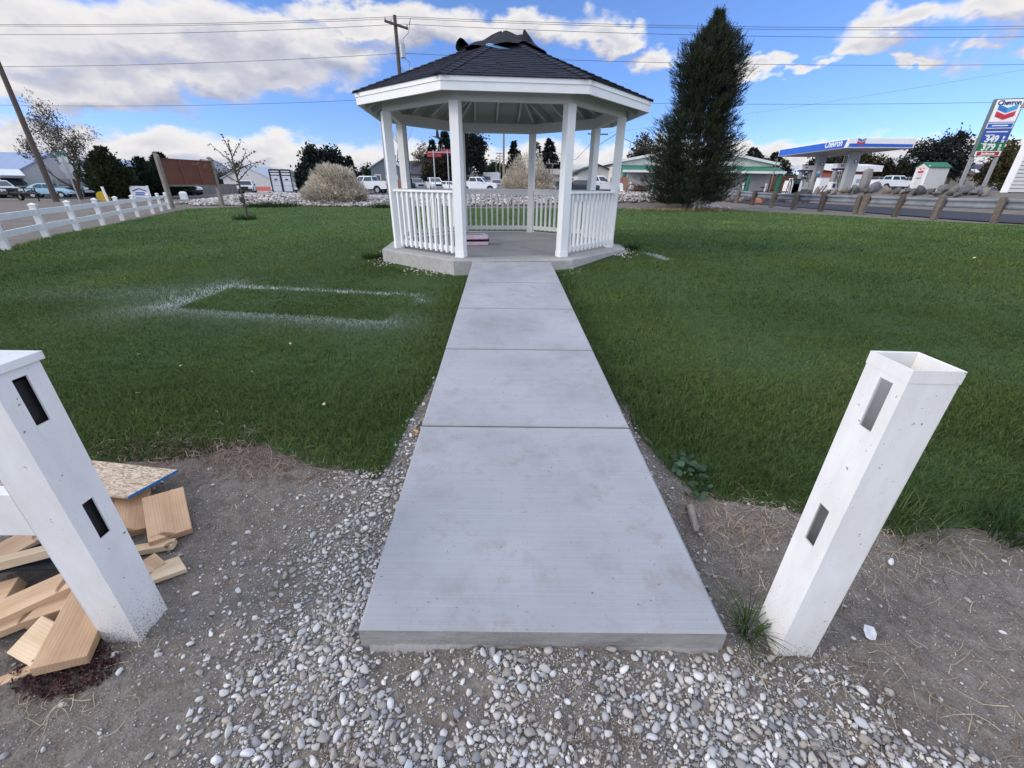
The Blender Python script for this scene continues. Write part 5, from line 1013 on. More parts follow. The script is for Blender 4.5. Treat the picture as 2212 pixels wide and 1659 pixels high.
# ================================================================== BUILDINGS
def gable(name, label, px, py, Y, deg, w, d, eave, ridge, wall, roofm, over=.35, axis='y', cat='house', windows=(), door=None, pos=None, trim=None, thick=.14):
    """ridge runs along local y when axis=='y' (gable faces -y); front wall is y=-d/2. windows: (wall, u0,u1,z0,z1)"""
    o = thing(name, label, cat, pos or place(px, py, Y), rad(deg)); w2, d2 = w/2, d/2; m = MB()
    if axis == 'y':
        m.prism([(-w2, -.5), (w2, -.5), (w2, eave), (0, ridge), (-w2, eave)], -d2, d2); m.build('wall', wall, o); r = MB(); s = (ridge-eave)/w2
        for sg in (-1, 1):
            a = (sg*(w2+over), eave-s*over+.01); b = (0, ridge+.01); r.prism([a, b, (b[0], b[1]+thick), (a[0], a[1]+thick)], -d2-over, d2+over)
    else:
        m.prism([(-d2, -.5), (d2, -.5), (d2, eave), (0, ridge), (-d2, eave)], -w2, w2, 'yz'); m.build('wall', wall, o); r = MB(); s = (ridge-eave)/d2
        for sg in (-1, 1):
            a = (sg*(d2+over), eave-s*over+.01); b = (0, ridge+.01); r.prism([a, b, (b[0], b[1]+thick), (a[0], a[1]+thick)], -w2-over, w2+over, 'yz')
    r.build('roof', roofm, o)
    for (wl, u0, u1, z0, z1) in windows:
        if wl == 'f': bx = (u0, u1, -d2-.03, -d2-.006, z0, z1); fr = (u0-.1, u1+.1, -d2-.02, -d2-.002, z0-.1, z1+.1)
        elif wl == 'l': bx = (-w2-.03, -w2-.006, u0, u1, z0, z1); fr = (-w2-.02, -w2-.002, u0-.1, u1+.1, z0-.1, z1+.1)
        else: bx = (w2+.006, w2+.03, u0, u1, z0, z1); fr = (w2+.002, w2+.02, u0-.1, u1+.1, z0-.1, z1+.1)
        f = MB().box(*fr).build('window', M['white'], o); MB().box(*bx).build('pane', M['glass'], f)
    if door: u0, u1, z1, dm = door; MB().box(u0, u1, -d2-.04, -d2-.004, 0, z1).build('door', dm, o)
    return o
GW = mat_siding((.62, .62, .60), .2); ROOFD = plain((.055, .06, .075), .85, .2, 2, bmp=.2); ROOFG = plain((.03, .06, .045), .8, .15, 2); ROOFM = plain((.30, .36, .48), .4, .06, 1, metal=.2)
xr = float(at(57, 400, 56)[0]); b = gable('metal_building', 'grey metal workshop with pale blue roof and roll-up door at the frame edge', 0, 0, 0, 0, 15, 9, 2.95, 4.9, mat_siding((.42, .42, .41), .3, 'X', .2), ROOFM, .2, 'x', cat='building', pos=(xr-7.5, 60.5, float(T(xr-7, 56))))
MB().box(2.0, 6.2, -4.55, -4.504, 0, 2.45).build('roller_door', mat_siding((.52, .55, .62), .25), b); m = MB(); m.box(1.85, 2.0, -4.56, -4.504, 0, 2.6); m.box(6.2, 6.35, -4.56, -4.504, 0, 2.6); m.box(2.0, 6.2, -4.56, -4.504, 2.45, 2.6); m.build('door_frame', M['navy'], b)
b = gable('warehouse', 'long low white warehouse behind the bare tree and dark trailer', 118, 424, 72, 2, 15, 12, 3.7, 4.1, plain((.66, .66, .63), .7, .06, 1), plain((.42, .47, .55), .5, .06), axis='x', cat='building', windows=[('f', -4.5, -2.0, 1.3, 2.5)])
MB().box(-7.6, 7.6, -7.4, -6.05, 2.75, 2.95).build('awning', plain((.30, .32, .33), .6), b)
gable('metal_building', 'pale blue-white metal shed showing between the two junipers', 281, 420, 66, -6, 5, 8, 3.5, 4.3, mat_siding((.60, .66, .76), .3, 'X', .2), ROOFM, cat='building')
gable('house', 'small grey A-roofed house beyond the sapling and dark shrubs', 470, 412, 130, 15, 9, 12, 3.4, 7.2, GW, plain((.22, .23, .26), .8), windows=[('f', -1, 1, 1.2, 2.4)])
gable('house', 'white low gabled house beyond the jeep and livestock trailer', 566, 410, 105, -4, 11, 9, 2.6, 5.0, mat_siding((.66, .66, .66), .25), plain((.40, .44, .50), .7), windows=[('f', -2, -.6, 1, 2)])
MB_ = MB(); o = thing('barrier_panel', 'low red-orange barrier panel by the road behind the jeep', 'barrier', place(566, 412.5, 80)); MB_.box(-2.3, 1.6, -.05, .05, .45, 1.1).build('panel', plain((.62, .16, .13), .6), o); [MB().box(a-.06, a+.06, -.06, .06, 0, .44).build('leg', M['steel'], o) for a in (-2, 1.3)]
gable('house', 'grey-blue house with white eaves beside the gazebo corner', 848, 409, 74, 6, 4.6, 8, 3.3, 4.6, mat_siding((.17, .20, .22), .2), plain((.50, .51, .52), .7), windows=[('f', -1.7, -1.0, 1.0, 2.3), ('f', .5, 1.5, 1, 2.2)])
gable('house', 'low house with dark slate roof left of the red sign', 892, 409, 88, -5, 6.5, 7, 2.9, 4.9, mat_siding((.30, .31, .32), .2), ROOFD, axis='x', windows=[('f', -2.4, -1.4, 1, 2)])
gable('shed', 'low beige shed roof behind the second pale bush', 1226, 409, 80, 0, 5.8, 6, 2.5, 3.3, plain((.40, .37, .32), .8), plain((.28, .25, .22), .8), axis='x', cat='shed')
def slat_fence(name, label, px0, px1, py, Y0, Y1, h, mat, cat='fence', n=None):
    a = np.array(place(px0, py, Y0)); b = np.array(place(px1, py, Y1)); o = thing(name, label, cat, tuple(a), math.atan2(b[1]-a[1], b[0]-a[0])); Ln = float(np.hypot(*(b-a)[:2])); dz = float(b[2]-a[2])
    MB().add([(0, -.02, -.1), (Ln, -.02, dz-.1), (Ln, .02, dz-.1), (0, .02, -.1), (0, -.02, h), (Ln, -.02, dz+h), (Ln, .02, dz+h), (0, .02, h)], [(3, 2, 1, 0), (4, 5, 6, 7)]+[(i, (i+1) % 4, (i+1) % 4+4, i+4) for i in range(4)]).build('panel', mat, o)
    for k in range(int(Ln/2.4)+1): x = min(k*2.4, Ln); MB().box(x-.06, x+.06, -.08, -.025, -.1+dz*x/Ln, h+.06+dz*x/Ln).build('post', mat, o)
    return o
slat_fence('wooden_fence', 'brownish grey board fence behind the dark cars between gazebo posts', 1160, 1330, 411, 70, 64, 1.9, M['greyfence'])
slat_fence('wooden_fence', 'low tan board fence behind the white pickup by the pale bush', 812, 868, 410, 66, 66, 1.6, M['cedar'])
slat_fence('wooden_fence', 'reddish cedar fence running from the white building towards the spruce', 1318, 1355, 411, 57, 50, 1.75, M['cedar'])
slat_fence('wooden_fence', 'cedar fence panel beyond the green corner column', 1636, 1722, 411, 62, 66, 1.8, M['cedar'])
slat_fence('wooden_fence', 'long grey fence along the road towards the jeep', 437, 520, 413, 70, 84, 1.5, M['greyfence'])
# white hall with green porch
x0 = at(1318, 364, 60)[0]; x1 = at(1678, 357, 60)[0]; cx = (x0+x1)/2; w = x1-x0-.9; zg = float(T(cx, 60)); HE = zt(1660, 356, 60)-zg; HR = HE+1.75
hall = gable('hall', 'wide white building with green porch roof behind the big spruce', 0, 0, 60, 0, w, 16, HE, HR, plain((.68, .67, .63), .8, .06, 1.2, bmp=.1), M['white'], .5, pos=(cx, 68, zg), cat='building', thick=.28)
pz = HE-.95; m = MB(); wp = w*.47
m.prism([(-8.0-2.6, pz), (-8.0, pz+.55), (-8.0, pz+.75), (-8.0-2.6, pz+.15)], -wp, wp+.9, 'yz'); m.build('porch_roof', M['green'], hall); MB().box(-wp-.02, wp+.92, -8.0-2.66, -8.0-2.58, pz-.12, pz+.14).build('porch_fascia', M['white'], hall)
for xx in np.linspace(-wp+.3, wp+.5, 6): MB().tube([(xx, -10.3, -.3), (xx, -10.3, pz)], .26, 10).build('column', M['green'], hall)
for xx in np.linspace(-wp+1.2, wp-1, 7): MB().tube([(xx, -10.4, -.2), (xx, -10.4, .95), (xx, -10.4, 1.1), (xx, -10.4, 1.2)], [.09, .09, .14, .05], 8).build('baluster_post', M['white'], hall)
MB().box(-2, 2, -8.05, -8.004, 0, 2.3).build('door', M['green'], hall)
wing = gable('side_wing', '', 0, 0, 0, 0, 5, 12, HE-1.0, HE-.1, plain((.66, .64, .58), .8, .06, 1.2), ROOFG, .5, pos=(-w/2-2.2, -3.2, 0)); 
for ch in list(wing.children): ch.name = {'wall': 'side_wall', 'roof': 'side_roof'}.get(ch.name.split('.')[0], ch.name); ch.parent = hall; ch.location = (-w/2-1.6, 1.0, 0)
bpy.data.objects.remove(wing)
# right lap-sided building, tall
x, y, z = place(2147, 424, 37); sb = thing('sided_building', 'tall white lap-sided wall end at the right frame edge beyond the guardrail', 'building', (x+.9, y, z+.05), rad(0)); hS = zt(2236, 228, 37)-z
MB().box(0, 9, 0, .5, -.0, hS).build('wall', plain((.20, .195, .185), .8), sb); m = MB(); [m.box(0, 9, -.07, -.002, k*.27+.045, k*.27+.27) for k in range(int(hS/.27))]; m.build('lap_boards', plain((.68, .67, .64), .6, .05, 1), sb)
MB().box(-.6, 9.5, -.9, 1.4, hS, hS+.22).build('roof', plain((.32, .28, .25), .7), sb); MB().box(-.06, -.0, -.05, .5, 0, hS).build('corner_trim', M['trim'], sb)
for a in (.3, 8.5): MB().box(a-.15, a+.15, .1, .4, -.7, -.002).build('pier', M['concside'], sb)
# two storey grey house
x, y, z = place(2092, 411, 120); h2 = gable('house', 'two-storey grey house with many white-framed windows by the price sign', 0, 0, 0, -14, 9.6, 8, 4.5, 5.9, mat_siding((.13, .15, .18), .22), ROOFD, axis='x', pos=(x, y, z), windows=[('f', a, a+.95, zz_, zz_+1.25) for zz_ in (.7, 2.8) for a in (-4.4, -2.2, -.5, 1.4, 2.6, 3.7)])
MB().box(-4.8, -2.6, -5.4, -4.01, 0, 4.0).build('bay', mat_siding((.62, .62, .62), .22), h2); MB().prism([(-5.1, 4.0), (-3.7, 4.8), (-2.3, 4.0)], -5.7, -3.9).build('bay_roof', M['white'], h2)
gable('house', 'tan low house with brown roof behind the station pickup', 2000, 411, 100, 12, 12, 9, 2.9, 4.9, plain((.52, .46, .36), .8), plain((.09, .055, .05), .8), axis='x', windows=[('f', -4, -2.8, 1, 2.1), ('f', 2, 3.4, 1, 2.1)])
gable('store', 'low store with white fascia and reddish front behind the fuel pumps', 1806, 411, 84, 0, 6.0, 6, 2.9, 3.2, plain((.32, .10, .08), .8), plain((.72, .72, .71), .6), 1.0, axis='x', cat='building', thick=.9)
# chain link fence beyond the station
a = place(1858, 411, 78); b_ = place(1990, 411, 78); cf = thing('chain_fence', 'chain-link fence on galvanised posts behind the station pickup', 'fence', a); Ln = b_[0]-a[0]; m = MB()
for k in range(int(Ln/.16)): x = k*.16; m.quad((x-.008, 0, .1), (x+.008, 0, .1), (min(Ln, x+1.0)+.008, 0, 1.9), (min(Ln, x+1.0)-.008, 0, 1.9)); m.quad((x-.008, .01, 1.9), (x+.008, .01, 1.9), (min(Ln, x+1.0)+.008, .01, .1), (min(Ln, x+1.0)-.008, .01, .1))
m.build('mesh_panel', M['galv'], cf); [MB().tube([(x, 0, -.1), (x, 0, 2.0)], .045, 6).build('post', M['galv'], cf) for x in np.arange(0, Ln, 2.5)]; MB().tube([(0, 0, 1.95), (Ln, 0, 1.95)], .03, 6).build('top_rail', M['galv'], cf)

# ================================================================== FUEL STATION
LW = plain((.80, .80, .79), .4, .03, 1)
def chevrons(par, s, loc, rot, th=.03):   # two stacked V bands
    o1 = MB(); o2 = MB(); o3 = MB()
    o1.prism([(-s, .95*s), (0, .55*s), (0, -.0*s), (-s, .4*s)], -th, 0); o2.prism([(0, .55*s), (s, .95*s), (s, .4*s), (0, 0)], -th, 0)
    o3.prism([(-s, .22*s), (0, -.18*s), (s, .22*s), (s, -.35*s), (0, -.75*s), (-s, -.35*s)], -th, 0)
    for m, mt in ((o1, plain((.03, .17, .50), .4)), (o2, M['cyan']), (o3, plain((.55, .03, .05), .4))):
        o = m.build('emblem', mt, par); o.location = loc; o.rotation_euler = rot
CY0 = 52.; CX0 = float(at(1831, 310, CY0)[0]); CX1, CY1 = CX0+6.9, CY0+14.8; cz0 = zt(1831, 319.4, CY0); ch = zt(1831, 298, CY0)-cz0
cn = thing('fuel_canopy', 'blue and white flat fuel station canopy on two grey columns', 'canopy', (CX0, CY0, float(T(40, 50))), rad(-4)); zb = cz0-cn.location.z; w, d = CX1-CX0, CY1-CY0
MB().box(0, w, 0, d, zb, zb+ch).build('fascia', LW, cn, .03); MB().box(.15, w-.15, .15, d-.15, zb-.05, zb-.003).build('soffit', plain((.42, .43, .45), .6, .05, .5), cn)
MB().prism([(.45, zb+.05), (d-.2, zb+.05), (d-.2, zb+ch-.14), (.2, zb+ch-.14)], -.03, -.004, 'yz').build('blue_band', M['blue'], cn); MB().prism([(.15, zb+.10), (w-.2, zb+.10), (w-.15, zb+.36), (.25, zb+.42)], -.03, -.004).build('blue_band', M['blue'], cn)
text_mesh('lettering', 'Chevron', .95, LW, cn, (-.036, 2.45, zb+.55), (PI/2, 0, -PI/2), .01, .95, .02); chevrons(cn, .40, (1.35, -.006, zb+ch*.60), (0, 0, 0))
for (x, y) in ((CX0+3.6, CY0+4.0), (CX0+3.6, CY0+10.6)):
    c = MB().box(x-CX0-.5, x-CX0+.5, y-CY0-.32, y-CY0+.32, -.4, zb-.055).build('column', plain((.40, .42, .44), .55, .05, .8), cn, .02)
    MB().tube([(x-CX0+.1, y-CY0-.325, 3.1), (x-CX0+.1, y-CY0-.36, 3.1)], .2, 14).build('round_badge', M['navy'], c); MB().tube([(x-CX0+.1, y-CY0-.361, 3.1), (x-CX0+.1, y-CY0-.37, 3.1)], .13, 12).build('badge_centre', LW, c)
    if y > CY0+6: [MB().box(x-CX0-.22, x-CX0+.12, y-CY0-.35, y-CY0-.326, a, a+.32).build('notice', mt, c) for a, mt in ((2.0, LW), (1.66, M['cyan']), (1.32, M['navy']), (.98, M['navy']))]
for k in range(3): MB().tube([(3.05+k*.22, 4.9, -.3), (3.05+k*.22, 4.9, zb-.06)], .055, 6).build('vent_pipe', M['steel'], cn)
def pump(label, x, y):
    o = thing('fuel_pump', label, 'fuel pump', (x, y, float(T(x, y))), 0, 'fuel pumps under the canopy')
    MB().box(-.75, .75, -.35, .35, 0, .95).build('cabinet', LW, o, .02); MB().box(-1.0, 1.0, -.6, .6, -.3, .12).build('island_curb', M['concside'], o, .03)
    for s in (-.6, .6): MB().box(s-.12, s+.12, -.25, .25, .95, 2.25).build('side_column', M['steel'], o)
    MB().box(-.3, .3, -.22, .22, .95, 1.75).build('dispenser_head', plain((.55, .57, .58), .5, .2, 5), o); MB().box(-.22, .22, -.235, -.222, 1.3, 1.6).build('screen', M['navy'], o); MB().box(-.85, .85, -.4, .4, 2.25, 2.95).build('top_sign', LW, o, .02); MB().box(-.86, .86, -.41, .41, 2.24, 2.42).build('blue_stripe', M['navy'], o)
    chevrons(o, .17, (-.25, -.412, 2.70), (0, 0, 0), .01); MB().box(-.62, -.32, -.36, -.352, .3, .75).build('panel_badge', M['navy'], o)
    for s in (-.35, .45): MB().tube([(s, -.3, 1.5), (s+.1, -.55, .9), (s+.25, -.5, .35), (s+.3, -.36, .6), (s+.28, -.3, 1.2)], .025, 6).build('hose', M['rubber'], o)
pump('farther fuel pump, between the hall corner column and the canopy column', *[float(at(1729, 410, 63)[0]), 63.0]); pump('nearer fuel pump between the two canopy columns', *[float(at(1802, 412, 57)[0]), 57.0])
def box_thing(name, label, cat, px, py, Y, w, d, h, mat, parts=(), rz=0., bev=.02):
    o = thing(name, label, cat, place(px, py, Y), rad(rz)); MB().box(-w/2, w/2, -d/2, d/2, -.1, h).build('body', mat, o, bev)
    for nm, bx, mt in parts: MB().box(*bx).build(nm, mt, o)
    return o
box_thing('ice_chest', 'white ice chest standing before the nearer fuel pump', 'ice chest', 1770, 414, 50, 1.0, .7, 1.35, LW, (('lid', (-.52, .52, -.37, .37, 1.36, 1.44), M['steel']),))
box_thing('propane_cage', 'white cabinet beside the farther fuel pump', 'cabinet', 1709, 412, 54, 1.7, .8, 1.0, LW, (('top_panel', (-.8, .8, -.38, .38, 1.01, 1.3), LW),))
box_thing('notice_panel', 'white notice panel with blue foot beside the tall pointed boulder', 'sign', 1851, 413, 46.5, 1.3, .08, 1.55, LW, (('blue_foot', (-.64, .64, -.06, -.041, .02, .45), M['blue']), ('text_block', (-.4, .4, -.05, -.041, .8, 1.15), plain((.3, .4, .55), .6, .3, 9))), rz=-8)
box_thing('orange_sign', 'small orange sign board stuck in the bank by the rusty hay rake', 'sign', 1640, 414, 44, 1.0, .05, .8, M['orange'], (('text_block', (-.3, .3, -.034, -.026, .3, .6), plain((.75, .5, .35), .6)),))
box_thing('bollard', 'white round-topped bollard right of the cedar panel', 'bollard', 1702, 413, 53, .26, .26, 1.7, LW, (('cap', (-.15, .15, -.15, .15, 1.701, 1.8), LW),))
box_thing('trash_bin', 'dark green bin next to the white bollard', 'bin', 1712, 413, 54, .8, .8, 1.35, plain((.02, .06, .055), .6), (('lid', (-.42, .42, -.42, .42, 1.351, 1.45), M['black']),))
# rusty hay rake
def rim(m, c, r, t=.035, n=26, yaw=0):
    pts = [Vector((r*math.cos(2*PI*k/n)*math.cos(yaw), r*math.cos(2*PI*k/n)*math.sin(yaw), r*math.sin(2*PI*k/n)))+Vector(c) for k in range(n+1)]; m.tube(pts, t, 6)
    for k in range(8): a = 2*PI*k/8; m.tube([c, (c[0]+r*math.cos(a)*math.cos(yaw), c[1]+r*math.cos(a)*math.sin(yaw), c[2]+r*math.sin(a))], .014, 4)
hr = thing('hay_rake', 'rusty antique hay rake with big thin iron wheels on the bank', 'farm machine', place(1640, 413, 44.5)); m = MB(); rim(m, (-2.2, 0, .85), .85, .04, 26, .5); m.build('wheel', M['rust'], hr); m = MB(); rim(m, (2.9, .2, 1.0), 1.1, .045, 26, .9); m.build('wheel', M['rust'], hr)
m = MB(); m.tube([(-2.2, 0, .85), (2.9, .2, 1.0)], .07, 6).tube([(-1.8, .3, .7), (2.5, .6, .85)], .05, 6).tube([(-1.2, 0, .9), (-.2, -1.2, .4)], .05, 6).tube([(1, 0, .9), (-.2, -1.2, .4)], .05, 6); [m.tube([(a, .3, .85), (a, .75, .6), (a, .7, .15), (a, .4, .05)], .02, 4) for a in np.linspace(-1.7, 2.3, 16)]; m.build('frame', M['rust'], hr)
m = MB(); m.tube([(.2, 0, .9), (.2, -.1, 1.35)], .03, 5); m.sphere((.2, -.1, 1.4), .26, 12, 6, (1, 1, .3)); m.build('seat', M['rust'], hr)
pl = thing('plough', 'rusty horse plough with long handle among the boulders', 'farm machine', place(1757, 413, 43.5)); m = MB(); m.tube([(-1.2, 0, .3), (0, 0, .5), (.5, 0, .4), (1.1, 0, 1.6)], .06, 6); m.tube([(-.3, .2, .3), (.3, .25, .5), (1.0, .3, 1.5)], .05, 6); m.build('beam', M['rust'], pl); m = MB(); rim(m, (-.5, -.1, .5), .5, .05, 18, .3); m.build('wheel', M['rust'], pl)
# price sign
x, y, z = place(2095, 411, 45); ps = thing('price_sign', 'tall fuel price sign with red and blue emblem on two steel legs', 'sign', (x, y, z), rad(-16)); HT = zt(2176, 213, 45)-z; ww = 1.06; f = lambda a: HT*(1-a)
for s in (-1, 1): MB().box(s*(ww-.12)-.12, s*(ww-.12)+.12, -.12, .12, -.3, f(.605)).build('leg', M['steel'], ps)
MB().box(-ww, ww, -.22, .22, f(.60), f(0)).build('cabinet', plain((.14, .17, .17), .5, .1, 1), ps, .03)
def pan(nm, a, b, mt, mx=.10): return MB().box(-ww+mx, ww-mx, -.245, -.222, f(b), f(a)).build(nm, mt, ps)
LM = plain((.85, .85, .83), .35, .02, 1); pan('emblem_panel', .012, .238, LM); pan('brand_band', .246, .305, LM); MB().box(-ww+.16, ww-.16, -.26, -.247, f(.297), f(.254)).build('blue_strip', M['blue'], ps)
pb = pan('price_panel', .312, .448, plain((.04, .10, .42), .4, .05, 1)); pg_ = pan('price_panel', .452, .538, plain((.015, .20, .07), .4, .05, 1)); pan('store_panel', .544, .598, LM)
text_mesh('lettering', 'Chevron', .50, M['navy'], ps, (0, -.25, f(.045)), (PI/2, 0, 0), .006, .95, .02); chevrons(ps, .70, (0, -.248, f(.148)), (0, 0, 0), .02)
for s_, a in (('349', .418), ('379', .505)):
    text_mesh('price_digits', s_, .74, LM, ps, (-.17, -.25, f(a)), (PI/2, 0, 0), .006, .9, .03); text_mesh('price_digits', '9', .36, LM, ps, (.68, -.25, f(a-.012)), (PI/2, 0, 0), .006, .9, .02); MB().box(.56, .82, -.256, -.249, f(a+.014), f(a+.009)).build('fraction_bar', LM, ps); text_mesh('price_digits', '10', .24, LM, ps, (.69, -.25, f(a+.026)), (PI/2, 0, 0), .006, .9, .01)
MB().box(-.8, .8, -.256, -.247, f(.345), f(.335)).build('small_print', LM, ps); MB().box(-.8, -.1, -.256, -.247, f(.378), f(.370)).build('small_print', LM, ps); MB().box(-.85, -.4, -.256, -.247, f(.466), f(.459)).build('small_print', LM, ps)
MB().box(-.84, .84, -.262, -.247, f(.592), f(.551)).build('red_pill', M['red'], ps, .1); text_mesh('lettering', 'Jacksons', .30, LM, ps, (0, -.268, f(.5715)), (PI/2, 0, 0), .006, 1.0, .012); MB().box(-.6, .6, -.268, -.262, f(.281), f(.27)).build('small_print', LM, ps)
# cash machine hut
x, y, z = place(1996, 412, 46); z = zt(1996, 411.5, 46); at_ = gable('kiosk', 'small white kiosk hut with green roof and red cash machine sign', 0, 0, 0, -3, 1.95, 1.5, zt(2010, 362, 46)-z, zt(2010, 362, 46)-z+.38, mat_siding((.82, .82, .81), .24, 'Z', .6), M['green'], .1, 'x', 'kiosk', pos=(x, y, z), thick=.08)
for (nm, y0, y1, z0, z1, mt) in (('door', -.36, .36, 0, 1.9, plain((.60, .60, .58), .5)),): MB().box(-.995, -.978, y0, y1, z0, z1).build(nm, mt, at_)
MB().box(-1.02, -.997, -.34, .34, 1.62, 2.0).build('red_sign', plain((.55, .03, .05), .4), at_); text_mesh('lettering', 'ATM', .32, LM, at_, (-1.026, -.01, 1.81), (PI/2, 0, -PI/2), .004, 1.1, .012)
for a, mt in ((1.55, M['red']), (1.3, plain((.7, .5, .5), .5)), (1.05, plain((.16, .10, .14), .5))): MB().box(-1.004, -.997, -.28, .28, a, a+.08).build('sign_line', mt, at_)
for (a, b_) in ((-1.0, 1),): MB().box(-.995, -.978, -.752, -.69, 0, 2.2).build('corner_trim', LM, at_); MB().box(-.978, -.91, -.775, -.752, 0, 2.2).build('corner_trim', LM, at_)
# chairs and machinery scraps by the cedar fence
ch_ = thing('patio_chair', 'white garden chair in front of the cedar fence end', 'chair', place(1347, 413, 47.5), rad(40)); MB().box(-.28, .28, -.28, .28, .42, .46).build('seat', LM, ch_); MB().add([(-.28, .26, .46), (.28, .26, .46), (.34, .42, 1.05), (.2, .46, 1.18), (-.2, .46, 1.18), (-.34, .42, 1.05)]+[(a, b+.03, c) for a, b, c in [(-.28, .26, .46), (.28, .26, .46), (.34, .42, 1.05), (.2, .46, 1.18), (-.2, .46, 1.18), (-.34, .42, 1.05)]], [(0, 1, 2, 3, 4, 5), (11, 10, 9, 8, 7, 6)]).build('backrest', LM, ch_)
for a in (-.24, .24):
    for b in (-.24, .24): MB().box(a-.03, a+.03, b-.03, b+.03, 0, .42).build('leg', LM, ch_)
rg_ = thing('rusty_machine', 'rusty red farm machine parked by the cedar fence beside the spruce', 'farm machine', place(1378, 414, 46)); m = MB(); rim(m, (-.7, 0, .55), .55, .05, 20, .4); rim(m, (.8, 0, .5), .5, .05, 20, .4); m.tube([(-.7, 0, .55), (.8, 0, .5)], .08, 6).box(-.4, .6, -.3, .3, .6, .95).box(-1.0, 1.2, -.08, .08, .5, .62); m.build('frame', M['rust'], rg_)

# ================================================================== TREES
def branchy(mb, p, d, L_, r, depth, spread=.55, up=.25, tips=None, k=3):
    pts = [p]; rs = [r]; q = p.copy(); dd = d.copy()
    for i in range(4):
        dd = (dd+Vector((random.gauss(0, .13), random.gauss(0, .13), random.gauss(0, .08)+up*.12))).normalized(); q = q+dd*L_/4; pts.append(q.copy()); rs.append(r*(1-.16*(i+1)))
    mb.tube(pts, rs, 6 if depth > 1 else 4, cap=False)
    if tips is not None: tips += [(pts[j], dd.copy()) for j in ((2, 3, 4) if depth < 2 else (4,))]
    if depth > 0:
        for j in range(k):
            t = random.choice((2, 3, 4, 4)); nd = (dd+Vector((random.gauss(0, spread), random.gauss(0, spread), random.gauss(up, .25)))).normalized(); branchy(mb, pts[t].copy(), nd, L_*random.uniform(.55, .8), rs[t]*.62, depth-1, spread, up, tips, k)
def broad(name, label, px, py, Y, top, crown, n, leaf, col, cv=.35, tr=.2, bark='bark', cat='tree', group=None, depth=2, stem=None, dens=1.):
    """crown: list of (px, py, rx_px, ry_px) lobes measured in the photo"""
    x, y, z = place(px, py, Y); o = thing(name, label, cat, (x, y, z), 0, group); s = Y/810.
    lobes = []
    for (a, b, rx, ry) in crown: q = at(a, b, Y); lobes.append((q[0]-x, random.uniform(-.35, .35)*rx*s, q[2]-z, rx*s, max(rx, ry)*s*.8, ry*s))
    mb = MB(); zt0 = lobes[0][2]-lobes[0][5]*.6; mb.tube([(0, 0, -.2), (0, 0, max(.4, zt0*.6)), (lobes[0][0]*.5, 0, max(.8, lobes[0][2]))], [tr, tr*.8, tr*.45], 8)
    for (a, b, c, rx, ry, rz_) in lobes: mb.tube([(a*.2, 0, max(.3, zt0*.5)), (a*.6, b*.5, c-rz_*.5), (a, b, c+rz_*.2)], [tr*.5, tr*.32, tr*.1], 6); [mb.tube([(a, b, c-rz_*.3), (a+rx*random.uniform(-.8, .8), b+ry*random.uniform(-.7, .7), c+rz_*random.uniform(-.2, .8))], [tr*.18, tr*.05], 4) for _ in range(4)]
    mb.build('trunk', M[bark], o)
    tot = sum(l[3]*l[5] for l in lobes); P = []; CC = []
    for (a, b, c, rx, ry, rz_) in lobes:
        k = int(n*rx*rz_/tot); nc = max(6, int(k/55)); u = unit(RNG.normal(size=(nc, 3)))*RNG.uniform(.25, 1.0, (nc, 1))**.6; cc = np.array([a, b, c])+u*np.array([rx, ry, rz_]); sz = RNG.uniform(.12, .30, (nc, 1))*min(rx, rz_)*1.15+leaf*.8; id_ = RNG.integers(0, nc, k); P.append(cc[id_]+RNG.normal(size=(k, 3))*sz[id_]*.62); CC.append(np.asarray(col)*(1+cv*RNG.normal(size=(nc, 1))).clip(.45, 1.8)[id_])
    P = np.concatenate(P); CC = np.concatenate(CC); ok = P[:, 2] > .15; P, CC = P[ok], CC[ok]; D = unit(RNG.normal(size=P.shape)+np.array([0, 0, .2]))
    V, F, C = leaf_quads(P, D, leaf*RNG.uniform(.6, 1.5, len(P)), leaf*.62, CC, .2); npmesh('crown', V, F, M_LEAF, C, o); return o
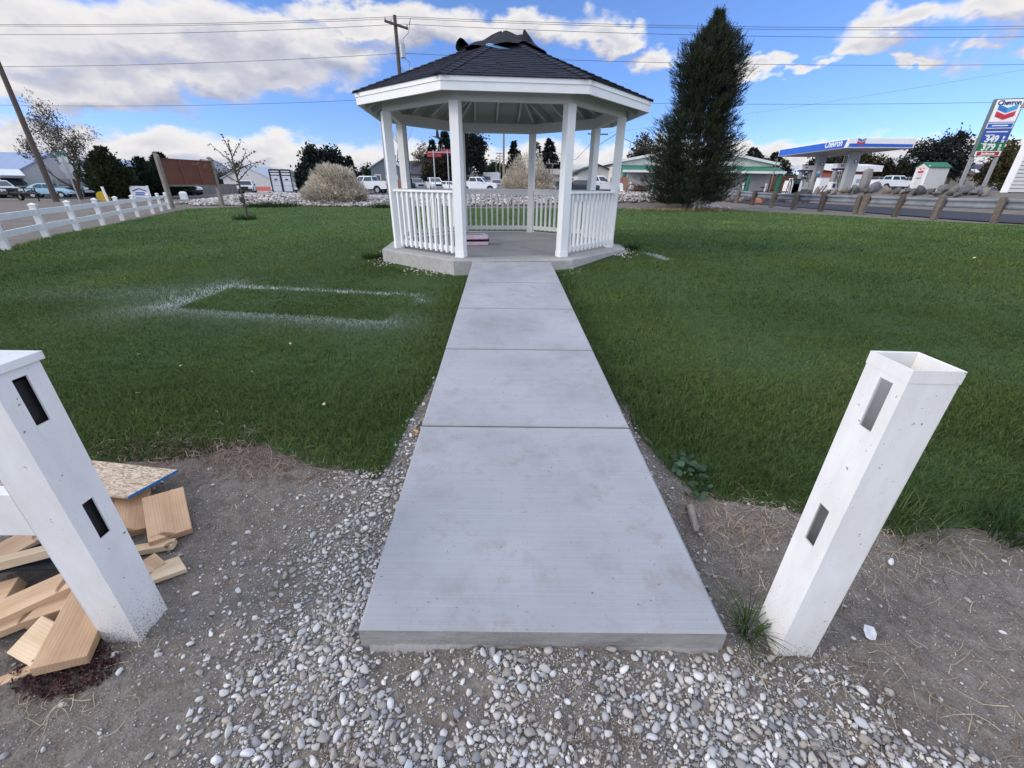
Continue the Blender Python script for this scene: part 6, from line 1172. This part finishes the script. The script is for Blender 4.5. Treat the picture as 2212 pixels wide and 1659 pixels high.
def conifer(name, label, px, py, Y, top, half, n, col=(.018, .032, .018), droop=.25, cat='tree', group=None, skew=0., gap=.0, up=0., base=.04, pw=.85, leaf=.9, lead=()):
    x, y, z = place(px, py, Y); h = zt(*top, Y)-z; R_ = half*Y/810.; o = thing(name, label, cat, (x, y, z), 0, group); lean = (float(at(*top, Y)[0])-x)/h
    MB().tube([(0, 0, -.2), (lean*h*.5, 0, h*.5), (lean*h, 0, h*.98)], [.028*h*.6+.05, .012*h+.03, .012], 7).build('trunk', M['bark'], o)
    nb = max(140, int(n/9)); zb = h*(base+(1-base)*RNG.uniform(0, 1, nb)**1.25); az = RNG.uniform(0, 2*PI, nb); lob = 1+.22*np.sin(az*3+zb*1.7)+.15*RNG.normal(size=nb); rl = R_*np.clip(1-(zb/h-base)/(1-base), .0, 1)**pw*lob*np.clip((zb/h-base)*9+.55, 0, 1)+.02*h*RNG.uniform(.3, 1, nb)
    if gap: k = RNG.uniform(size=nb) > gap*(np.sin(zb*2.6+az) > .35); zb, az, rl = zb[k], az[k], rl[k]; nb = len(zb)
    m = 11; t = RNG.uniform(.15, 1, (nb, m))**.7; dx, dy = np.cos(az)[:, None], np.sin(az)[:, None]; r = rl[:, None]*t
    pz = zb[:, None]-droop*r+up*r*t+RNG.normal(size=(nb, m))*.035*h*.35; sp = RNG.normal(size=(nb, m))*rl[:, None]*.16*(1-.4*t)
    P = np.stack([lean*pz+dx*r-dy*sp, dy*r+dx*sp, pz], -1).reshape(-1, 3); D = unit(np.stack([dx+0*t, dy+0*t, -droop*.8+up*1.3+0*t], -1).reshape(-1, 3)+RNG.normal(size=P.shape)*.42)
    if lead:
        gsel = RNG.integers(0, len(lead)+1, nb); LL = [(0, 1, 1)]+list(lead); ox = np.array([l[0]*R_ for l in LL])[gsel]; hs_ = np.array([l[1] for l in LL])[gsel]; rs_ = np.array([l[2] for l in LL])[gsel]; Q = P.reshape(nb, m, 3); Q[..., 0] = Q[..., 0]*rs_[:, None]+(ox*np.clip(zb/h*3, 0, 1))[:, None]; Q[..., 1] *= rs_[:, None]; Q[..., 2] *= hs_[:, None]; P = Q.reshape(-1, 3)
    sz = (.030*h*leaf+.07)*RNG.uniform(.6, 1.5, len(P)); cc = np.repeat(np.asarray(col)*(1+.3*RNG.normal(size=(nb, 1))).clip(.45, 1.7), m, 0)
    ok = P[:, 2] > .1; V, F, C = leaf_quads(P[ok], D[ok], sz[ok]*1.5, sz[ok]*.62, cc[ok], .22); npmesh('crown', V, F, M_LEAF, C, o); return o
# the big spruce
def spruce():
    x, y, z = 10.98, 28.93, float(T(10.98, 28.93)); o = thing('spruce_tree', 'tall dark spruce with a stepped outline and bare leader shoot beside the gazebo', 'tree', (x, y, z)); H_ = zt(1547, 24, y)-z; s = y/812.
    ys = [22, 60, 90, 120, 160, 212, 246, 262, 300, 340, 380, 410, 432, 446]; Lw = [2, 18, 50, 72, 70, 60, 62, 92, 96, 98, 102, 104, 92, 60]; Rw = [2, 18, 50, 64, 70, 72, 70, 72, 84, 98, 100, 96, 86, 66]
    zs = np.array([zt(1106+374+ (455-a)*.16, a, y)-z for a in ys])[::-1]; Lw = np.array(Lw)[::-1]*s; Rw = np.array(Rw)[::-1]*s
    MB().tube([(0, 0, -.2), (.05, 0, 3), (-.05, 0, H_*.7), (0, 0, H_-.3)], [.24, .17, .07, .012], 8).build('trunk', M['bark'], o)
    nb = 2900; zb = .40+RNG.uniform(0, 1, nb)**.95*(H_-.6); az = RNG.uniform(0, 2*PI, nb); Lr = np.interp(zb, zs, Lw); Rr = np.interp(zb, zs, Rw); cx = np.cos(az); wd = np.where(cx < 0, Lr, Rr)*np.abs(cx)+(Lr+Rr)*.5*(1-np.abs(cx)); R_ = np.maximum(wd*.84*RNG.uniform(.62, 1.10, nb)-.22, .05)*(1+.10*np.sin(az*4+zb*2.3))
    tw = []
    for i in range(nb):
        m = 10 if zb[i] < H_*.8 else 6
        for j in range(m):
            t = RNG.uniform(.25, 1.0)**.75; a = az[i]+RNG.normal()*.16*(1.3-t); r = R_[i]*t; zz = zb[i]+(-.10*r+.14*r*t*t)+RNG.normal()*.06; d = unit(np.array([math.cos(a)+RNG.normal()*.35, math.sin(a)+RNG.normal()*.35, .55+.5*RNG.uniform()+(.9 if zb[i] > H_*.78 else 0)])); tw.append((r*math.cos(a), r*math.sin(a), max(.25, zz), *d, RNG.uniform(.16, .42)*(1.25 if t > .85 else 1)))
    for k in range(26): a = RNG.uniform(0, 2*PI); tw.append((.12*math.cos(a), .12*math.sin(a), H_-RNG.uniform(.1, 1.5), math.cos(a)*.5, math.sin(a)*.5, .9, RNG.uniform(.3, .55)))
    tw.append((0, 0, H_-.55, 0.03, 0, 1, .62)); tw = np.array(tw); nt_ = len(tw); P0 = tw[:, :3]; D0 = unit(tw[:, 3:6]); Ln = tw[:, 6]; K = 13
    u = np.tile(np.linspace(0, 1, K), (nt_, 1)); Pn = (P0[:, None]+D0[:, None]*(Ln[:, None]*u)[..., None]).reshape(-1, 3); rr = unit(np.cross(np.repeat(D0, K, 0), RNG.normal(size=(nt_*K, 3)))); Dn = unit(np.repeat(D0, K, 0)*.75+rr); tone = np.array([.018, .029, .016])*(1+.32*RNG.normal(size=(nt_, 1))).clip(.45, 1.9); lt = RNG.uniform(size=(nt_, 1)) < .16; tone = np.where(lt, np.array([.050, .060, .028]), tone)
    ln = .075*(1-.45*u.ravel())*RNG.uniform(.8, 1.3, nt_*K); V, F, C = leaf_quads(Pn, Dn, ln*1.25, .027, np.repeat(tone, K, 0), .15)
    sv, sf, sc2 = leaf_quads(P0, D0, Ln, .022, np.array([.05, .04, .028]), .2); V, F, C = merge([(V, F, C), (sv, sf, sc2)]); npmesh('crown', V, F, M_LEAF, C, o)
    # sawn stubs leaning at the foot
    for k, (a, b, lab) in enumerate([((.1, -.9, 0), (.55, -.75, .95), 'pale sawn branch stake leaning at the spruce foot, longest one'), ((.5, -.8, 0), (.62, -.6, .75), 'pale upright sawn stub at the spruce foot'), ((-.35, -.7, 0), (-.15, -.5, .6), 'darker sawn stub low at the spruce foot')]):
        q = MB().tube([a, tuple((Vector(a)+Vector(b))/2), b], [.07, .06, .055], 7).build('cut_branch', plain((.50, .46, .40) if k < 2 else (.2, .15, .11), .85, .2, 6), None); q.location = (x, y, z); tag(q, lab, 'branch')
spruce()
# sapling
def sapling():
    x, y, z = -11.11, 18.64, float(T(-11.11, 18.64)); o = thing('sapling', 'thin staked young tree with sparse brown leaves on the lawn', 'tree', (x, y, z)); tips = []; mb = MB(); pts = [Vector((0, 0, -.1)), Vector((.02, 0, .8)), Vector((-.02, 0, 1.6)), Vector((-.04, .02, 2.3)), Vector((-.02, 0, 2.95))]; mb.tube(pts, [.05, .042, .034, .022, .008], 7)
    for zz, dx, L_, up in ((1.45, 1.2, 1.0, .6), (1.4, -1.2, 1.05, .65), (1.6, .8, .95, .7), (1.7, -1.1, .95, .7), (1.9, 1, .85, .75), (2.05, -.8, .7, .8), (2.3, .7, .55, .9), (2.45, -.6, .45, .9), (1.62, .2, .7, .5), (1.8, 1.2, .9, .5)):
        p = [Vector((-.02, 0, zz))]; L_ *= 1.35; d = Vector((dx, random.uniform(-.35, .35), up+.3)).normalized()
        for k in range(5): d = (d+Vector((0, 0, -.10 if abs(dx) > .9 else .03))+Vector((random.gauss(0, .1), random.gauss(0, .1), 0))).normalized(); p.append(p[-1]+d*L_/5); tips += [(p[-1]+Vector((random.gauss(0, .03), random.gauss(0, .03), random.gauss(0, .03))), d) for _ in range(4)]
        mb.tube(p, [.022, .019, .016, .013, .010, .006], 5)
    mb.build('trunk', M['bark'], o); tips += [(pts[4]-Vector((0, 0, random.uniform(0, .6))), Vector((0, 0, 1))) for _ in range(12)]
    P = np.array([t[0][:] for t in tips]); V, F, C = leaf_quads(P, unit(RNG.normal(size=P.shape)-np.array([0, 0, .4])), .10*RNG.uniform(.6, 1.3, len(P)), .06, (.16, .13, .10), .3); npmesh('leaves', V, F, M_LEAF, C, o)
    p = MB().tube([(.05, -.12, .77), (.05, -.16, .77)], .115, 16).build('tag_disc', M['black'], o); p2 = MB().tube([(0, 0, .7), (-.3, -.05, .62)], .015, 5).build('tie', M['white'], o)
sapling()
# bare windblown tree at left
def barewind():
    x, y, z = place(172, 424, 43); o = thing('bare_tree', 'wispy half-bare windblown tree behind the street sign', 'tree', (x, y, z)); tips = []; mb = MB(); s = 43/640.
    for (dx, dz, L_) in ((-.10, 1, 2.5), (.15, 1, 2.8), (.40, 1, 2.3), (-.35, .9, 2.1), (.25, 1, 2.5), (.6, .8, 2.0)): branchy(mb, Vector((dx*.3, 0, .9)), Vector((dx, random.gauss(0, .3), dz)).normalized(), L_, .10, 3, .5, .55, tips, 3)
    mb.tube([(0, 0, -.2), (0, 0, 1.1)], [.2, .16], 8); mb.build('trunk', M['bark'], o); P = np.array([t[0][:] for t in tips]); P = np.repeat(P, 6, 0)+RNG.normal(size=(len(P)*6, 3))*.2; D = unit(RNG.normal(size=P.shape)*.5+np.array([-.6, 0, .5])); V, F, C = leaf_quads(P, D, .22*RNG.uniform(.6, 1.4, len(P)), .075, (.075, .07, .05), .35); npmesh('leaves', V, F, M_LEAF, C, o)
barewind()
def baretree(label, px, py, Y, L_, r, n=4, d0=(0, 0, 1)):
    o = thing('bare_tree', label, 'tree', place(px, py, Y)); mb = MB(); branchy(mb, Vector((0, 0, -.2)), Vector(d0).normalized(), L_, r, 4, .5, .35, None, n-1); mb.build('trunk', plain((.16, .13, .11), .9, .2, 3), o)
baretree('bare leaning tree with curved limbs right of the hidden gazebo corner post', 884, 409, 78, 5.6, .28, 4, (.25, 0, 1)); baretree('bare twiggy tree between the gazebo corner posts on the pale bush side', 862, 409, 86, 6.2, .26, 4, (-.12, 0, 1))
JG = (.030, .040, .018)
conifer('juniper', 'broad bushy juniper with brownish light tips by the pale blue car', 242, 430, 38, (216, 322), 36, 13000, JG, .0, up=.9, base=.0, pw=.8, leaf=.8, lead=((-.6, .72, .6), (.45, .82, .6), (.95, .6, .5), (-.25, .9, .5), (.75, .72, .4)))
conifer('juniper', 'smaller juniper growing against the right flank of the broad one', 272, 428, 41, (262, 372), 26, 3500, (.022, .034, .02), .0, up=.5, base=0, pw=.6, leaf=1.3)
conifer('juniper', 'dark juniper with pointed top between the white shed and brown sign', 318, 426, 43, (300, 344), 34, 9000, (.018, .030, .018), .0, up=.9, base=0, pw=.8, leaf=.8, lead=((.6, .75, .6), (1.05, .6, .5), (-.5, .75, .5), (.3, .88, .4)))
conifer('juniper', 'juniper peeking above the top left corner of the brown sign', 352, 424, 47, (341, 335), 26, 4500, (.020, .032, .02), .0, up=.5, base=0, pw=.7, leaf=1.2)
GRND = [('dark evergreen shrub low behind the brown sign posts', 395, 416, 64, [(392, 405, 16, 10)], (.02, .03, .017)), ('round dark tree left of the jeep behind the sapling', 500, 411, 110, [(492, 388, 17, 14), (476, 396, 10, 9)], (.03, .038, .022)), ('taller dark tree behind the jeep and sapling crown', 517, 411, 112, [(518, 384, 16, 19), (508, 395, 12, 10)], (.028, .034, .02)), ('low dark tree right of the jeep', 553, 411, 115, [(551, 397, 11, 9)], (.025, .032, .02)), ('small dark tree just right of the livestock trailer', 645, 411, 112, [(645, 387, 10, 11)], (.018, .028, .018)), ('small round dark tree before the grey-blue house', 800, 411, 115, [(798, 371, 14, 10), (804, 382, 14, 12)], (.018, .03, .02))]
for lab, a, b, Y, cr, c in GRND: broad('leafy_tree', lab, a, b, Y, None, cr, 1600, .5, c, tr=.16)
broad('pine_tree', 'broad dark pine with spiky top behind the first pale bush', 700, 410, 92, None, [(693, 354, 28, 17), (678, 342, 10, 14), (714, 339, 14, 12), (726, 354, 15, 14), (670, 366, 15, 11), (703, 372, 32, 15), (656, 378, 12, 9)], 9000, .62, (.013, .021, .017), .3, .35)
conifer('pine_tree', 'slender dark conifer right of the broad spiky pine', 764, 411, 92, (753, 338), 24, 3600, (.013, .021, .017), .15); conifer('pine_tree', 'low dark conifer between the slender one and the pickup', 783, 411, 96, (777, 372), 14, 1500, (.015, .022, .018), .15)
broad('poplar_tree', 'pale thin autumn poplar between gazebo posts left of the red sign', 910, 410, 88, None, [(906, 350, 10, 22), (912, 328, 7, 16), (903, 372, 12, 16)], 1500, .36, (.20, .17, .12), .3, .14, 'palebark')
conifer('spruce_tree', 'dark spruce behind the left end of the red sign', 935, 410, 84, (932, 304), 20, 3600, (.015, .028, .02), .25); conifer('spruce_tree', 'blue-green tall spruce right behind the bird', 962, 410, 86, (960, 285), 30, 5200, (.014, .036, .030), .25)
broad('leafy_tree', 'dull brownish-green round tree below the red sign', 950, 410, 80, None, [(948, 372, 28, 22), (935, 358, 16, 14), (966, 356, 16, 16)], 4200, .42, (.040, .034, .022), .3, .22)
broad('leafy_tree', 'big dark drooping tree beside the gazebo front post inside the view', 1008, 410, 80, None, [(1014, 318, 24, 26), (1030, 338, 14, 22), (1000, 345, 22, 26), (1022, 300, 12, 12), (1036, 352, 6, 18)], 6500, .45, (.018, .020, .019), .3, .26)
for lab, a, cr in (('far bushy tree left of the stacked-crossarm pole', 1052, [(1051, 372, 12, 12), (1040, 378, 8, 8)]), ('far bushy tree behind the stacked-crossarm pole', 1072, [(1068, 369, 10, 13), (1080, 373, 8, 12)]), ('far bushy tree just left of the pale pole', 1087, [(1088, 378, 7, 11)])): broad('leafy_tree', lab, a, 409, 125, None, cr, 1500, .6, (.024, .042, .022), .3, .2)
conifer('spruce_tree', 'single dark spruce behind the second pale bush', 1116, 410, 88, (1110, 306), 26, 4600, (.012, .019, .016), .3); conifer('spruce_tree', 'sparse spiky spruce, left one of the twin pair', 1167, 410, 90, (1160, 308), 22, 2300, (.014, .02, .017), .25, gap=.6); conifer('spruce_tree', 'dense spruce, right one of the twin pair', 1191, 410, 88, (1187, 302), 30, 5200, (.010, .015, .014), .3)
broad('leafy_tree', 'open leafy tree above the white building beside the spruce', 1388, 410, 92, None, [(1378, 330, 16, 16), (1400, 326, 18, 22), (1392, 308, 12, 14), (1366, 344, 12, 10), (1410, 345, 12, 14)], 3000, .42, (.05, .05, .035), .35, .2)
for lab, a, t, hw, Y in (('dark broad pine behind the white hall gable', 1637, (1628, 320), 36, 90), ('dark spruce between the white hall and the canopy', 1690, (1676, 330), 34, 84)): conifer('pine_tree', lab, a, 411, Y, t, hw, 5200, (.014, .022, .016), .2, pw=.6)
broad('leafy_tree', 'dark tree seen between the two canopy columns', 1772, 411, 105, None, [(1773, 352, 22, 16), (1762, 366, 16, 14), (1788, 368, 20, 14)], 2800, .55, (.022, .028, .022), .3, .25); broad('leafy_tree', 'rusty-green tree under the canopy beside the second column', 1812, 411, 105, None, [(1818, 352, 18, 14), (1812, 368, 18, 14)], 2000, .55, (.05, .04, .022), .3, .22)
broad('leafy_tree', 'wide autumn brown-green tree mass beyond the chain-link fence', 1872, 411, 100, None, [(1862, 372, 22, 20), (1884, 368, 26, 22), (1868, 352, 14, 14), (1898, 376, 18, 18)], 5000, .5, (.050, .044, .022), .35, .25)
conifer('spruce_tree', 'pointed dark spruce at the end of the autumn tree mass', 1923, 411, 98, (1921, 340), 18, 3000, (.018, .03, .02), .25)
broad('leafy_tree', 'large airy dark tree right of centre behind the kiosk', 2040, 411, 92, None, [(2052, 330, 26, 26), (2060, 304, 12, 12), (2000, 330, 22, 16), (2025, 325, 14, 14), (2052, 358, 26, 20)], 6500, .48, (.024, .028, .026), .3, .28)
broad('leafy_tree', 'lower green hedge-like trees behind the kiosk roof', 1985, 411, 96, None, [(1976, 372, 24, 18), (2006, 366, 20, 18), (1955, 360, 12, 12)], 3600, .5, (.028, .040, .024), .3, .25)
broad('leafy_tree', 'yellow-green tree behind the price sign legs and sided wall', 2160, 411, 90, None, [(2170, 350, 22, 26), (2160, 376, 26, 20), (2186, 326, 14, 16), (2130, 384, 18, 12)], 5000, .5, (.055, .052, .022), .35, .28)
# pale dry bushes on the rock bed
def bush(label, px, py, Y, lobes, n):
    x, y, _ = place(px, py, Y); z = float(bankz(x, y)); o = thing('dry_bush', label, 'bush', (x, y, z)); s = Y/812.; P = []; D = []
    for (a, b, rx, ry) in lobes:
        q = at(a, b, Y); c = np.array([q[0]-x, 0, q[2]-z]); k = n//len(lobes); u = unit(RNG.normal(size=(k, 3))); r = RNG.uniform(.35, 1, (k, 1))**.5*(.72+.62*fbm(u[:, 0]*1.6+u[:, 1]+a, u[:, 2]*1.6+b, 2.2, 41))[:, None]; p = c+u*r*np.array([rx*s, rx*s*.85, ry*s]); P.append(p); D.append(unit(u*.8+np.array([0, 0, .55])+RNG.normal(size=(k, 3))*.35))
    P = np.concatenate(P); D = np.concatenate(D); ok = P[:, 2] > .02; P, D = P[ok], D[ok]; cl = fbm(P[:, 0]*1+P[:, 1]*.7, P[:, 2], 2.4, 33)[:, None]; col = np.array([.55, .49, .40])*(.50+.95*cl); V, F, C = leaf_quads(P, D, .20*RNG.uniform(.5, 1.4, len(P)), .03, col, .3); npmesh('foliage', V, F, M_LEAF, C, o)
    mb = MB(); [mb.tube([(random.gauss(0, .25), random.gauss(0, .25), -.1), (random.gauss(0, .8), random.gauss(0, .6), random.uniform(.6, 1.8))], [.03, .01], 5) for _ in range(30)]; mb.build('stems', M['palebark'], o)
bush('large pale dry bush on the rock bed behind the livestock trailer view', 722, 431, 31.8, [(724, 394, 36, 28), (694, 410, 26, 20), (754, 412, 28, 20), (722, 418, 54, 16), (672, 424, 12, 10), (774, 424, 12, 10), (712, 380, 18, 14), (738, 385, 18, 14)], 42000)
bush('pale dry bush seen through the gazebo back opening', 1140, 418, 34, [(1140, 385, 34, 34), (1115, 398, 24, 22), (1165, 398, 26, 22), (1140, 408, 46, 16), (1180, 405, 12, 14)], 32000)

# ================================================================== SKY, SUN, CAMERA
SUN_AZ, SUN_EL = rad(-105), rad(26)        # azimuth from +y towards +x : the sun stands low on the left behind thin cloud
wd = bpy.data.worlds.new('World'); SC.world = wd; wd.use_nodes = True; nt = wd.node_tree; bg = nt.nodes['Background']
sky = N(nt, 'ShaderNodeTexSky', sky_type='NISHITA'); sky.sun_disc = False; sky.sun_elevation = SUN_EL; sky.sun_rotation = SUN_AZ; sky.altitude = 1200; sky.air_density = 1.0; sky.dust_density = .0; sky.ozone_density = 2.0
dirv = N(nt, 'ShaderNodeTexCoord').outputs['Generated']; sx = N(nt, 'ShaderNodeSeparateXYZ'); L(nt, dirv, sx.inputs[0])
u = math_(nt, 'ARCTAN2', sx.outputs['X'], sx.outputs['Y']); v = math_(nt, 'ARCSINE', sx.outputs['Z'])
def uvof(px, py):
    d = ray(px, py); d = d/np.linalg.norm(d); return math.atan2(d[0], d[1]), math.asin(d[2])
cv_ = N(nt, 'ShaderNodeCombineXYZ'); L(nt, u, cv_.inputs[0]); L(nt, math_(nt, 'MULTIPLY', v, 1.7), cv_.inputs[1])
def cn_(vec, sc, det, off=None, rough=.6):
    if off:
        a = N(nt, 'ShaderNodeVectorMath', operation='ADD'); L(nt, vec, a.inputs[0]); a.inputs[1].default_value = off; vec = a.outputs[0]
    return noise(nt, vec, sc, det, rough)
nA = cn_(cv_.outputs[0], 8, 7, None, .52); nB = cn_(cv_.outputs[0], 8, 7, (-.010, .034, 0), .52); nL = cn_(cv_.outputs[0], 3.2, 3, (4, 2, 0))
BLOBS = [(200, 85, 480, 120), (560, 105, 340, 105), (150, 205, 300, 62), (110, 300, 320, 52), (2050, 330, 260, 44), (60, 120, 330, 75), (330, 90, 330, 85), (560, 75, 260, 65), (700, 100, 230, 75), (160, 190, 260, 55), (400, 170, 260, 60), (600, 165, 190, 55), (760, 45, 170, 48), (960, 62, 170, 62), (1160, 58, 180, 60), (1300, 78, 130, 34), (40, 215, 200, 40),
         (1405, 132, 90, 42), (1650, 138, 80, 24), (1960, 45, 190, 44), (1840, 105, 120, 28), (2120, 30, 200, 66), (2230, 95, 140, 30), (2010, 115, 70, 16), (1580, 135, 70, 20), (1720, 140, 60, 16),
         (60, 305, 300, 40), (330, 320, 260, 50), (560, 335, 220, 50), (760, 345, 190, 46), (1000, 345, 220, 54), (1200, 348, 190, 54), (1330, 340, 130, 46), (1500, 345, 170, 42), (1640, 330, 110, 38), (1740, 345, 150, 44), (1950, 325, 190, 38), (2120, 330, 170, 40), (2250, 310, 100, 36), (100, 365, 400, 34), (1900, 370, 400, 34), (900, 378, 700, 30)]
w1 = cn_(cv_.outputs[0], 7, 4, (7, 3, 0), .6); w2 = cn_(cv_.outputs[0], 9, 4, (1, 9, 0), .6); u_, v_ = u, v
u = math_(nt, 'ADD', u, math_(nt, 'MULTIPLY', math_(nt, 'SUBTRACT', w1, .5), .26)); v = math_(nt, 'ADD', v, math_(nt, 'MULTIPLY', math_(nt, 'SUBTRACT', w2, .5), .10))
def blobmask(u, v):
    mask = None
    for (a, b, rx, ry) in BLOBS:
        u0, v0 = uvof(a, b); u1, _ = uvof(a-rx, b); u2, _ = uvof(a+rx, b); _, v1 = uvof(a, b-ry); _, v2 = uvof(a, b+ry); ru, rv = (u2-u1)/2, (v1-v2)/2
        du = math_(nt, 'MULTIPLY', math_(nt, 'SUBTRACT', u, u0), 1/ru); dv = math_(nt, 'MULTIPLY', math_(nt, 'SUBTRACT', v, v0), 1/rv)
        d = math_(nt, 'SUBTRACT', 1.0, math_(nt, 'SQRT', math_(nt, 'ADD', math_(nt, 'MULTIPLY', du, du), math_(nt, 'MULTIPLY', dv, dv))))
        mask = d if mask is None else math_(nt, 'SMOOTH_MAX', mask, d, .15)
    return mask
mask = blobmask(u, v); maskB = blobmask(math_(nt, 'ADD', u, -.01), math_(nt, 'ADD', v, .028))
u, v = u_, v_
gen = math_(nt, 'MULTIPLY', math_(nt, 'SUBTRACT', nL, .50), 3.2)        # unseen cloud cover out of frame, added to light the ground
away = N(nt, 'ShaderNodeMapRange'); L(nt, sx.outputs['Y'], away.inputs[0]); away.inputs[1].default_value = .45; away.inputs[2].default_value = .25; hi = N(nt, 'ShaderNodeMapRange'); L(nt, v, hi.inputs[0]); hi.inputs[1].default_value = .50; hi.inputs[2].default_value = .75
other = math_(nt, 'MAXIMUM', away.outputs[0], hi.outputs[0]); mask = math_(nt, 'MAXIMUM', mask, math_(nt, 'MULTIPLY_ADD', other, math_(nt, 'ADD', gen, 1.75), -1.2))
dens = math_(nt, 'ADD', math_(nt, 'MULTIPLY', mask, 1.0), math_(nt, 'MULTIPLY', math_(nt, 'SUBTRACT', nA, .5), 1.9)); densB = math_(nt, 'ADD', math_(nt, 'MULTIPLY', maskB, 1.0), math_(nt, 'MULTIPLY', math_(nt, 'SUBTRACT', nB, .5), 1.9))
al = N(nt, 'ShaderNodeMapRange', interpolation_type='SMOOTHSTEP'); L(nt, dens, al.inputs[0]); al.inputs[1].default_value = .0; al.inputs[2].default_value = .55
# thick cores and undersides are greyer; edges facing the light are bright
rel = math_(nt, 'MINIMUM', math_(nt, 'MULTIPLY', math_(nt, 'SUBTRACT', dens, densB), .8), .22)
thick = N(nt, 'ShaderNodeMapRange'); L(nt, dens, thick.inputs[0]); thick.inputs[1].default_value = .25; thick.inputs[2].default_value = 1.15
lum = math_(nt, 'SUBTRACT', math_(nt, 'ADD', .72, rel), math_(nt, 'MULTIPLY', thick.outputs[0], .36))
cc = ramp(nt, lum, [(.20, (2.3, 2.4, 2.95)), (.55, (3.3, 3.35, 3.8)), (.92, (5.1, 4.95, 4.75))])
hs = N(nt, 'ShaderNodeHueSaturation'); hs.inputs['Saturation'].default_value = 1.12; hs.inputs['Value'].default_value = .93; L(nt, mixc(nt, 1.0, sky.outputs[0], (1.0, .97, 1.14), 'MULTIPLY'), hs.inputs['Color'])
cc = mixc(nt, math_(nt, 'MULTIPLY', other, .8), cc, (7.6, 8.3, 10.0))  # unseen added clouds set brighter and bluer, as fill light from overhead and behind
lowf = N(nt, 'ShaderNodeMapRange', interpolation_type='SMOOTHSTEP'); L(nt, v, lowf.inputs[0]); lowf.inputs[1].default_value = .0; lowf.inputs[2].default_value = .42; lowf.inputs[3].default_value = 1; lowf.inputs[4].default_value = 0
skc = mixc(nt, lowf.outputs[0], hs.outputs[0], mixc(nt, 1.0, hs.outputs[0], (.56, .69, .93), 'MULTIPLY'))
L(nt, mixc(nt, al.outputs[0], skc, cc), bg.inputs['Color']); bg.inputs['Strength'].default_value = .12
sl = bpy.data.lights.new('sun', 'SUN'); sl.energy = 1.3; sl.angle = rad(22); sl.color = (1, .90, .78); so = bpy.data.objects.new('sun', sl); COL.objects.link(so)
sd_ = Vector((math.sin(SUN_AZ)*math.cos(SUN_EL), math.cos(SUN_AZ)*math.cos(SUN_EL), math.sin(SUN_EL))); so.rotation_euler = sd_.to_track_quat('Z', 'Y').to_euler()
cam = bpy.data.cameras.new('camera'); co = bpy.data.objects.new('camera', cam); COL.objects.link(co); cam.sensor_fit = 'HORIZONTAL'; cam.sensor_width = 36; cam.lens = 36*FPX/2212; cam.clip_start = .05; cam.clip_end = 3000
mw = Matrix(((CR[0], CU[0], -CW[0], 0), (CR[1], CU[1], -CW[1], 0), (CR[2], CU[2], -CW[2], CAMZ), (0, 0, 0, 1))); co.matrix_world = mw; SC.camera = co
SC.view_settings.view_transform = 'Standard'; SC.view_settings.look = 'None'; SC.view_settings.exposure = .68; SC.view_settings.gamma = 1
SC.cycles.max_bounces = 6; SC.cycles.diffuse_bounces = 3; SC.cycles.use_denoising = True; SC.cycles.sample_clamp_indirect = 8
